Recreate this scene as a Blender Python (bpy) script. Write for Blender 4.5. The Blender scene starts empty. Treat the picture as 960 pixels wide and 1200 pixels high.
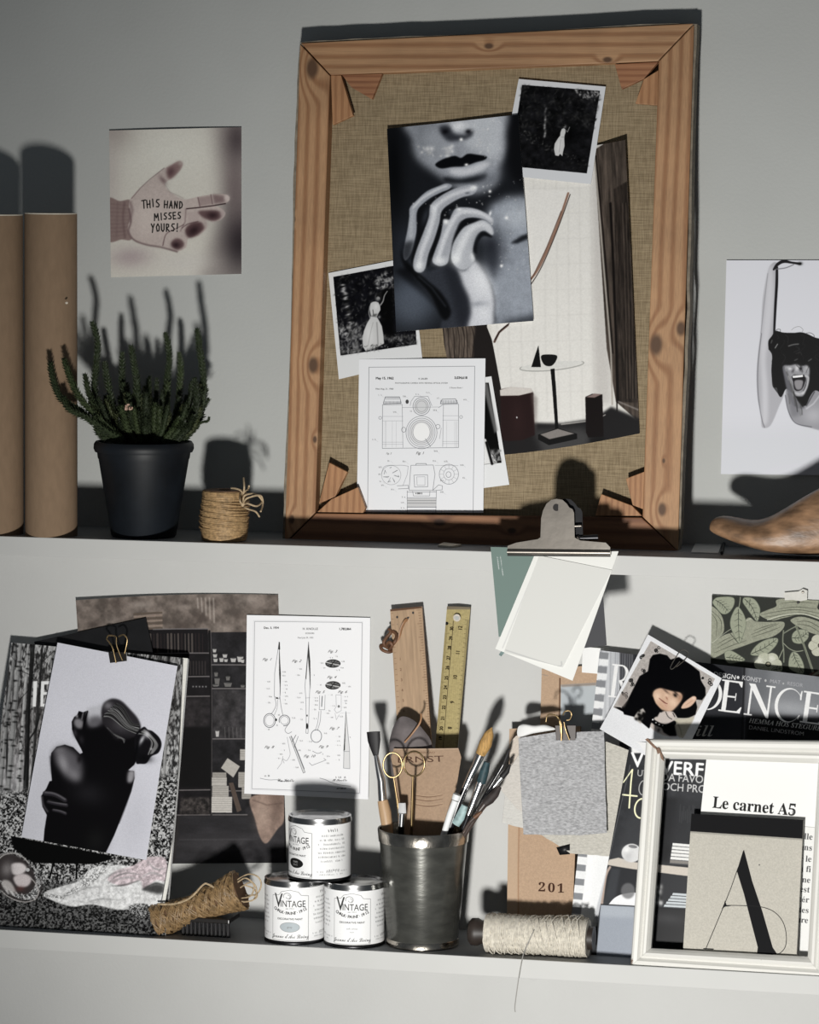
import bpy, bmesh, math, random, os
import numpy as np
from mathutils import Vector, Matrix, noise

# ------------------------------------------------------------------ camera
FPX, DIST = 4500.0, 4.5
YAW, PITCH, ROLL = math.radians(13.7), math.radians(5.2), math.radians(0.39)
sc = bpy.context.scene
COL = sc.collection
_fwd = Vector((-math.sin(YAW)*math.cos(PITCH), math.cos(YAW)*math.cos(PITCH), -math.sin(PITCH)))
_r = Vector((math.cos(YAW), math.sin(YAW), 0)); _u = _r.cross(_fwd)
RT = math.cos(ROLL)*_r + math.sin(ROLL)*_u
UP = -math.sin(ROLL)*_r + math.cos(ROLL)*_u
CAM = -_fwd*DIST
cd = bpy.data.cameras.new('camera'); co = bpy.data.objects.new('camera', cd); COL.objects.link(co)
cd.sensor_fit = 'VERTICAL'; cd.sensor_height = 36; cd.lens = FPX/1200*36; cd.clip_end = 50
co.matrix_world = Matrix(((RT.x, UP.x, -_fwd.x, CAM.x), (RT.y, UP.y, -_fwd.y, CAM.y), (RT.z, UP.z, -_fwd.z, CAM.z), (0, 0, 0, 1)))
sc.camera = co

def at(px, py, s=0.0):
    """point s metres in front of the wall that the photograph shows at px, py"""
    d = _fwd*FPX + RT*(px-480) - UP*(py-600)
    t = (-s-CAM.y)/d.y
    return CAM + d*t

# ------------------------------------------------------------------ world, lamp, exposure
w = bpy.data.worlds.new('world'); sc.world = w; w.use_nodes = True
bg = w.node_tree.nodes['Background']; bg.inputs[0].default_value = (0.80, 0.90, 1.0, 1); bg.inputs[1].default_value = 0.075
LAMP_AT = Vector((0.30, -1.95, -0.64))
ld = bpy.data.lights.new('desk_lamp_light', 'SPOT'); lo = bpy.data.objects.new('desk_lamp_light', ld); COL.objects.link(lo)
lo.location = LAMP_AT
_aim = at(790, 830, 0)
lo.rotation_euler = (_aim-lo.location).to_track_quat('-Z', 'Y').to_euler()
ld.energy = 168; ld.spot_size = math.radians(74); ld.spot_blend = 1.0; ld.shadow_soft_size = 0.07; ld.color = (1.0, 0.985, 0.95)
sc.view_settings.view_transform = 'Standard'; sc.view_settings.look = 'None'
sc.view_settings.exposure = 0.0; sc.view_settings.gamma = 1.0; sc.view_settings.use_curve_mapping = False

# ------------------------------------------------------------------ objects
def wloc(o):
    v = Vector((0, 0, 0))
    while o: v += o.location; o = o.parent
    return v
def tag(o, label, cat, group=None, kind=None):
    if label: o['label'] = label
    if cat: o['category'] = cat
    if group: o['group'] = group
    if kind: o['kind'] = kind
    return o
def thing(name, label, cat, loc, group=None):
    o = bpy.data.objects.new(name, None); COL.objects.link(o); o.location = loc; o.empty_display_size = .02
    return tag(o, label, cat, group)

class MB:
    def __init__(s): s.v = []; s.f = []; s.m = []; s.uv = []; s.sm = []
    def add(s, vs, fs, mi=0, uvs=None, smooth=False):
        b = len(s.v); s.v += [tuple(v) for v in vs]
        for i, f in enumerate(fs):
            s.f.append([b+k for k in f]); s.m.append(mi); s.sm.append(smooth)
            s.uv.append([uvs[k] for k in f] if uvs else None)
        return s
    def box(s, lo, hi, mi=0):
        x0, y0, z0 = lo; x1, y1, z1 = hi
        return s.hexa([(x0, y0, z0), (x1, y0, z0), (x1, y0, z1), (x0, y0, z1)], [(x0, y1, z0), (x1, y1, z0), (x1, y1, z1), (x0, y1, z1)], mi)
    def hexa(s, fr, bk, mi=0): return s.prism(fr, bk, mi)
    def prism(s, fr, bk, mi=0, smooth=False, miside=None):
        n = len(fr); s.add(list(fr)+list(bk), [list(range(n)), list(range(2*n-1, n-1, -1))], mi)
        b = len(s.v)-2*n
        for i in range(n):
            j = (i+1) % n
            s.f.append([b+j, b+i, b+n+i, b+n+j]); s.m.append(mi if miside is None else miside); s.uv.append(None); s.sm.append(smooth)
        return s
    def tube(s, path, rad, n=10, mi=0, caps=True, closed=False, squash=None):
        P = [Vector(p) for p in path]; N = len(P)
        if not hasattr(rad, '__len__'): rad = [rad]*N
        vs = []; prev = None
        for i in range(N):
            t = (P[(i+1) % N]-P[i-1]) if closed else (P[min(i+1, N-1)]-P[max(i-1, 0)])
            if t.length < 1e-9: t = Vector((0, 0, 1))
            t.normalize()
            a = (prev - t*prev.dot(t)) if prev is not None else t.orthogonal()
            if prev is None:
                ref = Vector((0, 1, 0)) if abs(t.y) < .9 else Vector((1, 0, 0))
                a = ref - t*ref.dot(t)
            a.normalize(); prev = a; b = t.cross(a)
            for k in range(n):
                an = 2*math.pi*k/n
                ra = rad[i]*(squash if squash else 1)
                vs.append(P[i]+a*math.cos(an)*ra+b*math.sin(an)*rad[i])
        fs = []
        for i in range(N if closed else N-1):
            j = (i+1) % N
            for k in range(n):
                l = (k+1) % n
                fs.append([i*n+k, i*n+l, j*n+l, j*n+k])
        if caps and not closed: fs += [list(range(n-1, -1, -1)), list(range((N-1)*n, N*n))]
        return s.add(vs, fs, mi, None, True)
    def lathe(s, c, prof, n=48, mi=0, axis=None, closed=False, a0=0, a1=2*math.pi, uv=False):
        """prof: (radius, height) pairs about axis through c"""
        ax = Vector(axis).normalized() if axis else Vector((0, 0, 1))
        if axis:
            e1 = ax.orthogonal().normalized()
        else: e1 = Vector((1, 0, 0))
        e2 = ax.cross(e1); c = Vector(c); vs = []; full = abs(a1-a0-2*math.pi) < 1e-6
        m = n if full else n+1; uvs = []
        for (r, h) in prof:
            for k in range(m):
                a = a0+(a1-a0)*k/n
                vs.append(c+ax*h+e1*r*math.cos(a)+e2*r*math.sin(a)); uvs.append((k/n, 0 if h == prof[0][1] else 1))
        fs = []; N = len(prof)
        for i in range(N if closed else N-1):
            j = (i+1) % N
            for k in range(n):
                l = (k+1) % m
                fs.append([i*m+k, i*m+l, j*m+l, j*m+k])
        return s.add(vs, fs, mi, uvs if uv else None, True)
    def ball(s, c, r, n=10, mi=0, sc=(1, 1, 1)):
        c = Vector(c); vs = []; fs = []; h = n//2
        for i in range(h+1):
            th = math.pi*i/h
            for k in range(n):
                ph = 2*math.pi*k/n
                vs.append(c+Vector((r*sc[0]*math.sin(th)*math.cos(ph), r*sc[1]*math.sin(th)*math.sin(ph), r*sc[2]*math.cos(th))))
        for i in range(h):
            for k in range(n):
                l = (k+1) % n
                fs.append([i*n+k, (i+1)*n+k, (i+1)*n+l, i*n+l])
        return s.add(vs, fs, mi, None, True)
    def build(s, name, mats, parent=None, label=None, cat=None, group=None, kind=None, bevel=0, solid=0, origin=None, seg=2):
        P = wloc(parent) if parent else None
        A = np.array(s.v, float)
        if P is None:
            P = Vector(origin) if origin else Vector(((A[:, 0].min()+A[:, 0].max())/2, (A[:, 1].min()+A[:, 1].max())/2, A[:, 2].min()))
        A = A-np.array(P)
        me = bpy.data.meshes.new(name); me.from_pydata(A.tolist(), [], s.f)
        if not isinstance(mats, (list, tuple)): mats = [mats]
        for m in mats: me.materials.append(m)
        me.polygons.foreach_set('material_index', s.m); me.polygons.foreach_set('use_smooth', s.sm)
        if any(u is not None for u in s.uv):
            ul = me.uv_layers.new(name='uv'); k = 0
            for u, f in zip(s.uv, s.f):
                for i in range(len(f)):
                    ul.data[k].uv = u[i] if u else (0, 0); k += 1
        bm = bmesh.new(); bm.from_mesh(me); bmesh.ops.remove_doubles(bm, verts=bm.verts, dist=1e-6)
        bmesh.ops.recalc_face_normals(bm, faces=bm.faces)
        if bevel: 
            es = [e for e in bm.edges if len(e.link_faces) == 2 and e.calc_face_angle(0) > .5]
            bmesh.ops.bevel(bm, geom=es, offset=bevel, segments=seg, affect='EDGES', profile=.6)
        for e in bm.edges:
            if len(e.link_faces) == 2 and e.calc_face_angle(0) > .8: e.smooth = False
        bm.to_mesh(me); bm.free(); me.update()
        o = bpy.data.objects.new(name, me); COL.objects.link(o)
        if parent: o.parent = parent
        else: o.location = P
        if solid:
            md = o.modifiers.new('solid', 'SOLIDIFY'); md.thickness = solid
        return tag(o, label, cat, group, kind)

# ------------------------------------------------------------------ materials
_mc = {}
def nodes(m): return m.node_tree.nodes, m.node_tree.links
def mat(name, col, rough=.6, metal=0, var=.08, scale=60, bump=.0, bscale=None, stretch=(1, 1, 1), spec=.5, coat=0):
    if name in _mc: return _mc[name]
    m = bpy.data.materials.new(name); m.use_nodes = True; N, L = nodes(m); b = N['Principled BSDF']
    b.inputs['Roughness'].default_value = rough; b.inputs['Metallic'].default_value = metal
    b.inputs['Specular IOR Level'].default_value = spec; b.inputs['Coat Weight'].default_value = coat
    tc = N.new('ShaderNodeTexCoord'); mp = N.new('ShaderNodeMapping'); mp.inputs['Scale'].default_value = stretch
    L.new(tc.outputs['Object'], mp.inputs[0])
    nz = N.new('ShaderNodeTexNoise'); nz.inputs['Scale'].default_value = scale; nz.inputs['Detail'].default_value = 5
    L.new(mp.outputs[0], nz.inputs['Vector'])
    cr = N.new('ShaderNodeValToRGB'); L.new(nz.outputs['Fac'], cr.inputs[0])
    cr.color_ramp.elements[0].position = .3; cr.color_ramp.elements[1].position = .7
    cr.color_ramp.elements[0].color = tuple(c*(1-var) for c in col)+(1,)
    cr.color_ramp.elements[1].color = tuple(min(1, c*(1+var)) for c in col)+(1,)
    L.new(cr.outputs[0], b.inputs['Base Color'])
    if bump:
        n2 = N.new('ShaderNodeTexNoise'); n2.inputs['Scale'].default_value = bscale or scale*3; n2.inputs['Detail'].default_value = 4
        L.new(mp.outputs[0], n2.inputs['Vector'])
        bp = N.new('ShaderNodeBump'); bp.inputs['Strength'].default_value = bump; bp.inputs['Distance'].default_value = .001
        L.new(n2.outputs['Fac'], bp.inputs['Height']); L.new(bp.outputs[0], b.inputs['Normal'])
    _mc[name] = m
    return m
def sr(*c):
    return tuple((x/255/12.92 if x/255 <= .04045 else ((x/255+.055)/1.055)**2.4) for x in c)
def wood(name, light, dark, axis='z', ring=55, knots=(), rough=.6, stain=0.0):
    """pine-like grain running along axis; knots: world points minus object origin given as (x, z, r)"""
    m = bpy.data.materials.new(name); m.use_nodes = True; N, L = nodes(m); b = N['Principled BSDF']; b.inputs['Roughness'].default_value = rough
    g = N.new('ShaderNodeNewGeometry'); mp = N.new('ShaderNodeMapping')
    st = {'z': (1, 1, .07), 'x': (.07, 1, 1)}[axis]; mp.inputs['Scale'].default_value = st
    vec = g.outputs['Position']
    n0 = N.new('ShaderNodeTexNoise'); n0.inputs['Scale'].default_value = 9; n0.inputs['Detail'].default_value = 2
    L.new(vec, mp.inputs[0]); L.new(mp.outputs[0], n0.inputs['Vector'])
    # rings: distance across the grain, warped by noise and by the knots
    sep = N.new('ShaderNodeSeparateXYZ'); L.new(vec, sep.inputs[0])
    across = sep.outputs['X' if axis == 'z' else 'Z']
    acc = N.new('ShaderNodeMath'); acc.operation = 'MULTIPLY_ADD'; L.new(n0.outputs['Fac'], acc.inputs[0]); acc.inputs[1].default_value = .05; L.new(across, acc.inputs[2])
    cur = acc.outputs[0]; kmask = None
    for (kx, kz, kr) in knots:
        cb = N.new('ShaderNodeCombineXYZ'); L.new(sep.outputs['X'], cb.inputs[0]); L.new(sep.outputs['Z'], cb.inputs[1])
        sub = N.new('ShaderNodeVectorMath'); sub.operation = 'SUBTRACT'; L.new(cb.outputs[0], sub.inputs[0]); sub.inputs[1].default_value = (kx, kz, 0)
        sc_ = N.new('ShaderNodeVectorMath'); sc_.operation = 'MULTIPLY'; L.new(sub.outputs[0], sc_.inputs[0]); sc_.inputs[1].default_value = (1, .6, 1) if axis == 'z' else (.6, 1, 1)
        ln = N.new('ShaderNodeVectorMath'); ln.operation = 'LENGTH'; L.new(sc_.outputs[0], ln.inputs[0])
        mr = N.new('ShaderNodeMapRange'); mr.interpolation_type = 'SMOOTHSTEP'; L.new(ln.outputs['Value'], mr.inputs[0])
        mr.inputs[1].default_value = 0; mr.inputs[2].default_value = kr*3.2; mr.inputs[3].default_value = kr*2.6; mr.inputs[4].default_value = 0
        ad = N.new('ShaderNodeMath'); ad.operation = 'ADD'; L.new(cur, ad.inputs[0]); L.new(mr.outputs[0], ad.inputs[1]); cur = ad.outputs[0]
        mk = N.new('ShaderNodeMapRange'); mk.interpolation_type = 'SMOOTHSTEP'; L.new(ln.outputs['Value'], mk.inputs[0])
        mk.inputs[1].default_value = kr*.45; mk.inputs[2].default_value = kr*1.15; mk.inputs[3].default_value = 1; mk.inputs[4].default_value = 0
        if kmask is None: kmask = mk.outputs[0]
        else:
            mx = N.new('ShaderNodeMath'); mx.operation = 'MAXIMUM'; L.new(kmask, mx.inputs[0]); L.new(mk.outputs[0], mx.inputs[1]); kmask = mx.outputs[0]
    ml = N.new('ShaderNodeMath'); ml.operation = 'MULTIPLY'; L.new(cur, ml.inputs[0]); ml.inputs[1].default_value = ring*2*math.pi/ .5
    sn = N.new('ShaderNodeMath'); sn.operation = 'SINE'; L.new(ml.outputs[0], sn.inputs[0])
    cr = N.new('ShaderNodeValToRGB'); mr2 = N.new('ShaderNodeMapRange'); mr2.inputs[1].default_value = -1; mr2.inputs[2].default_value = 1
    L.new(sn.outputs[0], mr2.inputs[0]); L.new(mr2.outputs[0], cr.inputs[0])
    cr.color_ramp.elements[0].color = light+(1,); cr.color_ramp.elements[1].color = dark+(1,)
    cr.color_ramp.elements[0].position = .3; cr.color_ramp.elements[1].position = 1.15 if False else 1.0
    # fine streaks
    mp2 = N.new('ShaderNodeMapping'); mp2.inputs['Scale'].default_value = {'z': (1, 1, .03), 'x': (.03, 1, 1)}[axis]; L.new(vec, mp2.inputs[0])
    n1 = N.new('ShaderNodeTexNoise'); n1.inputs['Scale'].default_value = 900; n1.inputs['Detail'].default_value = 3; L.new(mp2.outputs[0], n1.inputs['Vector'])
    n3 = N.new('ShaderNodeTexNoise'); n3.inputs['Scale'].default_value = 14; n3.inputs['Detail'].default_value = 4; L.new(vec, n3.inputs['Vector'])
    m3 = N.new('ShaderNodeMath'); m3.operation = 'ADD'; L.new(n1.outputs['Fac'], m3.inputs[0]); L.new(n3.outputs['Fac'], m3.inputs[1])
    mr3 = N.new('ShaderNodeMapRange'); mr3.inputs[1].default_value = .6; mr3.inputs[2].default_value = 1.4; mr3.inputs[3].default_value = .72; mr3.inputs[4].default_value = 1.15
    L.new(m3.outputs[0], mr3.inputs[0])
    vm = N.new('ShaderNodeVectorMath'); vm.operation = 'SCALE'; L.new(cr.outputs[0], vm.inputs[0]); L.new(mr3.outputs[0], vm.inputs['Scale'])
    out = vm.outputs[0]
    if kmask is not None:
        mx = N.new('ShaderNodeMix'); mx.data_type = 'RGBA'; L.new(kmask, mx.inputs[0]); L.new(out, mx.inputs[6]); mx.inputs[7].default_value = tuple(c*.32 for c in dark)+(1,)
        out = mx.outputs[2]
    L.new(out, b.inputs['Base Color'])
    bp = N.new('ShaderNodeBump'); bp.inputs['Strength'].default_value = .25; bp.inputs['Distance'].default_value = .0008
    L.new(mr3.outputs[0], bp.inputs['Height']); L.new(bp.outputs[0], b.inputs['Normal'])
    return m
def weave(name, col, dark, freq, rough=.9, bump=.5, var=.5):
    m = bpy.data.materials.new(name); m.use_nodes = True; N, L = nodes(m); b = N['Principled BSDF']; b.inputs['Roughness'].default_value = rough
    b.inputs['Specular IOR Level'].default_value = .1
    g = N.new('ShaderNodeNewGeometry'); tot = None
    for stv in ((1, 1, .06), (.06, 1, 1)):
        mp = N.new('ShaderNodeMapping'); mp.inputs['Scale'].default_value = stv; L.new(g.outputs['Position'], mp.inputs[0])
        n = N.new('ShaderNodeTexNoise'); n.inputs['Scale'].default_value = freq; n.inputs['Detail'].default_value = 2; L.new(mp.outputs[0], n.inputs['Vector'])
        if tot is None: tot = n.outputs['Fac']
        else:
            a = N.new('ShaderNodeMath'); a.operation = 'ADD'; L.new(tot, a.inputs[0]); L.new(n.outputs['Fac'], a.inputs[1]); tot = a.outputs[0]
    for ax in ('X', 'Z'):
        w_ = N.new('ShaderNodeTexWave'); w_.bands_direction = ax; w_.inputs['Scale'].default_value = freq*.33; w_.inputs['Distortion'].default_value = 1.5; w_.inputs['Detail Scale'].default_value = 3
        L.new(g.outputs['Position'], w_.inputs['Vector'])
        a = N.new('ShaderNodeMath'); a.operation = 'MULTIPLY_ADD'; L.new(w_.outputs['Fac'], a.inputs[0]); a.inputs[1].default_value = .25; L.new(tot, a.inputs[2]); tot = a.outputs[0]
    mr = N.new('ShaderNodeMapRange'); mr.inputs[1].default_value = .9; mr.inputs[2].default_value = 1.6; L.new(tot, mr.inputs[0])
    cr = N.new('ShaderNodeValToRGB'); L.new(mr.outputs[0], cr.inputs[0]); cr.color_ramp.elements[0].color = dark+(1,); cr.color_ramp.elements[1].color = col+(1,)
    L.new(cr.outputs[0], b.inputs['Base Color'])
    bp = N.new('ShaderNodeBump'); bp.inputs['Strength'].default_value = bump; bp.inputs['Distance'].default_value = .0006
    L.new(mr.outputs[0], bp.inputs['Height']); L.new(bp.outputs[0], b.inputs['Normal'])
    return m

# ------------------------------------------------------------------ print shop: pictures drawn stroke by stroke in paper space
def homography(src, dst):
    A = []; B = []
    for (x, y), (u, v) in zip(src, dst):
        A.append([x, y, 1, 0, 0, 0, -u*x, -u*y]); B.append(u)
        A.append([0, 0, 0, x, y, 1, -v*x, -v*y]); B.append(v)
    h = np.linalg.solve(np.array(A, float), np.array(B, float)); return np.append(h, 1).reshape(3, 3)
def smooth(pts, closed=True, k=6):
    P = np.array(pts, float); n = len(P); out = []
    rng = range(n) if closed else range(n-1)
    for i in rng:
        if closed: p0, p1, p2, p3 = P[i-1], P[i], P[(i+1) % n], P[(i+2) % n]
        else: p0, p1, p2, p3 = P[max(i-1, 0)], P[i], P[i+1], P[min(i+2, n-1)]
        for t in np.arange(k)/k:
            out.append(.5*((2*p1)+(-p0+p2)*t+(2*p0-5*p1+4*p2-p3)*t*t+(-p0+3*p1-3*p2+p3)*t**3))
    if not closed: out.append(P[-1])
    return np.array(out)
def blur(a, s):
    if s < .3: return a
    r = max(1, int(s*2.6)); k = np.exp(-.5*(np.arange(-r, r+1)/s)**2); k /= k.sum()
    for ax in (0, 1):
        p = [(0, 0)]*a.ndim; p[ax] = (r, r); q = np.pad(a, p, mode='edge'); o = np.zeros_like(a)
        n = a.shape[ax]
        for i, kk in enumerate(k):
            sl = [slice(None)]*a.ndim; sl[ax] = slice(i, i+n); o += kk*q[tuple(sl)]
        a = o
    return a
def vnoise(h, w_, cell, seed, sx=1, sy=1):
    r = np.random.default_rng(seed); cx, cy = cell*sx, cell*sy
    g = r.random((int(h/cy)+3, int(w_/cx)+3)).astype(np.float32)
    y = np.arange(h)/cy; x = np.arange(w_)/cx; yi = y.astype(int); xi = x.astype(int)
    fy = y-yi; fx = x-xi; fy = (fy*fy*(3-2*fy))[:, None]; fx = (fx*fx*(3-2*fx))[None, :]
    a = g[yi][:, xi]; b = g[yi][:, xi+1]; c = g[yi+1][:, xi]; d = g[yi+1][:, xi+1]
    return (a*(1-fx)+b*fx)*(1-fy)+(c*(1-fx)+d*fx)*fy
def fbm(h, w_, cell, seed, o=4, sx=1, sy=1):
    t = 0; s = 0
    for i in range(o):
        t = t+vnoise(h, w_, max(cell/2**i, 1), seed+i*7, sx, sy)*.6**i; s += .6**i
    return t/s
_glyph = {}
def outline(txt, font=None, shear=0):
    key = (txt, font.name if font else '', shear)
    if key in _glyph: return _glyph[key]
    c = bpy.data.curves.new('t', 'FONT'); c.body = txt; c.fill_mode = 'NONE'; c.resolution_u = 3; c.shear = shear
    if font: c.font = font
    o = bpy.data.objects.new('t', c); COL.objects.link(o)
    me = o.evaluated_get(bpy.context.evaluated_depsgraph_get()).to_mesh()
    V = np.array([v.co[:2] for v in me.vertices]).reshape(-1, 2); E = np.array([e.vertices[:] for e in me.edges]).reshape(-1, 2)
    o.evaluated_get(bpy.context.evaluated_depsgraph_get()).to_mesh_clear()
    bpy.data.objects.remove(o); bpy.data.curves.remove(c)
    _glyph[key] = (V, E); return V, E
def serif(t):
    o = ''
    for ch in t:
        if 'A' <= ch <= 'Z': o += chr(0x1D400+ord(ch)-65)
        elif 'a' <= ch <= 'z': o += chr(0x1D41A+ord(ch)-97)
        elif '0' <= ch <= '9': o += chr(0x1D7CE+ord(ch)-48)
        else: o += ch
    return o
def script(t):
    return ''.join(chr(0x1D4D0+ord(c)-65) if 'A' <= c <= 'Z' else chr(0x1D4EA+ord(c)-97) if 'a' <= c <= 'z' else c for c in t)
def ital(t):
    return ''.join(chr(0x1D434+ord(c)-65) if 'A' <= c <= 'Z' else ('\u210e' if c == 'h' else chr(0x1D44E+ord(c)-97)) if 'a' <= c <= 'z' else c for c in t)
class Print:
    def __init__(s, quad, ss=2.0, base=240, size=None):
        q = np.array(quad, float)
        wd = (np.linalg.norm(q[1]-q[0])+np.linalg.norm(q[2]-q[3]))/2; ht = (np.linalg.norm(q[3]-q[0])+np.linalg.norm(q[2]-q[1]))/2
        s.W, s.H = int(wd*ss), int(ht*ss); s.ss = ss; s.Hm = homography(q, [(0, 0), (s.W, 0), (s.W, s.H), (0, s.H)])
        s.img = np.empty((s.H, s.W, 3), np.float32); s.img[:] = s.c(base); s.o = (0, 0, 1); s.k = ss
    def c(s, c):
        if not hasattr(c, '__len__'): c = (c, c, c)
        return np.array(c, np.float32)/255
    def frame(s, ox, oy, scale=1.0):
        """following coordinates are photo crops: photo = (ox, oy) + p/scale"""
        s.o = (ox, oy, scale); s.k = s.ss/scale; return s
    def map(s, pts):
        p = np.array(pts, float).reshape(-1, 2); ox, oy, sc_ = s.o
        q = np.stack([ox+p[:, 0]/sc_, oy+p[:, 1]/sc_, np.ones(len(p))]); r = s.Hm@q
        return (r[:2]/r[2]).T
    def cover(s, seg, pad=0):
        """seg: (n,4) edges in canvas px -> mask and its box (even-odd)"""
        if len(seg) == 0: return None
        x0 = max(0, int(min(seg[:, 0].min(), seg[:, 2].min())-pad-2)); x1 = min(s.W, int(max(seg[:, 0].max(), seg[:, 2].max())+pad+3))
        y0 = max(0, int(min(seg[:, 1].min(), seg[:, 3].min())-pad-2)); y1 = min(s.H, int(max(seg[:, 1].max(), seg[:, 3].max())+pad+3))
        if x1 <= x0 or y1 <= y0: return None
        S = 3; h, w_ = (y1-y0)*S, (x1-x0)*S
        g = np.zeros((h, w_+1), np.int32)
        for ax, ay, bx, by in seg:
            if ay > by: ax, ay, bx, by = bx, by, ax, ay
            ra = max(0, math.ceil((ay-y0)*S-.5)); rb = min(h, math.ceil((by-y0)*S-.5))
            if rb <= ra: continue
            r = np.arange(ra, rb); xx = ax+(bx-ax)*(((r+.5)/S+y0)-ay)/(by-ay)
            ci = np.clip(np.ceil((xx-x0)*S-.5).astype(int), 0, w_); g[r, ci] += 1
        m = (np.cumsum(g, 1)[:, :w_] & 1).astype(np.float32)
        m = m.reshape(y1-y0, S, x1-x0, S).mean((1, 3)); return m, x0, y0
    def comp(s, mk, col, alpha, soft=0, tex=None):
        if mk is None: return s
        m, x0, y0 = mk
        if soft: m = blur(m, soft)
        m = (m*alpha)[..., None]; h, w_ = m.shape[:2]
        sub = s.img[y0:y0+h, x0:x0+w_]
        cc = s.c(col) if not callable(col) else col(h, w_)
        if tex is not None: cc = cc*(1+(tex[:h, :w_, None]-.5)*2)
        sub[:] = sub*(1-m)+cc*m
        return s
    def poly(s, pts, col, alpha=1, soft=0, sm=False, tex=0, cell=4, seed=1, sx=1, sy=1):
        if sm: pts = smooth(pts)
        p = s.map(pts); seg = np.hstack([p, np.roll(p, -1, 0)]); sp = soft*s.k
        mk = s.cover(seg, sp*2.6)
        t = None
        if mk is not None and tex:
            h, w_ = mk[0].shape; t = .5+(fbm(h, w_, cell*s.k, seed, 4, sx, sy)-.5)*tex
        return s.comp(mk, col, alpha, sp, t)
    def line(s, pts, width, col, alpha=1, soft=0, sm=False, closed=False):
        if sm: pts = smooth(pts, closed)
        p = s.map(pts)
        if closed: p = np.vstack([p, p[:1]])
        wv = np.full(len(p), float(width)) if not hasattr(width, '__len__') else np.interp(np.linspace(0, 1, len(p)), np.linspace(0, 1, len(width)), width)
        wv = wv*s.k/2; pad = wv.max()+1+soft*s.k*2.6
        x0 = max(0, int(p[:, 0].min()-pad)); x1 = min(s.W, int(p[:, 0].max()+pad+2)); y0 = max(0, int(p[:, 1].min()-pad)); y1 = min(s.H, int(p[:, 1].max()+pad+2))
        if x1 <= x0 or y1 <= y0: return s
        m = np.zeros((y1-y0, x1-x0), np.float32)
        for i in range(len(p)-1):
            a, b = p[i], p[i+1]; wm = max(wv[i], wv[i+1])+1
            xa = max(x0, int(min(a[0], b[0])-wm)); xb = min(x1, int(max(a[0], b[0])+wm+2)); ya = max(y0, int(min(a[1], b[1])-wm)); yb = min(y1, int(max(a[1], b[1])+wm+2))
            if xb <= xa or yb <= ya: continue
            X, Y = np.meshgrid(np.arange(xa, xb)+.5, np.arange(ya, yb)+.5); d = b-a; L2 = d@d
            t = np.clip(((X-a[0])*d[0]+(Y-a[1])*d[1])/L2, 0, 1) if L2 > 1e-9 else np.zeros_like(X)
            D = np.hypot(X-a[0]-t*d[0], Y-a[1]-t*d[1]); ww = wv[i]+(wv[i+1]-wv[i])*t
            cov = np.clip(ww-D+.5, 0, 1)*np.minimum(1, ww*2+.15)
            sub = m[ya-y0:yb-y0, xa-x0:xb-x0]; np.maximum(sub, cov, out=sub)
        return s.comp((m, x0, y0), col, alpha, soft*s.k)
    def blob(s, x, y, rx, ry=None, col=0, alpha=1, ang=0):
        ry = ry or rx; a = math.radians(ang)
        c0 = s.map([(x, y)])[0]; rx *= s.k; ry *= s.k; R = max(rx, ry)*2.6
        x0, x1 = max(0, int(c0[0]-R)), min(s.W, int(c0[0]+R)+1); y0, y1 = max(0, int(c0[1]-R)), min(s.H, int(c0[1]+R)+1)
        if x1 <= x0 or y1 <= y0: return s
        X, Y = np.meshgrid(np.arange(x0, x1)-c0[0], np.arange(y0, y1)-c0[1])
        U = (X*math.cos(a)+Y*math.sin(a))/rx; V = (-X*math.sin(a)+Y*math.cos(a))/ry
        return s.comp((np.exp(-.5*(U*U+V*V)*1.6).astype(np.float32), x0, y0), col, alpha)
    def disc(s, x, y, rx, ry=None, col=0, alpha=1, ang=0, soft=0, n=28):
        ry = ry or rx; a = math.radians(ang)
        pts = [(x+rx*math.cos(t)*math.cos(a)-ry*math.sin(t)*math.sin(a), y+rx*math.cos(t)*math.sin(a)+ry*math.sin(t)*math.cos(a)) for t in np.linspace(0, 2*math.pi, n, endpoint=False)]
        return s.poly(pts, col, alpha, soft)
    def ring(s, x, y, rx, ry=None, width=1, col=0, alpha=1, ang=0, a0=0, a1=360, n=30):
        ry = ry or rx; a = math.radians(ang)
        pts = [(x+rx*math.cos(t)*math.cos(a)-ry*math.sin(t)*math.sin(a), y+rx*math.cos(t)*math.sin(a)+ry*math.sin(t)*math.cos(a)) for t in np.radians(np.linspace(a0, a1, n))]
        return s.line(pts, width, col, alpha)
    def text(s, txt, x, y, h, col=20, ang=0, alpha=1, font=None, shear=0, sx=1, anchor='l', bold=0):
        """x, y baseline; h cap height"""
        V, E = outline(txt, font, shear)
        if len(E) == 0: return s
        k = h/.7; V = V*[k*sx, -k]
        wd = V[:, 0].max()
        if anchor == 'm': V = V-[wd/2, 0]
        if anchor == 'r': V = V-[wd, 0]
        a = math.radians(ang); R = np.array([[math.cos(a), math.sin(a)], [-math.sin(a), math.cos(a)]])
        P = V@R+[x, y]; p = s.map(P); seg = np.hstack([p[E[:, 0]], p[E[:, 1]]])
        mk = s.cover(seg)
        if mk is not None and bold: mk = (np.clip(blur(mk[0], bold*s.k)*2.2, 0, 1), mk[1], mk[2])
        return s.comp(mk, col, alpha)
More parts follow.
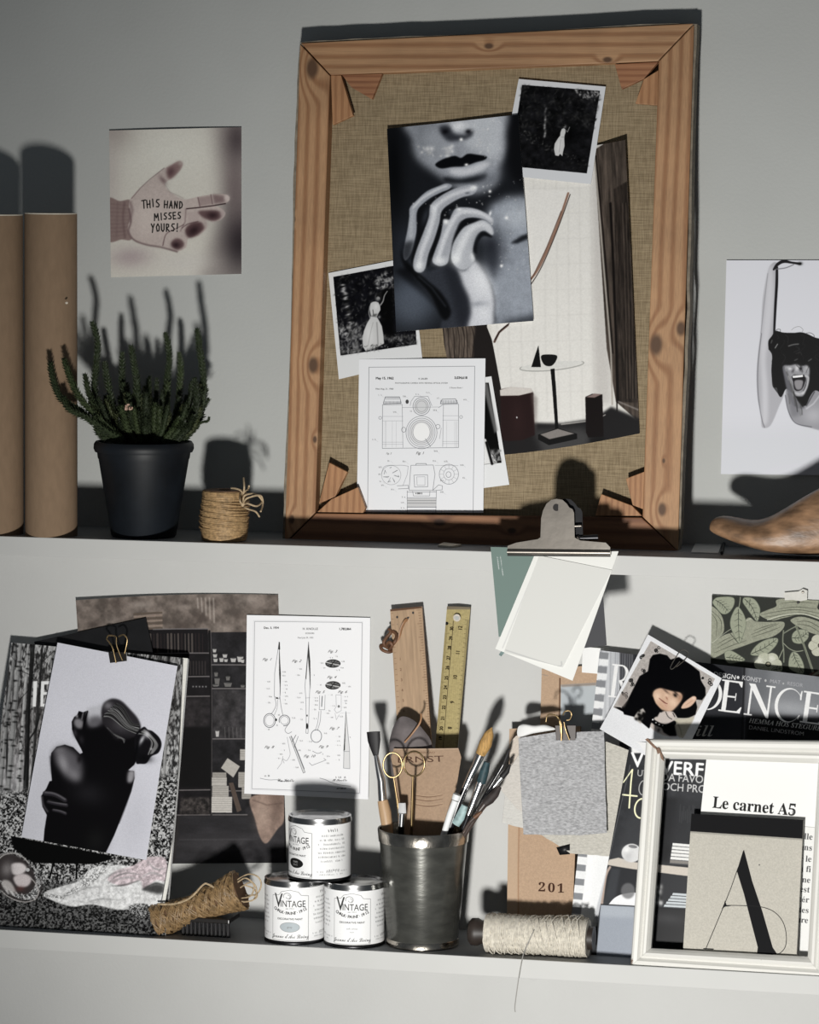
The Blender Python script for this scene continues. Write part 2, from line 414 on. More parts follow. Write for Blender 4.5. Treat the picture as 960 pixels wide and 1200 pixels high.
    def speckle(s, pts, n, size, c0, c1, seed, alpha=.8, sm=False, lim=None, asp=2):
        """n small dabs scattered over polygon pts (or the whole sheet)"""
        r = np.random.default_rng(seed)
        P = np.array(pts, float); x0, y0 = P.min(0); x1, y1 = P.max(0); i = 0
        while i < n:
            x, y = r.uniform(x0, x1), r.uniform(y0, y1); ins = False; j = len(P)-1
            for q in range(len(P)):
                if (P[q, 1] > y) != (P[j, 1] > y) and x < (P[j, 0]-P[q, 0])*(y-P[q, 1])/(P[j, 1]-P[q, 1])+P[q, 0]: ins = not ins
                j = q
            i += 1
            if not ins: continue
            g = r.uniform(c0, c1); z = size*r.uniform(.5, 1.4)
            s.blob(x, y, z, z/asp*r.uniform(.7, 1.3), g, alpha*r.uniform(.4, 1), r.uniform(0, 180))
        return s
    def dapple(s, pts, lo, hi, cell, seed, hard=3, alpha=1, soft=0, sx=1, sy=1, sm=False, tint=(1, 1, 1)):
        """fine two-tone mottling inside pts"""
        def col(h, w_):
            n = fbm(h, w_, max(1.2, cell*s.k), seed, 3, sx, sy); n = np.clip((n-.5)*hard+.5, 0, 1)[..., None]
            return (lo+(hi-lo)*n)/255*np.array(tint, np.float32)
        if sm: pts = smooth(pts)
        p = s.map(pts); return s.comp(s.cover(np.hstack([p, np.roll(p, -1, 0)]), soft*s.k*2.6), col, alpha, soft*s.k)
    def grain(s, amt=.03, cell=2, seed=3):
        s.img *= (1+(fbm(s.H, s.W, cell, seed, 2)-.5)*2*amt)[..., None]; return s
    def tint(s, c): s.img *= np.array(c, np.float32); return s
    def gain(s, g, lift=0): s.img = s.img*g+lift; return s
    def material(s, name, rough=.45, spec=.12, bump=0):
        spec = .12; s.img = np.clip(s.img-.03*(1-s.img)**3, 0, 1)
        h, w_ = s.img.shape[:2]; im = bpy.data.images.new(name, w_, h, alpha=False)
        px = np.ones((h, w_, 4), np.float32); px[..., :3] = np.clip(s.img[::-1], 0, 1); im.pixels.foreach_set(px.ravel()); im.update(); im.pack()
        m = bpy.data.materials.new(name); m.use_nodes = True; N, L = nodes(m); b = N['Principled BSDF']
        t = N.new('ShaderNodeTexImage'); t.image = im; t.extension = 'EXTEND'; L.new(t.outputs[0], b.inputs['Base Color'])
        b.inputs['Roughness'].default_value = rough; b.inputs['Specular IOR Level'].default_value = spec
        return m

def sheet(name, quad, S, front, back, label=None, cat=None, thick=.0004, nx=8, ny=10, bend=None, parent=None, group=None, edge=None):
    """a sheet of paper or card: quad = TL, TR, BR, BL in the photo, S = distance of each corner from the wall"""
    C = [at(q[0], q[1], z) for q, z in zip(quad, S if hasattr(S, '__len__') else [S]*4)]
    # projective parameter so that the print sits on the paper without skew
    nrm = (C[1]-C[0]).cross(C[3]-C[0]).normalized()
    if nrm.y > 0: nrm = -nrm
    mb = MB(); vf = []; uv = []; vb = []
    for j in range(ny+1):
        for i in range(nx+1):
            u, v = i/nx, j/ny
            uu, vv = (edge(u, v) if edge else (u, v))
            p = C[0]*(1-uu)*(1-vv)+C[1]*uu*(1-vv)+C[2]*uu*vv+C[3]*(1-uu)*vv
            if bend: p = p+nrm*bend(u, v)
            vf.append(p); vb.append(p-nrm*thick); uv.append((u, 1-v))
    fs = [[j*(nx+1)+i, (j+1)*(nx+1)+i, (j+1)*(nx+1)+i+1, j*(nx+1)+i+1] for j in range(ny) for i in range(nx)]
    mb.add(vf, fs, 0, uv, True); n = len(vf)
    mb.add(vb, [f[::-1] for f in fs], 1, None, True)
    rim = [i for i in range(nx+1)]+[j*(nx+1)+nx for j in range(1, ny+1)]+[ny*(nx+1)+i for i in range(nx-1, -1, -1)]+[j*(nx+1) for j in range(ny-1, 0, -1)]
    k = len(rim)
    for a in range(k):
        p, q = rim[a], rim[(a+1) % k]
        mb.f.append([p, q, n+q, n+p]); mb.m.append(1); mb.uv.append(None); mb.sm.append(False)
    return mb.build(name, [front, back], parent, label, cat, group)

# ------------------------------------------------------------------ the setting
DEP = 0.15
ZU = (at(0, 632, DEP).z+at(960, 655, DEP).z)/2
ZL = (at(0, 1088, DEP).z+at(960, 1146, DEP).z)/2
def on(px, py, z):
    d = _fwd*FPX + RT*(px-480) - UP*(py-600); return CAM + d*((z-CAM.z)/d.z)
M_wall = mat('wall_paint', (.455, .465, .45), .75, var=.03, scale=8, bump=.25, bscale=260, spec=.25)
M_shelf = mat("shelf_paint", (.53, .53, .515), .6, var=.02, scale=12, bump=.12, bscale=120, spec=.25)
M_shelftop = mat('shelf_top_shaded', (.26, .27, .28), .55, var=.08, scale=20, stretch=(.2, 1, 1), spec=.3)  # board tops coloured darker to stand in for the shade on them
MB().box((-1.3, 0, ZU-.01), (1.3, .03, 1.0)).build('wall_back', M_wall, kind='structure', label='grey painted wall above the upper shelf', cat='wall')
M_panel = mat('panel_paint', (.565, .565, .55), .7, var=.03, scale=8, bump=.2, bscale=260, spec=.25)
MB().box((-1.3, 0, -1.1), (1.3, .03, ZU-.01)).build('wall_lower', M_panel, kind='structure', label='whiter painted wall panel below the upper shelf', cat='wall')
def wall_shelf(z, label):
    r = thing('wall_shelf', label, 'shelf', (0, -DEP/2, z-.021))
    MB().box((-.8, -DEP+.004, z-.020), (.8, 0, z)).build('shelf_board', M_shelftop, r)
    MB().box((-.8, -DEP, z-.0215), (.8, -DEP+.004, z+.0002)).build('front_edge', M_shelf, r, bevel=.0008)
wall_shelf(ZU, 'upper white wall shelf carrying the wooden canvas stretcher and the potted plant')
wall_shelf(ZL, 'lower white wall shelf carrying the paint tins, metal cup and magazines')

# ------------------------------------------------------------------ upper shelf: cardboard tubes
M_kraft = mat('kraft_board', (.245, .168, .108), .85, var=.06, scale=160, bump=.2, bscale=500, stretch=(1, 1, .35), spec=.15)
M_pale = mat('pale_cut_paper', (.66, .60, .50), .8, var=.1, scale=200)
def kraft_tube(cx, top, r, s, label):
    b = at(cx, 440, s); b.z = ZU; zt = at(cx, top, s).z
    t = thing('cardboard_tube', label, 'tube', b, 'mailing tubes')
    h = zt-ZU
    MB().lathe(b, [(r-.002, .001), (r, 0), (r, h-.001), (r-.0006, h-.0006), (r-.002, h-.0006), (r-.002, .001)], 64).build('tube_wall', M_kraft, t)
    MB().lathe(b, [(r-.0021, h-.0011), (r-.0002, h-.0011), (r-.0002, h+.0004), (r-.0021, h+.0004), (r-.0021, h-.0011)], 64).build('cut_rim', M_pale, t)
    MB().lathe(b, [(0, .002), (r-.0021, .002), (r-.0021, .004), (0, .004)], 40).build('end_cap', M_pale, t)
    return t
kraft_tube(59.8, 250, .0305, .119, 'brown cardboard mailing tube standing beside the potted plant')
kraft_tube(-3.4, 251.5, .0305, .117, 'brown cardboard mailing tube cut off by the left picture edge')
c = at(78, 355, .147); MB().ball(c, .0018, 6, sc=(1, .3, .8)).build('torn_paper_fleck', M_pale, None, 'tiny pale scrap of torn paper stuck on the right-hand cardboard tube', 'scrap')

# ------------------------------------------------------------------ potted plant
M_pot = mat('dark_pot', (.006, .008, .011), .5, var=.5, scale=18, bump=.1, spec=.3)
M_soil = mat('soil', (.02, .015, .01), 1, var=.5, scale=200, bump=1)
M_stem = [mat('succulent_%d' % i, c, .6, var=.35, scale=160, spec=.3) for i, c in enumerate([(.026, .037, .016), (.036, .050, .020), (.020, .028, .013), (.052, .062, .026)])]
b = at(168.5, 590, .100); b.z = ZU; zr = at(171, 522, .098).z-ZU
pot = thing('potted_plant', 'dark flowerpot with a fingered green succulent beside the cardboard tubes', 'plant', b)
MB().lathe(b, [(0, 0), (.0355, 0), (.038, .002), (.0525, zr-.016), (.0535, zr-.014), (.0545, zr-.006), (.0568, zr-.007), (.0584, zr-.003), (.0580, zr+.002), (.0560, zr+.005), (.0535, zr+.005), (.0515, zr+.002), (.0500, zr-.012), (.038, .01), (0, .01)], 64).build('pot', M_pot, pot)
mb = MB(); mb.lathe(b, [(0, zr-.006), (.03, zr-.007), (.0505, zr-.009), (.0505, zr-.013), (0, zr-.013)], 32); mb.build('soil', M_soil, pot)
rs = random.Random(4)
def stem(pts, r=.0048, mi=0, s0=.098, tipk=.55):
    P = smooth(pts, False, 5); n = len(P); mb = MB(); path = []; rad = []
    for i, p in enumerate(P):
        path.append(at(p[0], p[1], p[2])); t = i/(n-1); rad.append(r*(1-.35*t)*(1 if i < n-2 else .62 if i == n-2 else .2)*.72)
    mb.tube(path, rad, 6)
    L = sum((path[i+1]-path[i]).length for i in range(n-1)); k = int(L/.0022); V = [Vector(q) for q in path]
    for a in range(k):
        f = a/k*(n-1); i = min(int(f), n-2); q = V[i].lerp(V[i+1], f-i); t = (V[i+1]-V[i]).normalized(); rr = rad[i]*(1-f+i)+rad[i+1]*(f-i)
        e = t.orthogonal().normalized(); g = t.cross(e)
        for j in range(5):
            an = 2*math.pi*(j/5+a*.31)+rs.uniform(-.2, .2); d = e*math.cos(an)+g*math.sin(an); s_ = t.cross(d)
            w_ = r*.30*rs.uniform(.8, 1.2); ln = r*rs.uniform(.55, .9)
            p0 = q+d*rr*.85; tip = p0+d*ln*.75+t*ln*.8
            mb.add([p0-s_*w_, p0+d*w_*.9+t*w_*.1, p0+s_*w_, tip, p0-t*w_*.7], [[0, 1, 3], [1, 2, 3], [4, 1, 0], [4, 2, 1], [0, 3, 2]], 0)
    return mb.build('stem', M_stem[mi], pot)
def cr(l, s): return [(40+x/3.2, 340+y/3.2, s if not hasattr(s, '__len__') else s[0]+(s[1]-s[0])*i/(len(l)-1)) for i, (x, y) in enumerate(l)]
main = [([(330, 560), (230, 500), (170, 450), (100, 405), (72, 340), (60, 270)], (.125, .176)), ([(330, 560), (230, 470), (170, 400), (135, 330), (112, 258)], (.125, .170)),
        ([(300, 560), (250, 480), (226, 380), (232, 290), (238, 190), (217, 118)], (.10, .105)), ([(310, 560), (250, 470), (210, 400), (190, 315)], (.11, .14)),
        ([(320, 560), (295, 440), (275, 340), (264, 268)], (.09, .08)), ([(350, 560), (338, 430), (330, 330), (330, 232)], (.10, .09)),
        ([(370, 560), (378, 450), (385, 350), (375, 280), (362, 208)], (.11, .115)), ([(470, 560), (488, 440), (500, 330), (508, 245), (492, 160)], (.10, .10)),
        ([(520, 560), (540, 440), (549, 320), (545, 235)], (.09, .08)), ([(560, 560), (605, 500), (636, 400), (633, 300), (620, 220), (611, 145)], (.10, .11)),
        ([(540, 560), (600, 480), (612, 400), (600, 330)], (.12, .13)), ([(330, 560), (270, 530), (200, 480), (130, 445), (110, 400)], (.13, .172)),
        ([(330, 570), (260, 550), (235, 520), (225, 470)], (.13, .145)), ([(560, 560), (622, 500), (650, 492), (657, 476)], (.11, .115))]
for i, (l, s_) in enumerate(main): stem(cr(l, s_), .0052 if i != 13 else .0022, rs.choice([0, 0, 1, 2]))
for i in range(92):
    x0 = rs.uniform(250, 600); s_ = rs.uniform(.055, .145); x1 = x0+(x0-430)*rs.uniform(.1, .4)+rs.uniform(-12, 12); top = rs.uniform(330, 480)+(s_-.1)*600
    if x1 < 330: top = rs.uniform(380, 500)
    stem(cr([(x0*.6+430*.4, 566), (x0, 520), ((x0+x1)/2, (520+top)/2), (x1, top)], (.098*.5+s_*.5, s_)), rs.uniform(.0040, .0056), rs.choice([0, 1, 2, 3]))
mb = MB()
for k in range(9):
    mb.ball(at(151+rs.uniform(-3.5, 3.5), 477+rs.uniform(-3, 3), .147), .0022, 6, sc=(1, 1, .7))
mb.build('dry_blossom', mat('dry_blossom', (.50, .33, .25), .9, var=.3, scale=300), pot, 'small dried pinkish blossom')

# ------------------------------------------------------------------ twine
def wound(mb, c, ax, rf, L, turns, osc, rt, seed=1, n=6, step=14, mi=0):
    """thread wound round an axis: rf(t) radius, t in 0..1 along the length"""
    ax = Vector(ax).normalized(); e = ax.orthogonal().normalized(); g = ax.cross(e); r = random.Random(seed); pts = []
    N = int(turns*step)
    for i in range(N+1):
        a = 2*math.pi*i/step; ph = i/N*osc; tri = abs((ph % 2)-1); t = min(1, max(0, tri+r.uniform(-.006, .006)))
        R = rf(t)+r.uniform(-.0002, .0009)+rt*.4*(i/N)
        pts.append(Vector(c)+ax*(t-.5)*L+(e*math.cos(a)+g*math.sin(a))*R)
    mb.tube(pts, rt, n, mi)
M_jute = mat('jute', (.36, .235, .115), .55, var=.35, scale=260, bump=.6, bscale=700, spec=.35)
M_jute2 = mat('pale_twine', (.46, .35, .22), .6, var=.3, scale=300, bump=.5, bscale=700, spec=.3)
M_core = mat('spool_core', (.13, .07, .035), .8, var=.2, scale=90)
b = at(263, 605, .118); b.z = ZU; h = at(263, 574, .118).z-ZU
sp = thing('twine_spool', 'small upright spool of brown twine tied with a bow, beside the potted plant', 'twine', b)
MB().lathe(b, [(.008, 0), (.0240, 0), (.0240, h), (.008, h), (.008, 0)], 40).build('core', M_core, sp)
mb = MB(); wound(mb, b+Vector((0, 0, h/2)), (0, 0, 1), lambda t: .0245+.0022*math.sin(math.pi*min(1, t*1.1)), h*.95, 62, 1, .00095, 3)
wound(mb, b+Vector((0, 0, h/2)), (.10, 0, 1), lambda t: .0262+.0016*math.sin(math.pi*t), h*.66, 30, 5, .0009, 5)
mb.build('winding', M_jute, sp)
mb = MB()
def c6(x, y, s): return at(40+x/3.2, 340+y/3.2, s)
for l in ([(740, 742), (770, 748), (786, 770), (782, 800)], [(786, 705), (788, 740), (784, 790)], [(784, 800), (790, 770), (830, 765), (855, 790), (835, 810), (800, 800), (784, 806)], [(784, 808), (800, 820), (830, 830), (845, 850)], [(784, 806), (772, 790), (775, 765), (800, 750), (806, 735)], [(784, 800), (800, 780), (848, 770), (858, 800), (850, 830)]):
    P = smooth([(x, y, .135+.01*math.sin(i*1.7)) for i, (x, y) in enumerate(l)], False, 5); mb.tube([c6(*p) for p in P], .0011, 6)
mb.ball(c6(784, 803, .137), .0032, 8); mb.build('bow', M_jute2, sp)

# ------------------------------------------------------------------ canvas stretcher
def SF(py): return .030+(py-28)/(640-28)*(.076-.030)
PN = ((at(600, 28, SF(28))-at(350, 640, SF(640))).cross(at(350, 28, SF(28))-at(350, 640, SF(640)))).normalized()
if PN.y > 0: PN = -PN
def fp(px, py, off=0): return at(px, py, SF(py))+PN*off
b = at(565, 640, SF(640)-.011); b.z = ZU
cf = thing('canvas_stretcher', 'large pine stretcher frame turned back to front, pinned with photographs', 'frame', b)
def rail(pts, m, label=None):
    fr = [fp(x, y, 0) for x, y in pts]; bk = [q-PN*.021 for q in fr]
    return MB().prism(fr, bk).build('rail', m, cf, label, bevel=.0012)
def kn(px, py, r): p = fp(px, py); return (p.x, p.z, r)
Wl, Wd = (.43, .245, .125), (.29, .140, .062)
Bl, Bd = (.26, .120, .055), (.16, .065, .028)  # bottom rail tones: the shelf's shadow is put into the wood colour
TL, TR, BR, BL = (352, 51), (813.5, 28), (794.5, 645.5), (334, 637); iTL, iTR, iBR, iBL = (387, 88), (771.5, 71.5), (752.5, 606), (370, 601)
w_top = wood('pine_top', Wl, Wd, 'x', 44, [kn(573, 54, .004), kn(712, 70, .004)])
w_left = wood('pine_left', Wl, Wd, 'z', 40, [kn(366, 80, .009), kn(367, 428, .007), kn(344, 257, .003), kn(369, 515, .003), kn(342, 609, .004)])
w_right = wood('pine_right', Wl, Wd, 'z', 36, [kn(769, 404, .009), kn(798, 385, .006), kn(776, 597, .0055), kn(778, 540, .002)])
w_bot = wood('pine_bottom_shaded', Bl, Bd, 'x', 30, [kn(515, 612, .005), kn(600, 622, .004)])
g = .5
rail([(TL[0]+g, TL[1]-g), (TR[0]-g*1.5, TR[1]-g), (iTR[0]-g, iTR[1]), (iTL[0]+g, iTL[1])], w_top, 'upper rail with reddish straight grain')
rail([(TL[0]-g, TL[1]+g), (iTL[0]-g, iTL[1]+g), (iBL[0]-g, iBL[1]-g), (BL[0]-g, BL[1]-g)], w_left, 'side rail with a dark knot near its upper end')
rail([(TR[0], TR[1]+g), (BR[0], BR[1]), (iBR[0]+g, iBR[1]-g), (iTR[0]+g, iTR[1]+g)], w_right, 'side rail with flame grain and a round knot near its foot')
_q = rail([(BL[0]+g*2, BL[1]), (iBL[0]+g, iBL[1]+g), (iBR[0]-g, iBR[1]+g), (BR[0]-g*2, BR[1])], w_bot, 'bottom rail with the shade of the shelf painted into its wood')
M_linen = weave('linen', (.35, .275, .175), (.185, .14, .085), 620)
M_fold = mat('canvas_fold', (.20, .17, .13), .9, var=.3, scale=90, bump=.5, bscale=300)
fr = [fp(x, y, -.0185) for x, y in (TL, TR, BR, BL)]
mb = MB(); mb.prism(fr, [q-PN*.0022 for q in fr]); mb.build('canvas', M_linen, cf)
rr = random.Random(8); ol = []
def wav(a, b, n, nx, ny, lo, hi):
    for i in range(n):
        t = i/n; k = lo+(hi-lo)*(.5+.5*math.sin(t*9+a[0]))*rr.uniform(.5, 1); ol.append((a[0]+(b[0]-a[0])*t+nx*k, a[1]+(b[1]-a[1])*t+ny*k))
wav(TL, TR, 22, 0, -1, 1.0, 3.2); wav(TR, BR, 26, 1, 0, 2.2, 5.5); wav(BR, BL, 8, 0, 1, -.5, 0); wav(BL, TL, 26, -1, 0, 1.5, 4.2)
def ribbon(off0, off1, m, name):
    mb = MB(); n = len(ol); cx, cy = 573, 340
    inn = [(x+(2 if x < cx else -2), y+(2 if y < cy else -2)) for x, y in ol]
    a = [fp(x, y, off0) for x, y in ol]; b_ = [fp(x, y, off1) for x, y in ol]; c_ = [fp(cx+(x-cx)*.985, cy+(y-cy)*.985, off1) for x, y in ol]; d_ = [fp(cx+(x-cx)*.985, cy+(y-cy)*.985, off0-.001) for x, y in ol]
    vs = a+b_+c_+d_; fs = []
    for i in range(n):
        j = (i+1) % n
        for k in range(4): l = (k+1) % 4; fs.append([k*n+i, k*n+j, l*n+j, l*n+i])
    mb.add(vs, fs); return mb.build(name, m, cf)
ribbon(-.002, -.0215, M_fold, 'canvas_edge')
def wedge(pts, m, off=-.003):
    fr = [fp(x, y, off) for x, y in pts]; return MB().prism(fr, [fp(x, y, off-.0085) for x, y in pts]).build('corner_wedge', m, cf, bevel=.0006)
w_w = wood('wedge_wood', (.42, .215, .10), (.31, .145, .062), 'z', 60); w_w2 = wood('wedge_wood_red', (.34, .155, .072), (.24, .095, .04), 'x', 60)
wedge([(387, 88), (399, 88), (413, 135), (389, 146)], w_w); wedge([(400, 87.5), (447, 86), (435, 116), (411, 102)], w_w2)
wedge([(720, 75), (771, 72), (754, 92), (728, 104)], w_w2); wedge([(754, 92.5), (771, 82), (770, 123), (744, 121)], w_w)
wedge([(385, 542), (406, 553), (392, 582), (373, 590)], w_w); wedge([(371.5, 600), (388, 585), (419, 571), (428, 595), (425, 601)], w_w, -.0015)
wedge([(733, 561), (756.5, 552), (756.5, 598), (741, 592)], w_w); wedge([(704, 579), (740, 592.5), (752, 604.5), (697, 604.5)], w_w)
q = [on(513, 641, ZU+.0003), on(520, 637.6, ZU+.0003), on(541, 640, ZU+.0003), on(530, 642, ZU+.0003)]
MB().prism([p+Vector((0, 0, .0022)) for p in q], q).build('wood_chip', M_pale, None, 'small pale wood chip on the shelf below the canvas stretcher', 'chip')

# ------------------------------------------------------------------ wooden shoe last, card strip and stick
M_last = mat('last_wood', (.25, .145, .080), .42, var=.6, scale=75, bump=.5, bscale=160, stretch=(.45, 1, 1.2), spec=.45)
prof = [(832, 615, 620, .004), (834, 610, 622, .010), (839, 606, 625.5, .016), (850, 603.5, 630, .022), (868, 607.5, 636.5, .028), (885, 610, 641.5, .033), (900, 607, 645, .036), (918, 597, 648, .037), (940, 583, 650, .036), (960, 572, 650.5, .033), (990, 556, 649, .029), (1020, 544, 648, .029), (1050, 538, 648, .030), (1068, 541, 648, .026), (1078, 560, 646, .016), (1081, 600, 640, .006)]
vs = []; K = 24; SL = .108
for (x, t, bo, hw) in prof:
    pt, pb = at(x, t, SL), at(x, bo, SL); cz = (pt.z+pb.z)/2; hz = (pt.z-pb.z)/2; ww = hw*.92
    for k in range(K):
        a = 2*math.pi*k/K; cy, sn = math.cos(a), math.sin(a)
        yy = math.copysign(abs(cy)**.85, cy)*ww*(1-.30*max(0, sn)); z = cz+math.copysign(abs(sn)**(.8 if sn > 0 else .38), sn)*hz
        vs.append((pt.x, pt.y+yy, max(z, ZU+.0006)))
fs = [[i*K+k, i*K+(k+1) % K, (i+1)*K+(k+1) % K, (i+1)*K+k] for i in range(len(prof)-1) for k in range(K)]+[list(range(K)), list(range((len(prof)-1)*K, len(prof)*K))[::-1]]
o = MB().add(vs, fs, 0, None, True).build('shoe_last', M_last, None, 'worn brown wooden shoe last lying on the upper shelf', 'shoe last')
md = o.modifiers.new('sub', 'SUBSURF'); md.levels = 1; md.render_levels = 2
q = [on(x, y, ZU+.0004) for x, y in ((819, 629), (849, 629.5), (842, 649), (810, 648))]
MB().prism([p+Vector((0, 0, .0012)) for p in q], q).build('card_strip', mat('white_card', (.70, .70, .68), .6, var=.02), None, 'flat white card strip lying on the shelf beside the shoe last', 'card')
MB().tube([on(850, 631, ZU+.0022), on(846, 648, ZU+.0022)], .0018, 8).build('thin_black_stick', mat('black_stick', (.02, .02, .02), .5), None, 'thin black stick on the shelf between the card strip and shoe last', 'stick')

# ------------------------------------------------------------------ printed pictures
M_paper = mat('white_paper', (.80, .80, .79), .6, var=.01, scale=30, spec=.3)
M_black = mat('black_card', (.008, .008, .009), .45, var=.2, scale=60, spec=.35)
def G(lum): return lum**.4545
# pen strokes of the words written on the palm
GL = {'T': [[(0, 0), (1, -.05)], [(.5, 0), (.45, 1)]], 'H': [[(0, 0), (.02, 1)], [(.8, .05), (.75, 1)], [(0, .55), (.8, .5)]], 'I': [[(.2, 0), (.2, 1)]],
      'S': [[(.8, .05), (.3, .05), (.1, .3), (.5, .5), (.75, .7), (.5, .95), (0, .9)]], 'A': [[(0, 1), (.4, 0), (.8, 1)], [(.2, .65), (.65, .6)]],
      'N': [[(0, 1), (.05, 0), (.7, .95), (.75, 0)]], 'D': [[(.05, 0), (.05, 1), (.6, .8), (.75, .45), (.5, .08), (.05, 0)]],
      'M': [[(0, 1), (.1, 0), (.45, .6), (.8, 0), (.9, 1)]], 'E': [[(.7, 0), (0, .02), (.02, 1), (.7, .95)], [(0, .5), (.55, .47)]],
      'Y': [[(0, 0), (.4, .5)], [(.8, 0), (.4, .5), (.25, 1.1)]], 'O': [[(.4, 0), (0, .4), (.2, .95), (.65, .9), (.8, .4), (.4, 0)]],
      'U': [[(0, 0), (.05, .8), (.4, 1), (.7, .75), (.72, 0)]], 'R': [[(.02, 1), (.02, .05), (.6, .1), (.6, .4), (.05, .55), (.75, 1)]], '!': [[(.3, 0), (.2, .7)], [(.15, .95), (.16, 1.02)]], ' ': []}
def scrawl(P, t, x, y, h, w_, col, wd, ang=0):
    a = math.radians(ang)
    for i, ch in enumerate(t):
        for st_ in GL[ch]:
            pts = []
            for (u, v) in st_:
                X, Y = (i*w_*1.12+u*w_*.85), v*h; pts.append((x+X*math.cos(a)-Y*math.sin(a), y+X*math.sin(a)+Y*math.cos(a)))
            P.line(pts, wd, col, .95)
def squig(P, x, y, w_, h, col=60, alpha=.8, seed=0, ang=0, wd=None):
    """lettering too small to read: a row of small upright marks"""
    r = random.Random(seed); a = math.radians(ang); u = 0
    while u < w_:
        k = h*r.uniform(.45, .8)
        if r.random() > .14:
            p = (x+u*math.cos(a), y+u*math.sin(a)); q = r.uniform(.6, 1)*h
            P.line([(p[0]+k*.1, p[1]-q), (p[0]+k*.35, p[1])], wd or h*.22, col, alpha*r.uniform(.6, 1))
            if r.random() > .4: P.line([(p[0], p[1]-h*.4), (p[0]+k*.6, p[1]-h*.45)], wd or h*.18, col, alpha*.7)
        u += k*1.1

# hand with words -------------------------------------------------
qd = [(128, 153), (283, 149), (283, 321), (130, 325)]
P = Print(qd, 2.4, (226, 222, 212)).frame(120, 140, 5.333)
P.blob(430, 200, 260, 160, (238, 236, 226), .9).blob(60, 60, 120, 120, (176, 166, 160), .8).blob(50, 350, 60, 250, (196, 186, 182), .55)
P.poly([(700, 40), (900, 40), (900, 1000), (600, 1000), (760, 600)], (120, 108, 108), .55, 45).blob(860, 760, 110, 190, (48, 42, 46), .95).blob(830, 430, 60, 200, (110, 96, 98), .6).blob(840, 120, 70, 120, (70, 60, 64), .75)
P.blob(180, 860, 120, 60, (170, 150, 156), .6).blob(500, 900, 160, 60, (222, 218, 212), .7)
sk, dk = (206, 192, 186), (86, 62, 66)
P.poly([(30, 505), (110, 512), (175, 505), (200, 560), (190, 740), (120, 752), (30, 750)], (150, 130, 126), 1, 3, True)
for k in range(9): P.line([(45+rr.uniform(-5, 5), 530+k*25), (110, 535+k*24), (165, 540+k*22)], rr.uniform(3, 9), dk, .22, 4, True)
P.line([(140, 520), (130, 620), (142, 740)], 10, dk, .4, 5, True).line([(95, 520), (90, 740)], 7, dk, .2, 5)
palm = [(168, 520), (210, 460), (300, 380), (380, 315), (420, 295), (480, 262), (504, 280), (490, 320), (440, 365), (395, 405), (420, 450), (510, 500), (600, 485), (690, 470), (770, 470), (796, 492), (780, 520), (700, 535), (740, 555), (770, 590), (740, 630), (690, 640), (650, 630), (655, 680), (600, 730), (540, 745), (525, 800), (470, 825), (410, 805), (370, 795), (270, 780), (190, 750), (160, 690), (175, 610)]
P.poly(palm, sk, 1, 2, True, tex=.05, cell=14)
P.poly([(405, 310), (430, 290), (480, 264), (503, 282), (470, 340), (420, 375)], (126, 98, 98), .75, 7, True).blob(430, 330, 20, 26, dk, .7, 30).blob(490, 275, 14, 12, (190, 176, 170), .8).blob(380, 380, 14, 30, dk, .5, -40)
P.poly([(600, 490), (680, 478), (690, 530), (610, 545)], (160, 140, 138), .7, 5).poly([(690, 470), (760, 478), (770, 520), (700, 530)], (110, 88, 90), .7, 8).blob(780, 492, 14, 16, (220, 206, 202), .9)
P.line([(530, 560), (610, 552), (700, 540), (770, 528)], 7, (50, 32, 36), .9, 1.5).line([(600, 490), (612, 545)], 6, dk, .6, 2).line([(680, 472), (690, 530)], 6, dk, .6, 2)
P.poly([(530, 585), (600, 575), (610, 650), (540, 650)], (196, 180, 176), .8, 5).poly([(600, 580), (650, 570), (730, 575), (745, 610), (700, 635), (640, 620)], (104, 80, 82), .9, 6, True).blob(690, 600, 34, 20, (48, 32, 36), .8).blob(750, 585, 16, 26, (186, 170, 168), .7)
P.poly([(520, 690), (560, 650), (620, 645), (640, 680), (590, 725), (540, 738)], (98, 74, 76), .95, 6, True).blob(572, 695, 36, 24, (46, 30, 34), .85, -35).blob(645, 650, 16, 22, (186, 172, 168), .8).line([(500, 680), (535, 655), (600, 640)], 6, dk, .7, 2)
P.poly([(430, 780), (460, 745), (500, 755), (512, 790), (470, 815)], (104, 80, 82), .9, 6, True).blob(462, 785, 24, 18, (50, 34, 38), .85).line([(380, 790), (400, 720), (450, 690), (510, 660)], 6, dk, .7, 2, True).line([(170, 560), (180, 640), (165, 700), (200, 755), (280, 785), (370, 800), (470, 828)], 9, dk, .75, 4, True)
P.line([(185, 495), (240, 430), (300, 375), (390, 305)], 5, dk, .55, 2).line([(175, 520), (190, 570), (172, 640)], 16, dk, .5, 6).line([(395, 410), (425, 455), (510, 495)], 5, dk, .3, 3).line([(525, 560), (520, 640), (490, 700)], 7, dk, .45, 3)
P.blob(270, 620, 70, 90, (232, 220, 212), .6).blob(420, 640, 60, 60, (228, 216, 208), .5)
scrawl(P, 'TH', 248, 510, 48, 28, 22, 7, -5); scrawl(P, 'I', 312, 500, 48, 26, 22, 7, -5); scrawl(P, 'S', 336, 502, 50, 30, 22, 7, -5); scrawl(P, 'HAND', 392, 510, 44, 28, 22, 7, 3); scrawl(P, 'M', 326, 592, 42, 34, 24, 7, -3); scrawl(P, 'I', 366, 588, 42, 20, 24, 7, -3); scrawl(P, 'SSES', 386, 586, 42, 26, 24, 7, -3); scrawl(P, 'YOURS!', 308, 655, 48, 28, 22, 7, -1)
P.grain(.03, 3); P.gain(.93)
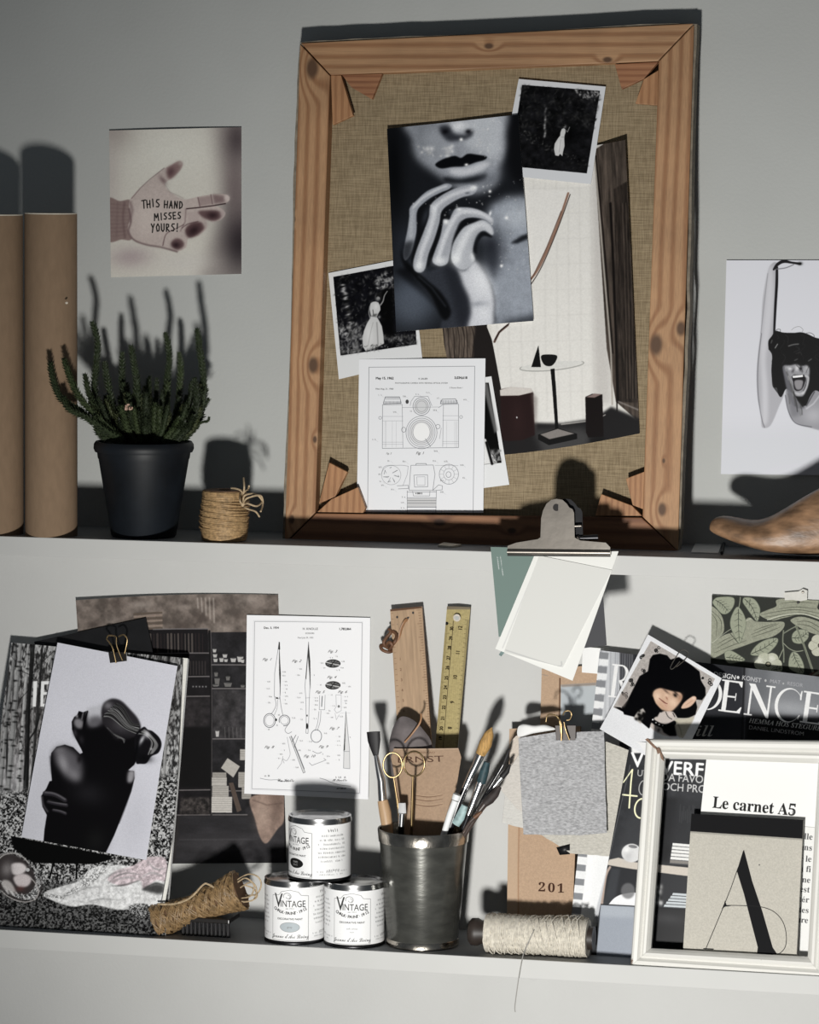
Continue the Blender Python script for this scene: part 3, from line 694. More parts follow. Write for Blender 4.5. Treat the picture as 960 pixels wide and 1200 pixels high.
sheet('hand_photo_print', qd, [.003, .002, .001, .0012], P.material('hand_photo', .5), M_paper, 'square photo of an open palm with handwritten words, stuck above the potted plant', 'photograph', bend=lambda u, v: .0015*(1-v)*math.sin(u*3.1))

# canvas prints ---------------------------------------------------
def CS(q, k=0): return [SF(y)-.0185+.0008+k for x, y in q]
# interior page
qd = [(515, 200), (735, 165), (750, 508), (533, 538)]
P = Print(qd, 2, (228, 226, 220)).frame(500, 380, 3.556)
P.poly([(280, -800), (760, -800), (770, 330), (740, 380), (560, 405), (440, 420), (280, 400)], (235, 233, 228)).poly([(690, -800), (760, -800), (770, 330), (700, 330)], (196, 192, 188), .7, 12)
for k in range(9): P.line([(300+k*48, -600), (300+k*50, 380)], 4, (206, 204, 200), .45, 3)
for k in range(9): P.line([(290, -560+k*105), (740, -570+k*105)], 3, (210, 208, 204), .4, 2)
P.poly([(-100, -600), (270, -600), (262, 10), (280, 60), (305, 260), (300, 560), (-100, 560)], (34, 30, 29))
P.poly([(-100, -400), (210, -400), (215, 20), (200, 140), (60, 150), (80, 60), (70, 0), (-100, -100)], (92, 82, 74), 1, 3, tex=.5, cell=22, sx=.4, sy=3)
for k in range(7): P.line([(90+k*17, -20), (100+k*17+rr.uniform(-9, 9), 60), (92+k*17, 145)], 3.5, (24, 20, 18), .7, 1, True)
P.poly([(280, 60), (330, -20), (420, -400), (400, -560), (560, -560), (610, -560), (545, -420), (430, -180), (330, 20), (290, 72)], (240, 238, 234), .8, 3)
P.line([(590, -545), (540, -400), (470, -240), (428, -180)], [9, 12, 8], (150, 118, 102), 1, 1, True).line([(598, -540), (545, -395), (480, -240), (432, -160)], 4, (48, 36, 32), .9, .6, True).line([(560, -470), (500, -320), (440, -190)], 4, (84, 60, 50), .8, .6)
P.line([(290, 70), (310, 30), (345, 0)], 9, (90, 70, 62), 1, 1).line([(292, 60), (318, 20), (350, -6)], 4, (30, 24, 22), 1)
P.poly([(700, -725), (860, -820), (900, 330), (900, 420), (790, 320), (752, 100)], (74, 66, 60), 1, 1, tex=.55, cell=26, sx=.35, sy=4)
P.poly([(786, -560), (860, -600), (880, 330), (800, 320)], (50, 44, 40), 1, 2, tex=.6, cell=20, sx=.35, sy=4)
P.line([(700, -725), (735, -300), (770, 120), (775, 330)], 7, (178, 172, 164), .9, 1).line([(708, -700), (745, -300), (778, 120)], 6, (26, 22, 20), .9, 1).line([(770, -500), (783, -200), (800, 320)], 10, (18, 15, 14), .95, 2).line([(778, -320), (792, 60), (795, 400)], 6, (22, 18, 16), .9, 1)
for k in range(9): P.line([(815+k*7, -500), (826+k*7, -100+rr.uniform(-40, 40)), (832+k*6, 310)], 2.6, (112, 100, 90) if k % 2 else (26, 22, 20), .5, 1, True)
P.poly([(250, 440), (450, 400), (560, 402), (700, 385), (770, 340), (900, 400), (900, 560), (250, 600)], (34, 33, 34), 1, 5).poly([(440, 430), (650, 420), (700, 470), (500, 560)], (92, 92, 92), .6, 14).line([(800, 320), (900, 365)], 5, (150, 144, 140), .8, 2).line([(560, 406), (600, 402), (700, 392), (745, 372)], 4, (210, 206, 200), .8, 1)
P.poly([(300, 268), (345, 258), (430, 262), (442, 280), (447, 450), (400, 470), (335, 478), (300, 470)], (40, 25, 25), 1, 2).blob(372, 380, 26, 70, (54, 36, 36), .5).poly([(300, 270), (345, 256), (435, 260), (438, 276), (380, 290), (300, 294)], (216, 210, 204), 1, 1).poly([(430, 270), (460, 300), (452, 450)], (120, 112, 108), .5, 5).disc(370, 380, 3, 4, 210)
P.ring(522, 168, 134, 17, 5, (176, 176, 172), 1, -5, -20, 200).disc(522, 165, 130, 14, (222, 222, 218), .8, -5)
P.poly([(516, 180), (533, 178), (549, 452), (536, 452)], 16).poly([(461, 448), (545, 420), (626, 445), (627, 466), (508, 490), (462, 468)], 20).poly([(470, 447), (545, 424), (616, 444), (510, 466)], (150, 144, 140), .9, 1)
P.poly([(468, 82), (476, 172), (436, 172)], 14).poly([(478, 126), (500, 120), (542, 124), (540, 145), (522, 166), (497, 166), (482, 150)], 22, sm=True)
P.poly([(661, 296), (690, 284), (733, 288), (738, 460), (674, 462), (664, 440)], (22, 16, 16), 1, 1).poly([(664, 297), (700, 283), (730, 288), (700, 300)], (150, 130, 126), .9, 1).poly([(674, 462), (738, 460), (745, 500), (690, 500)], 16, .6, 5)
P.grain(.03, 3); P.gain(.97)
sheet('interior_photo_page', qd, CS(qd), P.material('interior_page', .4), M_paper, 'colour page of a pale curtained window and round side table, pinned on the linen canvas', 'page',
      bend=lambda u, v: .0006+.004*(u-.5)**2+(.010*max(0, u-.80)/.2*(1-v)), edge=lambda u, v: (u+(.03*math.sin(v*9)*(1-u)**3), v+.012*math.sin(u*math.pi)*v))
def trees(P, pts, seed, n=260, lo=10, hi=120, size=5):
    P.speckle(pts, n, size, lo, hi, seed, .75)
# polaroid upper right
qd = [(608, 92.5), (710, 101.5), (693, 216), (587, 205)]
P = Print(qd, 2.6, (224, 226, 230)).frame(590, 80, 5.333)
iq = [(118, 102), (604, 140), (524, 655), (40, 610)]
P.poly(iq, (22, 22, 24), tex=.9, cell=40)
trees(P, [(118, 102), (604, 140), (570, 380), (80, 360)], 3, 420, 12, 70, 11); P.speckle([(450, 130), (600, 145), (580, 210), (470, 170)], 70, 9, 130, 230, 5)
P.speckle([(100, 380), (180, 390), (330, 500), (500, 560), (520, 600), (90, 440)], 260, 8, 30, 95, 9); P.speckle([(90, 560), (530, 590), (520, 640), (90, 600)], 120, 8, 12, 50, 6)
for k in range(12): P.blob(262+rr.uniform(-5, 5), 230+k*17, 6, 9, 180 if k % 3 else 90, .8 if k > 4 else .4)
P.blob(418, 400, 24, 60, 8, .95).poly([(366, 374), (378, 368), (388, 374), (390, 395), (384, 412), (382, 430), (384, 480), (374, 520), (370, 545), (356, 530), (346, 544), (326, 540), (318, 500), (322, 466), (344, 430), (356, 415), (358, 395)], 214, 1, 1.2).blob(384, 357, 8, 9, 150).blob(378, 352, 8, 6, 20).blob(348, 480, 12, 36, 250, .5).line([(364, 425), (380, 424)], 3, 120, .7).line([(360, 440), (350, 520)], 4, 150, .6, 1).line([(388, 380), (402, 392), (415, 362)], 5, 140, .9, 1)
P.gain(.96); sheet('instant_photo', qd, CS(qd, .003), P.material('instant_photo_dark_forest', .3), M_paper, 'white bordered instant photo of a tiny bride in dark forest, upper right of the canvas', 'photograph', bend=lambda u, v: .002*v)
# polaroid left
qd = [(385, 320), (482, 301), (495, 421), (398, 444.5)]
P = Print(qd, 3, (228, 229, 230)).frame(370, 290, 6.857)
P.poly([(143, 236), (780, 118), (812, 778), (205, 868)], (16, 16, 20), tex=.6, cell=50)
trees(P, [(143, 236), (780, 118), (800, 560), (180, 640)], 13, 420, 10, 110, 11); P.speckle([(480, 220), (620, 190), (630, 330), (500, 330)], 80, 11, 100, 220, 15)
for k in range(26): P.blob(222+k*2.6+rr.uniform(-8, 8), 300+k*12.5, 16, 7, rr.choice([200, 170, 60, 20]), .85, rr.uniform(-20, 20))
P.speckle([(190, 620), (400, 610), (390, 830), (210, 860)], 260, 13, 40, 215, 19); P.speckle([(560, 700), (800, 690), (808, 775), (560, 810)], 160, 11, 20, 160, 20)
P.poly([(540, 330), (630, 330), (640, 700), (560, 720), (520, 500)], 8, .9, 12)
P.poly([(450, 446), (470, 434), (492, 432), (512, 440), (526, 470), (528, 500), (512, 528), (500, 556), (520, 590), (540, 630), (552, 700), (558, 770), (500, 800), (412, 832), (390, 800), (384, 730), (396, 670), (420, 610), (446, 566), (452, 545), (446, 520), (440, 480)], 206, 1, 2)
P.blob(440, 700, 30, 80, 240, .5).line([(500, 600), (505, 680), (510, 780)], 9, 130, .7, 3, True).line([(470, 600), (450, 680), (430, 790)], 6, 160, .6, 2, True).line([(452, 548), (500, 556)], 6, 110, .8, 2).line([(444, 470), (436, 520), (446, 566)], 9, 150, .9, 2, True).line([(468, 500), (474, 545)], 7, 70, .8, 2).blob(492, 470, 14, 20, 236, .6)
P.blob(506, 404, 17, 21, 150).poly([(500, 372), (530, 362), (536, 386), (524, 398), (508, 390), (494, 400)], 26, .95, 3, True).line([(516, 398), (520, 412)], 5, 210, .6, 1).line([(528, 460), (548, 430), (560, 385), (582, 350)], [12, 9, 7], 165, .9, 2, True).blob(484, 540, 18, 9, 60, .8).blob(518, 556, 10, 10, 180, .7)
P.speckle([(400, 790), (560, 770), (540, 820), (420, 840)], 60, 9, 20, 200, 22)
P.gain(.96); sheet('instant_photo', qd, CS(qd, .001), P.material('instant_photo_bride', .3), M_paper, 'white bordered instant photo of a standing bride beside a birch, left on the canvas', 'photograph', bend=lambda u, v: .003*v*(1-u))
# polaroid behind the patent
qd = [(500, 452), (576, 441), (597, 568), (520, 578)]
P = Print(qd, 2.6, (228, 229, 230)).frame(410, 410, 4.8)
P.poly([(600, 190), (782, 184), (854, 634), (700, 650)], 12).poly([(745, 185), (775, 186), (832, 450), (815, 470)], 120, .8, 4).poly([(690, 650), (740, 490), (765, 500), (790, 570), (830, 636)], 225, 1, 2).speckle([(790, 560), (850, 560), (854, 634), (800, 638)], 60, 8, 10, 210, 2).line([(768, 520), (800, 640)], 14, 15, 1, 2)
sheet('instant_photo', qd, CS(qd, .0012), P.material('instant_photo_mostly_hidden', .3), M_paper, 'instant photo mostly hidden behind the camera drawing sheet', 'photograph')
# portrait
qd = [(454, 151), (608, 134.5), (625.5, 376), (464.5, 389)]
P = Print(qd, 2.4, (26, 28, 32)).frame(440, 130, 4.445)
P.poly([(180, 60), (700, 20), (720, 120), (660, 260), (620, 380), (480, 420), (330, 330), (215, 240), (190, 140)], (146, 150, 158), 1, 18, True, tex=.1, cell=24).poly([(190, 60), (330, 60), (330, 230), (230, 220)], (90, 94, 100), .5, 20).poly([(470, 60), (660, 40), (640, 250), (560, 210), (480, 180)], (190, 194, 200), .85, 22, True).blob(300, 180, 60, 60, (150, 154, 160), .6)
P.poly([(700, 20), (820, 20), (820, 420), (700, 330), (680, 120)], (14, 15, 18), 1, 16).blob(95, 300, 50, 260, (8, 9, 11), .95)
P.blob(560, 150, 70, 60, (176, 180, 186), .6).blob(300, 130, 50, 60, (156, 160, 168), .6).blob(430, 78, 46, 28, (222, 224, 228), .95).poly([(330, 85), (380, 75), (410, 115), (470, 120), (505, 95), (500, 130), (440, 150), (370, 150)], (38, 40, 46), .9, 9, True).blob(362, 105, 16, 12, (14, 14, 18), .9).blob(482, 105, 16, 12, (16, 16, 20), .9)
P.poly([(310, 272), (350, 245), (410, 228), (445, 238), (480, 218), (530, 222), (580, 232), (565, 250), (520, 262), (460, 282), (400, 285), (340, 292)], (10, 11, 14), 1, 3, True)
P.poly([(380, 300), (430, 290), (480, 288), (550, 262), (600, 262), (560, 300), (480, 326), (410, 325)], (196, 198, 204), 1, 8, True).poly([(360, 335), (440, 345), (540, 325), (580, 320), (560, 355), (440, 370), (360, 360)], (18, 20, 24), .95, 9, True).blob(590, 350, 60, 34, (104, 108, 116), .7, -20)
P.poly([(600, 480), (680, 440), (820, 430), (830, 1120), (620, 1110), (560, 900), (540, 620)], (142, 148, 158), 1, 20, tex=.12, cell=30).blob(740, 540, 90, 60, (180, 186, 194), .8).poly([(700, 680), (760, 640), (830, 615), (830, 640), (740, 680)], (24, 26, 30), .95, 6).blob(740, 920, 90, 90, (150, 156, 166), .6).poly([(620, 1100), (830, 1060), (830, 1120)], (30, 33, 38), .8, 20).blob(600, 700, 60, 90, (30, 32, 38), .9).poly([(600, 700), (640, 760), (620, 880), (560, 760)], (44, 47, 54), .8, 16)
P.blob(190, 960, 120, 110, (84, 92, 104), .9).blob(150, 700, 60, 120, (46, 50, 58), .7).poly([(100, 820), (180, 800), (400, 1040), (380, 1080)], (10, 11, 14), .9, 12)
P.frame(465, 200, 6.32)
P.blob(110, 1000, 130, 130, (78, 84, 94), .85)
P.poly([(100, 740), (200, 745), (330, 700), (420, 690), (520, 690), (580, 650), (650, 730), (705, 850), (728, 960), (725, 1050), (700, 1140), (350, 1180), (330, 1080), (230, 900)], (50, 53, 60), 1, 8, True, tex=.1, cell=10)
P.poly([(420, 690), (500, 730), (575, 650), (645, 740), (695, 840), (722, 960), (718, 1050), (700, 1150), (530, 1190), (545, 1050), (530, 950), (490, 850), (460, 760)], (198, 200, 206), 1, 14, True).blob(620, 800, 60, 110, (222, 224, 228), .8, -20).blob(600, 980, 60, 20, (120, 124, 132), .5).blob(640, 1060, 40, 50, (214, 216, 220), .7)
P.poly([(30, 560), (60, 640), (200, 780), (330, 900), (400, 1040), (340, 1100), (240, 900), (60, 700)], (7, 8, 10), .95, 9, True).line([(160, 770), (260, 860), (360, 1000)], 10, (72, 76, 84), .5, 6)
P.poly([(340, 690), (430, 700), (470, 820), (530, 950), (520, 1100), (460, 1150), (400, 900)], (34, 36, 42), .85, 20, True)
P.poly([(96, 262), (140, 212), (220, 140), (310, 100), (365, 82), (408, 96), (378, 128), (330, 146), (250, 186), (172, 250), (152, 300), (150, 400), (132, 500), (104, 600), (64, 650), (48, 590), (78, 430), (92, 330)], (150, 154, 162), 1, 4, True).poly([(40, 520), (130, 500), (110, 620), (60, 680), (30, 620)], (20, 22, 26), .75, 16)
P.line([(120, 262), (190, 190), (300, 125), (370, 100)], [14, 18, 12], (206, 208, 212), .9, 6, True).line([(120, 280), (108, 380), (104, 480)], 22, (176, 180, 186), .8, 8)
P.poly([(150, 290), (230, 220), (330, 150), (420, 120), (330, 175), (250, 240), (236, 330), (180, 500), (130, 680), (106, 640), (148, 470)], (16, 17, 20), .9, 5, True).blob(210, 320, 20, 60, (60, 64, 72), .6, 20)
P.poly([(130, 722), (122, 660), (150, 560), (200, 430), (235, 330), (248, 245), (300, 188), (400, 130), (500, 100), (585, 98), (592, 130), (560, 162), (480, 184), (400, 225), (335, 280), (312, 380), (275, 500), (235, 600), (208, 712), (172, 742)], (160, 163, 170), 1, 4, True)
P.line([(160, 700), (185, 580), (235, 450), (270, 330), (290, 250), (380, 180), (480, 140), (570, 120)], [26, 34, 36, 30, 26, 22], (210, 212, 217), .9, 9, True).blob(272, 262, 20, 26, (226, 228, 232), .6).blob(565, 112, 22, 14, (240, 242, 244), .9).blob(168, 690, 28, 34, (226, 228, 230), .8).blob(520, 150, 16, 8, (80, 84, 92), .6)
P.poly([(335, 285), (420, 250), (380, 330), (340, 400), (300, 500), (262, 640), (225, 700), (245, 600), (285, 480), (318, 370)], (14, 15, 18), .9, 6, True).blob(400, 290, 24, 20, (50, 54, 60), .8)
P.poly([(262, 640), (288, 560), (320, 470), (338, 380), (345, 345), (385, 348), (402, 315), (430, 268), (480, 256), (560, 262), (640, 290), (700, 330), (716, 360), (706, 382), (660, 350), (600, 335), (540, 332), (492, 350), (452, 420), (422, 500), (392, 600), (372, 672), (320, 694), (272, 672)], (160, 163, 170), 1, 4, True)
P.line([(300, 650), (330, 550), (370, 440), (430, 330), (480, 290), (570, 290), (640, 310), (700, 350)], [30, 34, 34, 30, 22], (212, 214, 219), .9, 9, True).blob(362, 362, 17, 17, (244, 245, 246), .9).blob(460, 272, 18, 12, (232, 234, 236), .8).blob(318, 655, 44, 28, (230, 232, 234), .8).blob(690, 300, 9, 16, (236, 238, 240), .9, 20)
P.poly([(485, 352), (600, 350), (540, 385), (470, 450), (420, 560), (404, 620), (408, 520), (440, 420)], (14, 15, 18), .9, 6, True)
P.poly([(400, 622), (410, 540), (450, 460), (500, 400), (570, 370), (640, 350), (700, 395), (716, 452), (690, 462), (650, 430), (604, 450), (576, 505), (560, 600), (578, 650), (500, 722), (430, 692)], (178, 181, 187), 1, 5, True)
P.line([(440, 640), (470, 550), (530, 440), (600, 390), (660, 390), (700, 440)], [50, 54, 40, 26, 12], (216, 218, 222), .9, 12, True).blob(430, 640, 34, 40, (232, 234, 236), .8).blob(558, 622, 16, 30, (236, 238, 240), .8)
P.poly([(610, 452), (650, 436), (700, 465), (700, 480), (640, 470), (600, 520), (590, 600), (570, 560)], (14, 15, 18), .95, 6, True).blob(620, 570, 40, 80, (34, 37, 42), .8)
P.frame(440, 130, 4.445)
P.speckle([(470, 60), (660, 40), (640, 260), (520, 220)], 40, 5, 190, 235, 31, .5, asp=1.3); P.speckle([(210, 180), (400, 170), (400, 240), (240, 240)], 26, 9, 180, 240, 32, .7, asp=1.2); P.speckle([(620, 330), (800, 330), (800, 900), (640, 900)], 60, 3.6, 170, 230, 33, .5, asp=1.2); P.speckle([(190, 430), (600, 350), (620, 600), (200, 600)], 50, 4, 190, 245, 34, .6, asp=1.2)
P.blob(445, 145, 8, 8, 245).blob(472, 272, 9, 6, 240).blob(595, 408, 7, 7, 235).blob(682, 545, 8, 8, 235).blob(655, 797, 7, 7, 235)
P.grain(.07, 2); P.gain(1.06); sheet('portrait_print', qd, CS(qd, .0045), P.material('portrait', .35), M_paper, 'black-and-white print of lips and a raised hand, centre of the linen canvas', 'photograph', bend=lambda u, v: .0035*abs(u-.4)*(1.2-v))
# camera patent
qd = [(421, 421), (569, 420), (566.5, 601), (419, 600)]
P = Print(qd, 3.2, (236, 237, 240)).frame(410, 410, 4.8)
ink = (70, 72, 78)
P.line([(108, 98), (703, 92), (694, 930)], 2.2, ink, .75).line([(108, 98), (104, 925)], 2.2, ink, .75)
P.text('May 15, 1962', 146, 166, 13, 30, bold=.6).text('R. SAUER', 386, 167, 9, 50).text('3,034,618', 588, 163, 13, 30, bold=.6).text('PHOTOGRAPHIC CAMERA WITH VIEWING OPTICAL SYSTEM', 255, 191, 8, 80, sx=.95).text('Filed Aug. 31, 1960', 146, 224, 9, 70).text('2 Sheets-Sheet 1', 560, 217, 8, 90)
def L(pts, w_=1.8, a=.8, **k): P.line(pts, w_, ink, a, **k)
L([(185, 310), (185, 555), (612, 550), (612, 308)], 2); L([(185, 310), (295, 308)], 2); L([(500, 325), (525, 308), (612, 306)], 2); L([(295, 308), (300, 550)], 1.6); L([(527, 310), (523, 545)], 1.6); L([(340, 315), (345, 290), (365, 262), (440, 262), (462, 315)], 1.6); L([(295, 325), (500, 322)], 1.2)
for y in (375, 400, 520, 532): L([(185, y), (300, y)], 1.2, .6); L([(523, y-4), (612, y-4)], 1.2, .6)
for x in (200, 206, 240, 262, 545, 590, 598, 604): L([(x, 402), (x, 548)], 1, .5)
L([(190, 300), (200, 265), (280, 265), (290, 300), (190, 305)], 2.4, .9)
for k in range(16): L([(192+k*6.2, 290), (192+k*6.2, 304)], 2, .8); L([(202+k*5, 266), (202+k*5, 280)], 1.4, .7)
L([(510, 300), (520, 278), (595, 276), (607, 300), (510, 304)], 2.4, .9)
for k in range(14): L([(512+k*7, 285), (512+k*7, 302)], 2, .8)
P.disc(323, 292, 9, 12, 30, .8).ring(404, 318, 48, 50, 2, ink).ring(404, 318, 38, 40, 1.6, ink).ring(404, 318, 28, 30, 1.2, ink).disc(404, 318, 38, 40, 150, .25)
for r_ in (87, 76, 66, 56, 48): P.ring(404, 465, r_, r_*1.06, 2, ink, .8)
P.disc(404, 465, 66, 70, 200, .3).disc(404, 462, 46, 50, 246, .95); L([(425, 500), (455, 545)], 2); P.ring(304, 450, 12, 14, 1.6, ink).ring(496, 432, 12, 12, 1.6, ink).ring(172, 383, 8, 8, 1.4, ink).ring(626, 378, 8, 8, 1.4, ink); L([(515, 440), (505, 500)], 1.4)
P.text('Fig. 1', 372, 588, 15, 50, shear=.4).text('Fig. 2', 205, 588, 10, 90, shear=.4)
L([(180, 700), (200, 655), (270, 650), (300, 650), (330, 655)], 1.6, .7, sm=True); P.ring(235, 705, 54, 54, 1.6, ink, .6).ring(558, 700, 54, 56, 2, ink, .8).ring(558, 700, 30, 32, 1.6, ink, .7).ring(556, 702, 14, 16, 2, ink, .8)
for k in range(22): a = k*.9; P.line([(235+rr.uniform(10, 46)*math.cos(a), 705+rr.uniform(10, 46)*math.sin(a)), (235+44*math.cos(a+.2), 705+44*math.sin(a+.2))], 2, ink, .55)
for k in range(12): a = k*.5236; L([(558+32*math.cos(a), 700+34*math.sin(a)), (558+52*math.cos(a), 700+54*math.sin(a))], 1.2, .6)
L([(335, 790), (345, 650), (470, 648), (480, 700), (468, 790), (335, 790)], 2); L([(372, 648), (375, 640), (430, 640), (433, 648)], 2.4); L([(362, 705), (438, 703), (440, 770), (366, 772), (362, 705)], 2); L([(378, 715), (424, 714), (424, 762), (380, 762), (378, 715)], 1.4, .7); L([(300, 765), (325, 700), (330, 655)], 1.4, .7); L([(468, 790), (500, 760), (522, 765), (520, 788), (470, 792)], 2); L([(268, 765), (330, 762), (332, 780), (275, 782)], 2); L([(480, 650), (610, 652)], 1.4, .6)
L([(325, 792), (325, 925), (485, 925), (488, 792)], 2); P.poly([(325, 835), (487, 835), (487, 880), (325, 880)], 190, .7)
for y in (800, 832, 848, 862, 884, 900): L([(325, y), (487, y)], 2 if y != 884 else 4, .8)
L([(355, 795), (360, 822), (450, 822), (452, 795)], 1.8); P.text('4 000 S', 370, 812, 9, 40, bold=.5)
for (x, y) in [(162, 255), (300, 262), (372, 250), (430, 240), (490, 272), (640, 280), (130, 505), (475, 570), (215, 625), (300, 628), (468, 625), (532, 628), (622, 648), (165, 660), (158, 700), (170, 740), (180, 762), (630, 720), (510, 735), (235, 785), (296, 828), (290, 858), (290, 888), (510, 800), (510, 908), (340, 345), (470, 340), (245, 350)]: squig(P, x, y+4, 15, 9, 50, .7, int(x+y)); L([(x+16, y), (x+30, y+14)], .9, .4)
P.gain(.98); sheet('camera_drawing_print', qd, CS(qd, .0032), P.material('camera_patent', .55), M_paper, 'white sheet with patent line drawing of a camera, standing in the canvas frame', 'print', bend=lambda u, v: .0035*(1-u)*v)
# scream
qd = [(851.5, 305), (985, 305), (979, 557), (845, 555.5)]
P = Print(qd, 2.4, (216, 217, 224)).frame(830, 290, 4.286)
P.poly([(60, 900), (600, 900), (600, 1140), (60, 1140)], (206, 208, 214), .6, 40)
P.poly([(300, 120), (322, 80), (345, 78), (350, 130), (345, 250), (335, 400), (345, 440), (325, 560), (340, 640), (382, 720), (355, 800), (315, 890), (280, 905), (268, 890), (268, 830), (250, 760), (244, 640), (252, 520), (265, 420), (275, 260)], (176, 176, 182), 1, 2, True)
P.poly([(300, 130), (322, 100), (330, 250), (312, 420), (290, 560), (300, 700), (300, 860), (275, 880), (270, 700), (262, 520), (275, 400)], (206, 206, 212), .9, 8, True).line([(268, 430), (250, 600), (252, 740), (270, 860), (284, 902)], 4, (96, 96, 102), .8, 1.5, True).line([(265, 430), (280, 300), (300, 130)], 3, (120, 120, 126), .6, 1)
P.line([(346, 100), (345, 180), (338, 300), (332, 430)], [12, 14, 13, 10], (16, 16, 20), 1, 1, True).line([(330, 110), (350, 84), (380, 70), (420, 76), (462, 82)], [10, 16, 16, 10, 12], (20, 18, 22), 1, 1, True).line([(345, 108), (390, 102), (430, 86)], 5, (120, 120, 126), .9, 1, True).blob(461, 80, 10, 7, 10)
P.poly([(390, 720), (420, 700), (600, 690), (600, 900), (500, 900), (430, 870), (400, 800)], (150, 150, 156), 1, 3, True).poly([(400, 740), (440, 760), (470, 840), (420, 850)], (110, 110, 116), .6, 8).blob(530, 840, 50, 40, (190, 190, 196), .7).line([(388, 740), (404, 820), (440, 880), (520, 900)], 4, (70, 70, 76), .8, 1.5, True)
P.frame(880, 370, 8.571)
P.poly([(180, 330), (178, 250), (212, 200), (245, 150), (290, 155), (330, 165), (430, 168), (500, 162), (560, 175), (640, 212), (690, 225), (760, 240), (760, 740), (650, 745), (600, 800), (550, 900), (500, 860), (440, 800), (380, 740), (350, 735), (310, 810), (280, 790), (262, 720), (228, 705), (208, 560), (215, 400), (190, 345)], (11, 11, 13), 1, 2, True)
P.poly([(330, 500), (400, 492), (450, 482), (500, 500), (560, 495), (592, 540), (580, 660), (552, 760), (520, 806), (455, 806), (425, 740), (400, 660), (350, 600)], (150, 150, 155), 1, 7, True, tex=.2, cell=20).poly([(320, 510), (350, 520), (400, 640), (430, 760), (470, 860), (540, 900), (520, 930), (430, 900), (370, 760), (340, 640)], (110, 110, 116), .9, 6, True)
P.poly([(415, 600), (470, 590), (540, 592), (548, 650), (520, 725), (480, 750), (440, 735), (425, 660)], (20, 18, 22), 1, 2.5, True).poly([(440, 650), (520, 645), (520, 700), (500, 735), (455, 730)], (150, 148, 152), .95, 5, True).poly([(418, 600), (470, 594), (524, 588), (524, 610), (470, 616), (425, 620)], (244, 244, 246), 1, 1.2)
P.blob(462, 520, 26, 26, (216, 216, 220), .9).blob(392, 525, 16, 12, (220, 220, 224), .9).blob(560, 520, 20, 24, (180, 180, 184), .8).blob(500, 525, 14, 20, (20, 20, 24), .9).blob(425, 545, 12, 24, (60, 58, 62), .6, 30).line([(545, 600), (580, 620), (560, 720), (520, 780)], 16, (200, 200, 204), .9, 5, True).line([(552, 620), (556, 680), (530, 750)], 7, (40, 38, 42), .8, 2, True).line([(450, 770), (490, 782), (530, 768)], 20, (208, 208, 212), .8, 7, True)
P.poly([(450, 805), (530, 812), (550, 790), (580, 760), (560, 880), (520, 915), (470, 850)], 12, .9, 5).line([(640, 760), (600, 830), (560, 900)], 12, (60, 60, 64), .8, 3).line([(690, 800), (630, 880), (560, 930)], 14, (200, 200, 206), .8, 4)
r2_ = random.Random(3)
for k in range(46):
    x = r2_.uniform(200, 680); y = r2_.uniform(180, 480); P.line([(x, y), (x+r2_.uniform(-30, 40), y+r2_.uniform(10, 40)), (x+r2_.uniform(-60, 60), y+r2_.uniform(40, 110))], r2_.uniform(2, 6), r2_.choice([5, 8, 44, 70]), .55, 2, True)
P.line([(380, 300), (430, 285), (480, 280)], 12, 120, .9, 4, True).line([(245, 320), (270, 280)], 9, 190, .8, 3).line([(205, 270), (215, 240)], 9, 120, .8, 4).line([(580, 450), (610, 430)], 9, 130, .8, 4).line([(440, 445), (470, 430)], 9, 110, .8, 4).line([(455, 375), (500, 365), (510, 390)], 6, 60, .9, 3, True)
for l in ([(410, 140), (440, 115), (490, 105), (525, 135), (515, 158)], [(245, 150), (270, 132), (298, 135), (295, 160)], [(560, 170), (600, 168), (635, 190), (636, 214)]): P.line(l, 3.5, 120 if l[0][0] == 410 else 14, .9, .6, True)
for k in range(7): P.line([(215+k*7, 600), (218+k*8, 680+k*8), (228+k*9, 715+k*12)], 5, 12, .9, 2, True)
for (x, y, x1, y1, c_) in [(345, 520, 380, 640, 170), (360, 560, 420, 760, 60), (380, 600, 430, 800, 190), (400, 680, 450, 900, 70), (430, 760, 470, 960, 30), (470, 860, 500, 1000, 120), (500, 900, 515, 990, 60), (375, 780, 392, 880, 90)]: P.line([(x, y), ((x+x1)/2+6, (y+y1)/2), (x1, y1)], 9, c_, .7, 4, True)
P.frame(830, 290, 4.286)
P.gain(1.0); sheet('shouting_person_print', qd, [.002, .002, .003, .004], P.material('shouting_person', .5), M_paper, 'white print of a shouting dark-haired person with one arm raised, stuck right of the canvas', 'photograph')

# scissors patent -------------------------------------------------
qd = [(290, 720.5), (434, 724), (432, 936.5), (287.5, 929.5)]
P = Print(qd, 3.4, (240, 240, 242)).frame(280, 710, 5.11)
P.line([(97, 92), (738, 100), (724, 1120), (82, 1092)], 2.4, ink, .6, closed=True).line([(90, 86), (742, 94), (730, 1126), (76, 1098)], 1.2, ink, .3, closed=True)
P.text('Dec. 3, 1934', 150, 136, 12, 50, bold=.5).text('H. KNOLLE', 380, 143, 13, 60).text('SCISSORS', 396, 168, 9, 80).text('Filed July 29, 1933', 350, 194, 9, 80).text('1,783,864', 598, 144, 13, 40, bold=.6)
def fig(t, x, y): P.text(t, x, y, 15, 55, shear=.5, sx=1.2)
fig('Fig. 1', 140, 325); fig('Fig. 2', 315, 335); fig('Fig. 3', 530, 278); fig('Fig. 4', 525, 432); fig('Fig. 5', 455, 520); fig('Fig. 6', 590, 520); fig('Fig. 7', 540, 738); fig('Fig. 8', 152, 850); fig('Fig. 9', 475, 848); fig('Fig. 10', 385, 905)
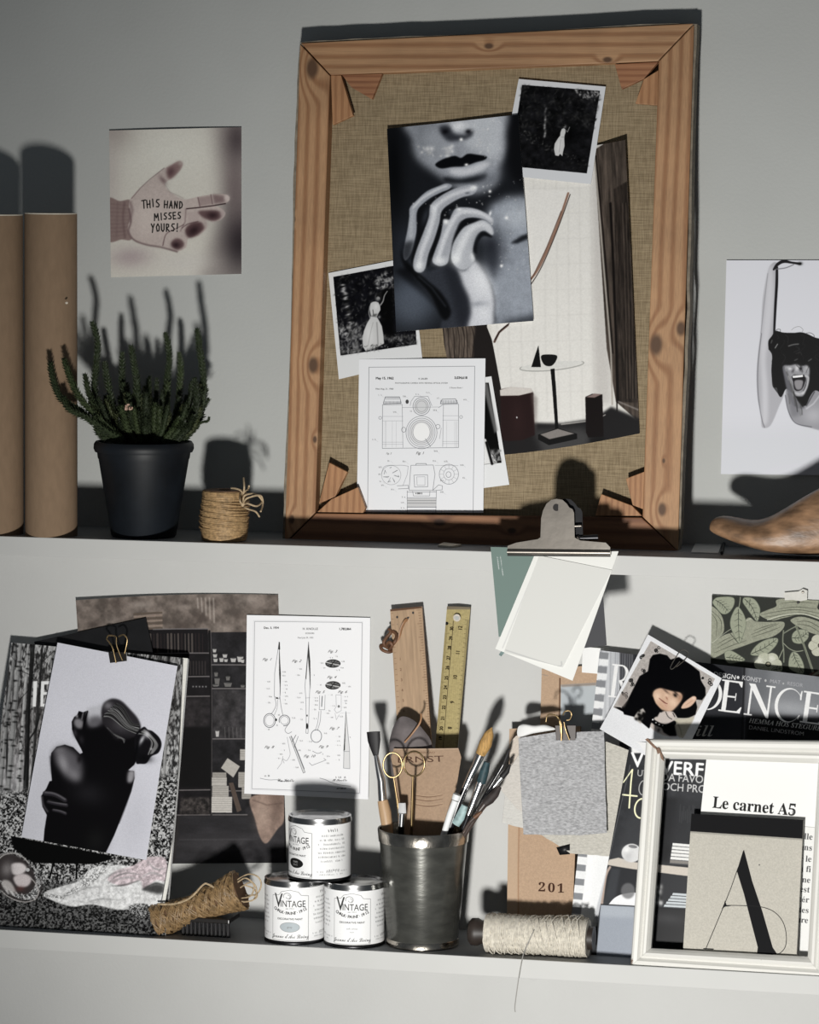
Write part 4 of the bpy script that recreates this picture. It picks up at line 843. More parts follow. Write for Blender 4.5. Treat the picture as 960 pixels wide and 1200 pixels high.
L([(240, 215), (214, 400), (212, 540), (240, 556), (245, 540), (247, 400), (240, 215)], 2.2); P.poly([(240, 215), (250, 400), (248, 540), (240, 400)], 30, .9); P.poly([(238, 215), (244, 215), (246, 260), (236, 260)], 20)
L([(214, 545), (222, 590), (205, 630), (190, 645)], 2.4, sm=True); L([(245, 545), (252, 600), (262, 650)], 2.4, sm=True); L([(232, 560), (228, 610), (212, 650)], 1.8, sm=True); P.ring(184, 684, 34, 42, 3.4, ink).ring(184, 684, 26, 33, 1.6, ink).ring(272, 684, 32, 32, 3.4, ink, a0=-200, a1=100).ring(272, 684, 24, 24, 1.6, ink); L([(300, 700), (275, 740), (292, 762), (315, 752)], 2.4, sm=True); P.disc(222, 680, 6, 8, 20).disc(228, 550, 7, 5, 30)
L([(416, 215), (394, 480), (400, 560), (402, 700), (400, 760), (412, 762), (416, 700), (420, 560), (424, 480), (416, 215)], 2.2); P.poly([(416, 215), (426, 330), (428, 500), (420, 400), (412, 300), (402, 440), (398, 430), (406, 330)], 30, .85); P.disc(407, 718, 6, 18, 20).disc(407, 655, 4, 6, 60); L([(398, 550), (424, 548)], 1.4)
for (cy,) in ((344,), (474,)):
    P.disc(562, cy, 46, 25, 40).disc(562, cy, 40, 19, 170, .5)
    for k in range(10): a = k*.628; P.line([(562, cy), (562+40*math.cos(a), cy+19*math.sin(a))], 4, 30, .8)
    P.line([(520, cy-8), (600, cy+10)], 6, 225, .8).line([(545, cy+16), (575, cy-18)], 5, 20, .9)
L([(482, 535), (480, 620), (512, 620), (515, 532)], 2); L([(498, 540), (494, 600)], 5, .8); L([(490, 625), (485, 690), (468, 745)], 2.2, sm=True); L([(478, 630), (470, 700), (455, 745)], 2, sm=True); P.ring(462, 778, 32, 38, 3, ink); L([(580, 530), (612, 532), (612, 625), (585, 640), (570, 620), (582, 600), (580, 530)], 1.8, .6); P.disc(597, 600, 7, 8, 120); L([(575, 640), (582, 680), (600, 650)], 1.6, .6)
P.poly([(640, 630), (660, 860), (664, 972), (626, 968), (626, 860)], 200, .5); L([(640, 630), (662, 860), (664, 974), (626, 970), (628, 860), (640, 630)], 2.2); P.poly([(640, 630), (634, 860), (626, 870)], 25, .95); L([(628, 870), (660, 870)], 1.6); L([(600, 640), (670, 640)], 1, .5)
P.poly([(302, 782), (314, 775), (395, 995), (384, 1002)], 200, .6); L([(302, 782), (385, 1000), (396, 995), (330, 830)], 2.4); L([(312, 778), (390, 975)], 4, .9); L([(354, 780), (330, 845)], 2.4); L([(340, 772), (318, 810)], 3.5); L([(288, 785), (300, 850), (305, 890), (285, 925), (262, 915), (270, 940)], 1.8, .7, sm=True); L([(262, 900), (255, 940), (230, 975)], 2, .6)
L([(440, 868), (470, 882), (494, 874)], 2.4, sm=True); L([(420, 938), (436, 954), (520, 922), (508, 912)], 2.2)
L([(130, 1030), (180, 1040), (230, 1040), (260, 1050), (300, 1040)], 2.2, sm=True); P.text(script('Wm Knolle'), 230, 1052, 20, 50, 0, sx=.7); squig(P, 150, 1020, 45, 10, 40, .9, 4); L([(484, 1030), (520, 1040), (545, 1052), (600, 1070), (670, 1078)], 2.6, sm=True); squig(P, 580, 1030, 60, 10, 40, .9, 5); P.text(script('H Knolle'), 560, 1048, 15, 40); P.text('ATTORNEY', 586, 1096, 8, 30, bold=.5)
for i, (x, y) in enumerate([(262, 392), (262, 415)]+[(275, 450+k*22) for k in range(7)]+[(172, 450), (168, 492), (182, 540), (175, 576), (362, 375), (350, 412), (440, 412), (362, 520), (350, 546), (370, 575), (368, 615), (370, 678), (490, 340), (615, 330), (610, 368), (585, 382), (545, 308), (505, 368), (580, 300), (480, 470), (620, 460), (655, 480), (545, 530), (455, 548), (455, 565), (455, 590), (450, 618), (448, 672), (530, 625), (510, 760), (525, 640), (635, 540), (632, 565), (630, 580), (628, 605), (560, 596), (550, 664), (605, 660), (665, 784), (590, 780), (590, 806), (590, 832), (590, 892), (590, 920), (260, 822), (262, 862), (245, 885), (235, 910), (320, 920), (340, 965), (365, 805), (355, 862), (420, 810), (415, 862), (500, 885), (525, 898), (525, 940), (175, 736), (225, 712), (318, 668), (228, 650)]):
    squig(P, x, y+5, 14, 9, 60, .75, i); L([(x-2, y), (x-14, y)], .8, .35)
sheet('scissors_drawing_print', qd, [.0045, .003, .006, .0075], P.material('scissors_patent', .55), M_paper, 'white sheet with patent line drawings of scissors, stuck above the paint tins', 'print', bend=lambda u, v: .004*max(0, .3-u)*2+.003*max(0, v-.8)*3)

# ================================================================== lower shelf
# dark room page --------------------------------------------------
qd = [(90, 703), (326, 697), (336, 1011), (96, 1013)]
P = Print(qd, 2.2, (40, 38, 38)).frame(80, 680, 3.43)
P.dapple([(30, 55), (860, 45), (862, 225), (30, 215)], 74, 138, 34, 4, 2.2, tint=(1, .93, .88)).poly([(30, 60), (860, 50), (862, 225), (30, 215)], (84, 74, 68), .4, 3)
for k in range(14): P.blob(rr.uniform(60, 860), rr.uniform(80, 200), rr.uniform(20, 50), rr.uniform(10, 24), rr.choice([(168, 158, 150), (66, 56, 52)]), .3)
for k in range(5): P.line([(520+k*16, 80), (522+k*16, 120+k*14)], 5, (190, 182, 174), .5, 2)
for k in range(7): P.poly([(262, 138+k*10), (378, 134+k*10), (378, 142+k*10), (262, 146+k*10)], (128, 114, 104) if k % 2 else (84, 74, 66), .9)
P.poly([(215, 205), (560, 200), (560, 300), (215, 300)], (22, 20, 22)).poly([(560, 215), (870, 205), (870, 940), (575, 940)], (34, 33, 35), tex=.5, cell=30).poly([(455, 300), (572, 300), (575, 945), (430, 945)], (24, 22, 24), tex=.3, cell=30)
P.poly([(578, 440), (715, 436), (715, 632), (580, 636)], (54, 52, 53), .8, 6, tex=.6, cell=26).poly([(578, 470), (560, 590), (460, 590), (465, 475)], (48, 45, 46), .7, 8, tex=.5, cell=20).poly([(455, 590), (572, 590), (575, 830), (450, 830)], (12, 11, 12), .9, 4)
for k in range(16): P.line([(328+k*14, 222), (328+k*14, 292)], rr.uniform(3, 9), rr.choice([(60, 54, 52), (82, 76, 72), (40, 34, 34)]), .8)
for k in range(6): P.line([(488+k*12, 330), (488+k*12, 380)], 6, (50, 46, 46), .8)
for a_, b_, y_ in ((340, 560, 203), (330, 562, 298), (455, 572, 390), (455, 574, 468), (450, 576, 842), (430, 720, 942), (572, 720, 342), (574, 720, 436), (576, 720, 636), (576, 720, 845)): P.line([(a_, y_), (b_, y_-2)], 5, (104, 100, 100), .85)
P.line([(566, 210), (574, 600), (578, 945)], 8, (18, 17, 18), .95).line([(572, 210), (579, 945)], 3, (92, 88, 88), .7)
for (x, y, w_, h_) in [(586, 286, 16, 14), (588, 306, 18, 14), (590, 324, 18, 14), (628, 306, 20, 14), (614, 322, 18, 16), (632, 324, 16, 12), (662, 322, 24, 16), (690, 318, 26, 22), (700, 325, 14, 14), (592, 380, 16, 16), (596, 410, 22, 30), (640, 395, 18, 16), (640, 420, 34, 16), (700, 425, 18, 10), (598, 615, 16, 24), (590, 424, 26, 8)]:
    c_ = 176 if y < 360 or y > 600 else 104; P.poly([(x-w_/2, y-h_/2), (x+w_/2, y-h_/2), (x+w_*.35, y+h_/2), (x-w_*.35, y+h_/2)], (c_, c_-2, c_-4), .9, .5).disc(x, y-h_/2, w_/2, 2.5, 60, .8)
for k in range(5): P.blob(498+k*13, 428, 3, 3, 150, .8); P.line([(628+k*16, 590), (630+k*16, 630)], 3, (90, 88, 88), .7)
for (x0, y0, x1, y1, c_) in [(580, 770, 636, 790, 150), (578, 790, 638, 824, 178), (580, 824, 646, 870, 168), (578, 868, 660, 932, 190), (690, 676, 714, 720, 170), (684, 768, 722, 830, 160), (698, 830, 736, 876, 150)]:
    P.poly([(x0, y0), (x1, y0), (x1, y1), (x0, y1)], (c_, c_-4, c_-10), .9, .8)
    for k in range(int((y1-y0)/9)): P.line([(x0, y0+k*9), (x1, y0+k*9)], 1.6, (100, 96, 92), .6)
P.poly([(640, 712), (690, 745), (664, 790), (614, 752)], (166, 162, 156), .95, .8).poly([(646, 812), (664, 810), (698, 922), (680, 930)], (76, 66, 60)).poly([(700, 676), (708, 700)], 40)
P.poly([(455, 945), (870, 945), (870, 1150), (430, 1150)], (40, 39, 41), 1, 2, tex=.25, cell=24, sx=3).blob(640, 1060, 190, 40, (66, 64, 66), .6).line([(450, 1042), (760, 1040)], 3, (84, 82, 84), .5, 2).poly([(455, 870), (570, 870), (572, 940), (450, 940)], (60, 56, 54), .7, 3, tex=1, cell=12)
P.poly([(735, 868), (866, 860), (868, 960), (840, 1000), (798, 1056), (772, 1030), (752, 960)], (130, 112, 102), 1, 2, True, tex=.2, cell=20).blob(838, 900, 26, 60, (80, 66, 60), .6).blob(780, 940, 26, 50, (156, 138, 126), .6).line([(742, 880), (800, 900), (860, 892)], 4, (84, 70, 64), .7, 2)
P.poly([(868, 860), (900, 860), (900, 1150), (868, 1150)], (30, 29, 30))
P.grain(.05, 3); P.gain(1.12)
sheet('dark_interior_page', qd, [.006, .003, .002, .002], P.material('dark_interior_page', .6, .15), M_paper, 'large dark page of a shelved room with cups, on the wall behind the forest magazine', 'page', bend=lambda u, v: .004*(1-v)**3*(1-u)**2, edge=lambda u, v: (u+.01*math.sin(v*5)*(1-u), v-.010*math.sin(u*3.1)*(1-v)))
# black card
qd = [(40, 752), (171, 724), (186, 800), (56, 830)]
sheet('black_card', qd, [.013, .010, .026, .028], M_black, M_black, 'plain matt black card sticking up behind the forest magazine', 'card', thick=.0012, nx=2, ny=2)
# forest magazine -------------------------------------------------
def LM(y): return .024+(y-753)/(1090-753)*(.132-.024)
qd = [(13.5, 753), (220, 771.5), (193, 1100), (-30, 1087.5)]
P = Print(qd, 2.2, (112, 110, 110)).frame(0, 690, 2.926)
P.dapple([(-100, 150), (700, 180), (660, 700), (-100, 700)], 40, 170, 8, 9, 3.5, sx=.8, sy=2.2)
P.blob(60, 620, 100, 90, (176, 174, 176), .75).blob(560, 330, 60, 160, (60, 58, 58), .6).blob(120, 430, 130, 130, (84, 80, 80), .5)
r3 = random.Random(12)
def trunk(x0, x1, wd, c_, a=.85):
    xm = (x0+x1)/2+r3.uniform(-7, 7); P.line([(x0, 170), (xm, 400), (x1, 690)], [wd*.7, wd, wd*1.15], c_, a, 1)
    P.line([(x0+wd*.3, 170), (xm+wd*.3, 400), (x1+wd*.35, 690)], wd*.35, c_*.5, .6, 1.5)
    if c_ > 100:
        for q in range(16): t = r3.random(); P.blob(x0+(x1-x0)*t+r3.uniform(-wd/2, wd/2), 180+500*t, wd*.5, 3, 20, .85)
for k in range(30):
    x = r3.uniform(-80, 640); trunk(x, x+r3.uniform(-30, 8), r3.uniform(3, 8), r3.choice([24, 34, 60, 150, 175]), .7)
for a_ in ((72, 30, 17, 150), (100, 66, 10, 176), (56, 2, 12, 140), (118, 92, 15, 34), (22, -30, 18, 130), (150, 110, 8, 40), (560, 505, 14, 60), (610, 560, 9, 150), (585, 540, 12, 36)): trunk(*a_)
for k in range(50):
    x, y = r3.uniform(-80, 640), r3.uniform(190, 620); P.line([(x, y), (x+r3.uniform(-22, 22), y-r3.uniform(10, 30)), (x+r3.uniform(-45, 45), y-r3.uniform(30, 70))], r3.uniform(1.2, 3), r3.choice([18, 26, 150, 40]), .65, .5)
P.frame(0, 740, 4.8); P.poly([(193, 272), (215, 270), (208, 408), (190, 408)], 226).poly([(238, 272), (300, 270), (300, 286), (256, 288), (254, 330), (300, 328), (300, 342), (252, 344), (250, 392), (300, 392), (300, 408), (234, 408)], 226); P.frame(0, 690, 2.926)
P.line([(140, 420), (128, 470), (100, 520), (88, 640)], 6, 26, .9, 1, True)
P.dapple([(-100, 700), (660, 620), (640, 1240), (-100, 1240)], 14, 178, 5, 5, 3.4, 1, 10)
P.dapple([(-100, 1015), (640, 985), (640, 1240), (-100, 1240)], 8, 96, 5, 6, 3.2, .95, 14)
P.poly([(40, 835), (390, 905), (384, 918), (330, 934), (120, 930), (52, 880)], 12, 1, 1).line([(192, 920), (176, 985)], 6, 10).line([(270, 935), (268, 985)], 6, 10)
P.frame(0, 960, 4.364)
P.dapple([(230, 370), (330, 330), (420, 300), (470, 250), (540, 225), (640, 220), (740, 240), (860, 240), (835, 410), (700, 450), (600, 455), (480, 430), (380, 440), (280, 410)], 168, 226, 12, 7, 1.5, 1, 3, sm=True).dapple([(225, 385), (330, 400), (420, 350), (400, 330), (330, 385), (240, 370)], 90, 220, 5, 8, 3, .9, 2)
P.dapple([(420, 330), (450, 260), (520, 222), (560, 235), (500, 300), (440, 350)], 120, 225, 6, 4, 3, 1, 2, sm=True)
P.dapple([(560, 300), (600, 250), (680, 225), (760, 180), (800, 175), (850, 190), (855, 300), (800, 300), (740, 345), (720, 300), (640, 330)], 150, 214, 12, 3, 2, 1, 3, sm=True, tint=(1, .93, .95))
for l, c_ in (([(560, 320), (600, 280), (660, 262), (720, 270)], 90), ([(540, 300), (590, 262), (680, 240)], 120), ([(580, 330), (640, 325), (720, 300)], 60), ([(760, 200), (800, 240), (850, 235)], 130), ([(720, 290), (780, 260), (840, 280)], 140), ([(740, 345), (800, 315), (850, 330)], 30), ([(450, 420), (520, 400), (620, 405)], 130), ([(380, 380), (440, 345), (520, 335)], 140), ([(600, 300), (650, 285), (700, 290)], 140)): P.line(l, [3, 8, 3], c_, .75, 3, True)
P.dapple([(660, 450), (700, 425), (760, 430), (770, 480), (720, 500)], 30, 160, 5, 2, 4, .9, 3, sm=True).poly([(730, 345), (800, 318), (840, 330), (830, 370), (760, 360)], 40, .85, 6, True)
P.poly([(-80, 200), (0, 170), (60, 160), (130, 190), (170, 240), (215, 300), (215, 370), (170, 405), (80, 400), (0, 340), (-80, 300)], (52, 48, 48), 1, 5, True)
P.dapple([(0, 300), (40, 360), (110, 400), (180, 400), (215, 350), (210, 290), (180, 250), (190, 320), (150, 370), (90, 370), (30, 320)], 50, 190, 4, 3, 4, .95, 2, sm=True)
P.poly([(66, 215), (120, 210), (145, 240), (110, 272), (70, 265)], (196, 190, 190), 1, 4, True).poly([(75, 285), (130, 265), (168, 290), (150, 330), (100, 335)], (184, 176, 176), 1, 4, True).blob(40, 240, 26, 34, (120, 116, 116), .9).poly([(20, 300), (60, 310), (90, 370), (50, 370), (15, 330)], (170, 166, 164), .9, 4, True).blob(110, 345, 20, 12, (80, 54, 52), .8)
P.ring(75, 265, 96, 110, 7, (150, 148, 146), .9, -25, 180, 350).ring(95, 330, 118, 74, 6, (160, 156, 154), .8, 28, -80, 120); P.disc(150, 245, 10, 10, 170)
for k in range(12): P.line([(20+k*14, 350+k*3), (34+k*14, 372+k*3)], 4, 200 if k % 2 else 60, .7, 1)
P.frame(0, 690, 2.926)
P.poly([(627, 237), (645, 237), (630, 640), (612, 800), (566, 1080), (556, 1062), (600, 800), (612, 640)], (206, 204, 198), 1, .8).line([(628, 240), (612, 640), (600, 800), (556, 1060)], 2.5, 40, .8)
P.grain(.06, 2); P.gain(1.16)
sheet('forest_magazine', qd, [LM(753), LM(771), LM(1100), LM(1087)], P.material('forest_cover', .4), M_paper, 'magazine with a leafless forest and basket cover, leaning at the left of the lower shelf', 'magazine', thick=.006, nx=4, ny=4)
# woman print
qd = [(67.5, 753), (208, 780.5), (171.5, 1008), (25, 981)]
P = Print(qd, 2.6, (198, 198, 206)).frame(0, 690, 2.926)
P.poly([(150, 560), (300, 560), (200, 860), (60, 860)], (176, 176, 182), .5, 40).blob(470, 800, 60, 130, (176, 176, 184), .6).blob(200, 420, 60, 100, (206, 206, 214), .5)
P.frame(20, 800, 5.053)
P.poly([(388, 388), (352, 322), (332, 270), (330, 225), (345, 196), (362, 186), (372, 162), (398, 170), (425, 158), (470, 200), (520, 190), (700, 230), (735, 250), (720, 440), (700, 480), (665, 512), (700, 518), (702, 560), (682, 640), (650, 722), (620, 800), (580, 900), (528, 1008), (300, 1000), (158, 945), (165, 870), (180, 780), (154, 730), (148, 665), (178, 622), (198, 578), (212, 575), (205, 470), (208, 410), (240, 372), (290, 360), (340, 376), (380, 416), (396, 408)], (13, 12, 14), 1, 1.6)
P.poly([(420, 160), (440, 140), (515, 130), (520, 190), (500, 230), (470, 250), (430, 240)], (178, 178, 184), 1, 9, True).poly([(440, 200), (500, 195), (520, 240), (440, 262), (425, 240)], (70, 68, 72), .8, 12, True)
P.poly([(505, 180), (515, 125), (545, 98), (580, 90), (625, 105), (672, 150), (720, 205), (738, 255), (725, 300), (660, 330), (600, 340), (560, 290), (520, 240)], (40, 38, 41), 1, 5, True).blob(640, 350, 90, 40, (13, 12, 14), .9)
P.blob(545, 130, 26, 22, (120, 118, 122), .8).blob(630, 240, 50, 40, (80, 78, 82), .7)
r4 = random.Random(6)
for k in range(110):
    a = k/110; e_ = r4.uniform(-6, 6); P.line([(512+a*90+e_, 200-a*105+a*a*20), (560+a*80, 200-a*50+e_), (640+a*50, 265-a*35), (728, 300-a*60+e_)], r4.uniform(1.2, 3.4), r4.choice([150, 170, 110, 16, 22, 12, 80, 60, 30, 14]), .55, .8, True)
for k in range(8): P.line([(530+k*10, 250+k*10), (580+k*9, 300+k*4), (640, 330+k*3)], 3.5, r4.choice([90, 130, 50]), .6, 2, True)
P.poly([(712, 470), (708, 420), (700, 340), (715, 290), (745, 262), (762, 256), (780, 272), (808, 282), (848, 320), (860, 362), (842, 408), (800, 430), (772, 470), (735, 474)], (20, 19, 22), 1, 2, True)
for k in range(20):
    a = k/20; P.line([(722+a*40, 300-a*30), (760+a*45, 300+a*10), (800+a*40, 345+a*20), (780+a*30, 420-a*10)], r4.uniform(2, 6), r4.choice([190, 150, 110, 20, 14, 70]), .65, 2, True)
P.blob(745, 330, 10, 30, (200, 200, 204), .8, 20).blob(775, 300, 14, 20, (210, 210, 214), .7, -30).blob(800, 385, 7, 7, (170, 170, 172), .8).blob(760, 440, 40, 20, (10, 10, 12), .8).blob(715, 380, 8, 60, (8, 8, 10), .9)
P.poly([(345, 215), (365, 205), (398, 222), (392, 262), (362, 262), (345, 240)], (128, 126, 130), .95, 7, True).blob(362, 192, 10, 8, (150, 148, 152), .9).blob(374, 192, 7, 9, (8, 8, 10), .95).line([(424, 165), (408, 220), (400, 270)], [7, 13, 9], (10, 9, 12), .95, 2, True).blob(350, 290, 12, 22, (52, 50, 54), .9, -20).blob(388, 330, 14, 24, (44, 42, 46), .7, -20).line([(398, 172), (390, 210)], 7, (130, 128, 132), .9, 3)
P.poly([(226, 400), (262, 372), (320, 384), (372, 430), (396, 500), (385, 565), (340, 580), (276, 520), (236, 470)], (86, 84, 88), 1, 17, True).blob(280, 470, 26, 62, (150, 148, 152), .75, -28).blob(345, 540, 40, 26, (130, 128, 132), .7, 40).blob(255, 392, 30, 14, (110, 108, 112), .7, -20).line([(206, 430), (214, 520), (240, 600)], 12, (16, 15, 18), .8, 6).blob(375, 445, 12, 20, (20, 18, 20), .7)
P.poly([(667, 520), (700, 516), (700, 556), (684, 584), (660, 580)], (146, 144, 148), .95, 7, True).blob(430, 650, 90, 60, (34, 33, 36), .8).blob(470, 930, 50, 60, (24, 24, 24), .8).line([(690, 600), (655, 715), (610, 830)], 5, (60, 58, 62), .6, 2)
for l, w_ in (([(170, 650), (215, 655), (250, 668), (290, 692)], 26), ([(190, 700), (240, 712), (298, 722)], 22), ([(220, 750), (262, 760), (292, 772)], 18)): P.line(l, w_, (40, 38, 42), 1, 2, True).line([(x, y-w_*.22) for x, y in l], w_*.4, (108, 106, 110), .75, 3, True)
P.line([(152, 670), (160, 720), (185, 760)], 10, (90, 88, 92), .8, 4, True).line([(175, 690), (230, 700), (300, 708)], 4, 8, .9, 1.5, True).line([(195, 738), (250, 745), (298, 752)], 4, 8, .9, 1.5, True)
P.grain(.04, 2); P.frame(0, 690, 2.926)
P.gain(1.12); sheet('back_view_print', qd, [LM(753)+.008, LM(780)+.007, LM(1008)+.0055, LM(981)+.006], P.material('back_view', .45), M_paper, 'black-and-white print of a bare back with hair bun, clipped over the forest magazine', 'photograph', bend=lambda u, v: .002*math.sin(v*3.1))
M_clipb = mat('black_enamel', (.012, .010, .009), .3, spec=.6, var=.1)
M_brass = mat('brass', (.46, .33, .17), .34, 1, var=.12, scale=80)
M_steel = mat('nickel_steel', (.38, .345, .305), .33, 1, var=.12, scale=30, bump=.1)
M_silver = mat('silver_ferrule', (.72, .72, .72), .22, 1, var=.1, scale=90)
def binder(name, label, quad, s, ears, mm):
    c0 = at((quad[0][0]+quad[2][0])/2, (quad[0][1]+quad[2][1])/2, s); t = thing(name, label, 'clip', c0)
    fr = [at(x, y, s) for x, y in quad]; bk = [at(x, y, s-.002) for x, y in quad]; MB().prism(fr, bk).build('clip_body', mm, t, bevel=.0004)
    for e in ears: MB().tube([at(x, y, z) for x, y, z in [tuple(q) for q in smooth(e, False, 5)]], .00085, 8).build('wire_handle', M_brass, t)
binder('binder_clip', 'small black binder clip with brass wire handles gripping the back view print', [(127, 765), (148.5, 764), (149, 774.5), (129, 777)], LM(760)+.0145,
       [[(125, 749, .045), (131, 757, .046), (133.5, 765, .046), (136, 777, .046)], [(136.5, 747, .045), (136.5, 755, .046), (139, 763, .046), (143.5, 774, .046)], [(125, 749, .042), (127, 745, .043), (133, 745, .043), (136.5, 747, .044)], [(139, 746, .042), (145, 744, .043), (149, 749, .043), (148, 757, .043), (146, 766, .044)]], M_clipb)

# paint tins ------------------------------------------------------
M_tin = mat('tin_lid', (.42, .42, .42), .25, 1, var=.15, scale=40)
M_dark = mat('dark_tin', (.03, .03, .032), .35, .8, var=.2, scale=50)
CAMA = -math.pi/2+YAW
def tin(cx, ybot_z, s, hgt, ang, kind, label, r=.0350, lean=0):
    b = at(cx, 1070, s); b.z = ybot_z; t = thing('paint_tin', label, 'paint tin', b, 'paint tins')
    MB().lathe(b, [(0, .001), (r-.002, .001), (r-.001, 0), (r+.0004, .0008), (r+.0004, .003), (r-.0006, .004), (r-.0006, hgt-.004), (r-.0006, hgt-.003), (0, hgt-.003)], 56).build('tin_body', M_dark, t)
    MB().lathe(b, [(r-.001, hgt-.0075), (r+.0008, hgt-.0065), (r+.0008, hgt-.0045), (r, hgt-.002), (r+.0002, hgt), (r-.002, hgt+.0004), (r-.004, hgt-.002), (r-.010, hgt-.002), (r-.012, hgt-.0008), (0, hgt-.0012)], 56).build('lid', M_tin, t)
    P = Print([(0, 0), (180, 0), (180, 66), (0, 66)], 5, (238, 238, 238)); ik = 40; cx_ = 90
    P.line([(cx_-22, 65), (cx_-22, 10), (cx_-13, 9), (cx_-10, 5), (cx_, 2.5), (cx_+10, 5), (cx_+13, 9), (cx_+22, 10), (cx_+22, 65), (cx_-22, 65)], .45, 70, .8)
    P.text('V', cx_-19, 24, 17, 60, bold=.12, sx=.72).text('INTAGE', cx_-11.5, 23.5, 8, 60, sx=.74, bold=.06); P.ring(cx_-3, 10.5, 4.5, 4, .6, 80, .8, 0, -200, 60).ring(cx_-2, 11, 2.4, 2.2, .5, 80, .8, 0, -100, 160)
    w_ = 'CHALK·PAINT·1912'
    for i, ch in enumerate(w_):
        a = -1+2*i/(len(w_)-1); P.text(ch, cx_+a*19, 27.5+5.5*(1-a*a), 3.6, ik, -a*26, anchor='m', bold=.1)
    P.text('est 1912', cx_, 26.5, 2, 110, anchor='m').text('DECORATIVE PAINT', cx_, 39.5, 2.3, 50, anchor='m', bold=.05)
    P.text(script('Jeanne d\'Arc Living'), cx_, 62, 5, 70, anchor='m', sx=.72)
    if kind == 0: P.disc(cx_, 48.5, 11.5, 6, 34).text('matt', cx_, 48, 3, 190, anchor='m').text('black', cx_, 51.5, 2.6, 170, anchor='m')
    if kind == 1: P.disc(cx_, 48.5, 11.5, 6, (178, 186, 190)).ring(cx_, 48.5, 11.5, 6, .5, 130, .8).text('grey', cx_, 49.5, 2.4, 120, anchor='m')
    if kind == 2: P.text('soft white', cx_, 47, 2.2, 130, anchor='m').text('matt', cx_, 51, 2, 140, anchor='m')
    for sgn in (1, -1):
        for k, w2 in enumerate((26, 33, 34, 30, 34, 33, 28, 15)):
            x = cx_+sgn*46; squig(P, x-w2/2, 14+k*5.2+(6 if k == 7 else 0), w2, 2.3, 70, .8, k*3+(sgn > 0))
        squig(P, cx_+sgn*46-6, 8, 12, 3.6, 40, .9, 77); squig(P, cx_+sgn*46-18, 58, 38, 2, 90, .7, 5); squig(P, cx_+sgn*46-16, 61.5, 30, 2, 90, .7, 6)
    P.grain(.015, 3); m = P.material('tin_label_%d' % kind, .5)
    MB().lathe(b, [(r-.0001, .004), (r-.0001, hgt-.007)], 60, a0=CAMA+ang-math.radians(150), a1=CAMA+ang+math.radians(150), uv=True).build('paper_label', m, t)
    return t
def zat(px, py, s): return at(px, py, s).z
tin(345.5, ZL, .108, .0735, math.radians(-8), 1, 'lower white-labelled paint tin with a grey oval, nearest the brown twine hank')
tin(415.5, ZL, .109, .0735, math.radians(-4), 2, 'lower white-labelled paint tin without an oval, touching the metal cup')
tin(374.5, ZL+.0742, .106, .0735, math.radians(-50), 0, 'white-labelled paint tin with a black oval, standing on two others', r=.0362)

# metal cup with tools --------------------------------------------
M_cup = mat('pewter_glaze', (.095, .095, .085), .24, .55, var=.3, scale=60, bump=.10, bscale=200, stretch=(.6, .6, 1.6), spec=.7)
M_rim = mat('worn_silver_rim', (.52, .48, .42), .22, 1, var=.35, scale=70, bump=.4, bscale=160)
CS_ = .096; b = at(495.5, 1090, CS_); b.z = ZL; hc = at(496, 970, CS_).z-ZL
cup = thing('metal_cup', 'dark pewter cup with silver rim holding rulers and brushes', 'cup', b)
def cr_(t): return .0410+(.0522-.0410)*t
MB().lathe(b, [(0, .004), (cr_(0)-.002, .004), (cr_(0)-.001, 0), (cr_(0), .003), (cr_(.5)-.0003, hc*.5), (cr_(1)-.0015, hc-.0145), (cr_(1)-.0035, hc-.014), (cr_(.5)-.003, hc*.5), (cr_(0)-.004, .01), (0, .01)], 72).build('cup_body', M_cup, cup)
MB().lathe(b, [(cr_(1)-.0020, hc-.0155), (cr_(1)-.0004, hc-.0148), (cr_(1)+.0008, hc-.001), (cr_(1), hc), (cr_(1)-.0016, hc-.0008), (cr_(1)-.0036, hc-.0155)], 72, closed=True).build('rim_band', M_rim, cup)
MB().lathe(b, [(cr_(0)-.003, .0002), (cr_(0)+.0012, .001), (cr_(0)+.0012, .0075), (cr_(0)-.0002, .009)], 72).build('foot_band', M_rim, cup)

# wooden ruler
qd = [(457.3, 714), (494.5, 710.5), (513.5, 985), (473.5, 985)]
P = Print(qd, 3.2, (176, 150, 124)).frame(430, 700, 4.29); P.img *= (1+(fbm(P.H, P.W, 30, 5, 4, .25, 3)-.5)*.22)[..., None]
P.poly([(117, 58), (275, 43), (277, 54), (118, 70)], (92, 68, 54), .9, 1)
for k in range(56): x = 270+k*2.1*.55; y = 62+k*13; P.line([(x, y), (x-(22 if k % 5 == 0 else 12), y+1.5)], 1.5, (92, 66, 50), .85)
for k in range(26): x = 122+k*1.9; y = 80+k*27; P.line([(x, y), (x+9, y-1)], 1.5, (92, 66, 50), .8)
for k, n_ in enumerate('1 2 3 4 5 6 7 8 9'.split()): P.text(n_, 168-3+k*4, 305+k*51, 13, (96, 70, 54), -4, anchor='m')
P.disc(152, 97, 5, 6, 60).disc(232, 76, 5, 6, 60); squig(P, 150, 135, 8, 10, 90, .6, 2)
m = P.material('wooden_ruler', .5); M_rw = mat('ruler_wood', (.36, .22, .13), .6, var=.15, scale=80)
r0 = thing('wooden_ruler', 'broad wooden ruler with a leather loop, standing in the metal cup', 'ruler', at(476, 880, .06), 'rulers in the cup')
sheet('blade', qd, [.014, .014, .080, .080], m, M_rw, thick=.0035, nx=2, ny=2, parent=r0)
M_leather = mat('tan_leather', (.36, .19, .095), .5, var=.25, scale=70, bump=.3)
M_leatherd = mat('brown_leather', (.13, .06, .03), .55, var=.3, scale=90, bump=.4)
def t4(l): return [at(430+x/4.29, 700+y/4.29, z) for x, y, z in smooth(l, False, 5)]
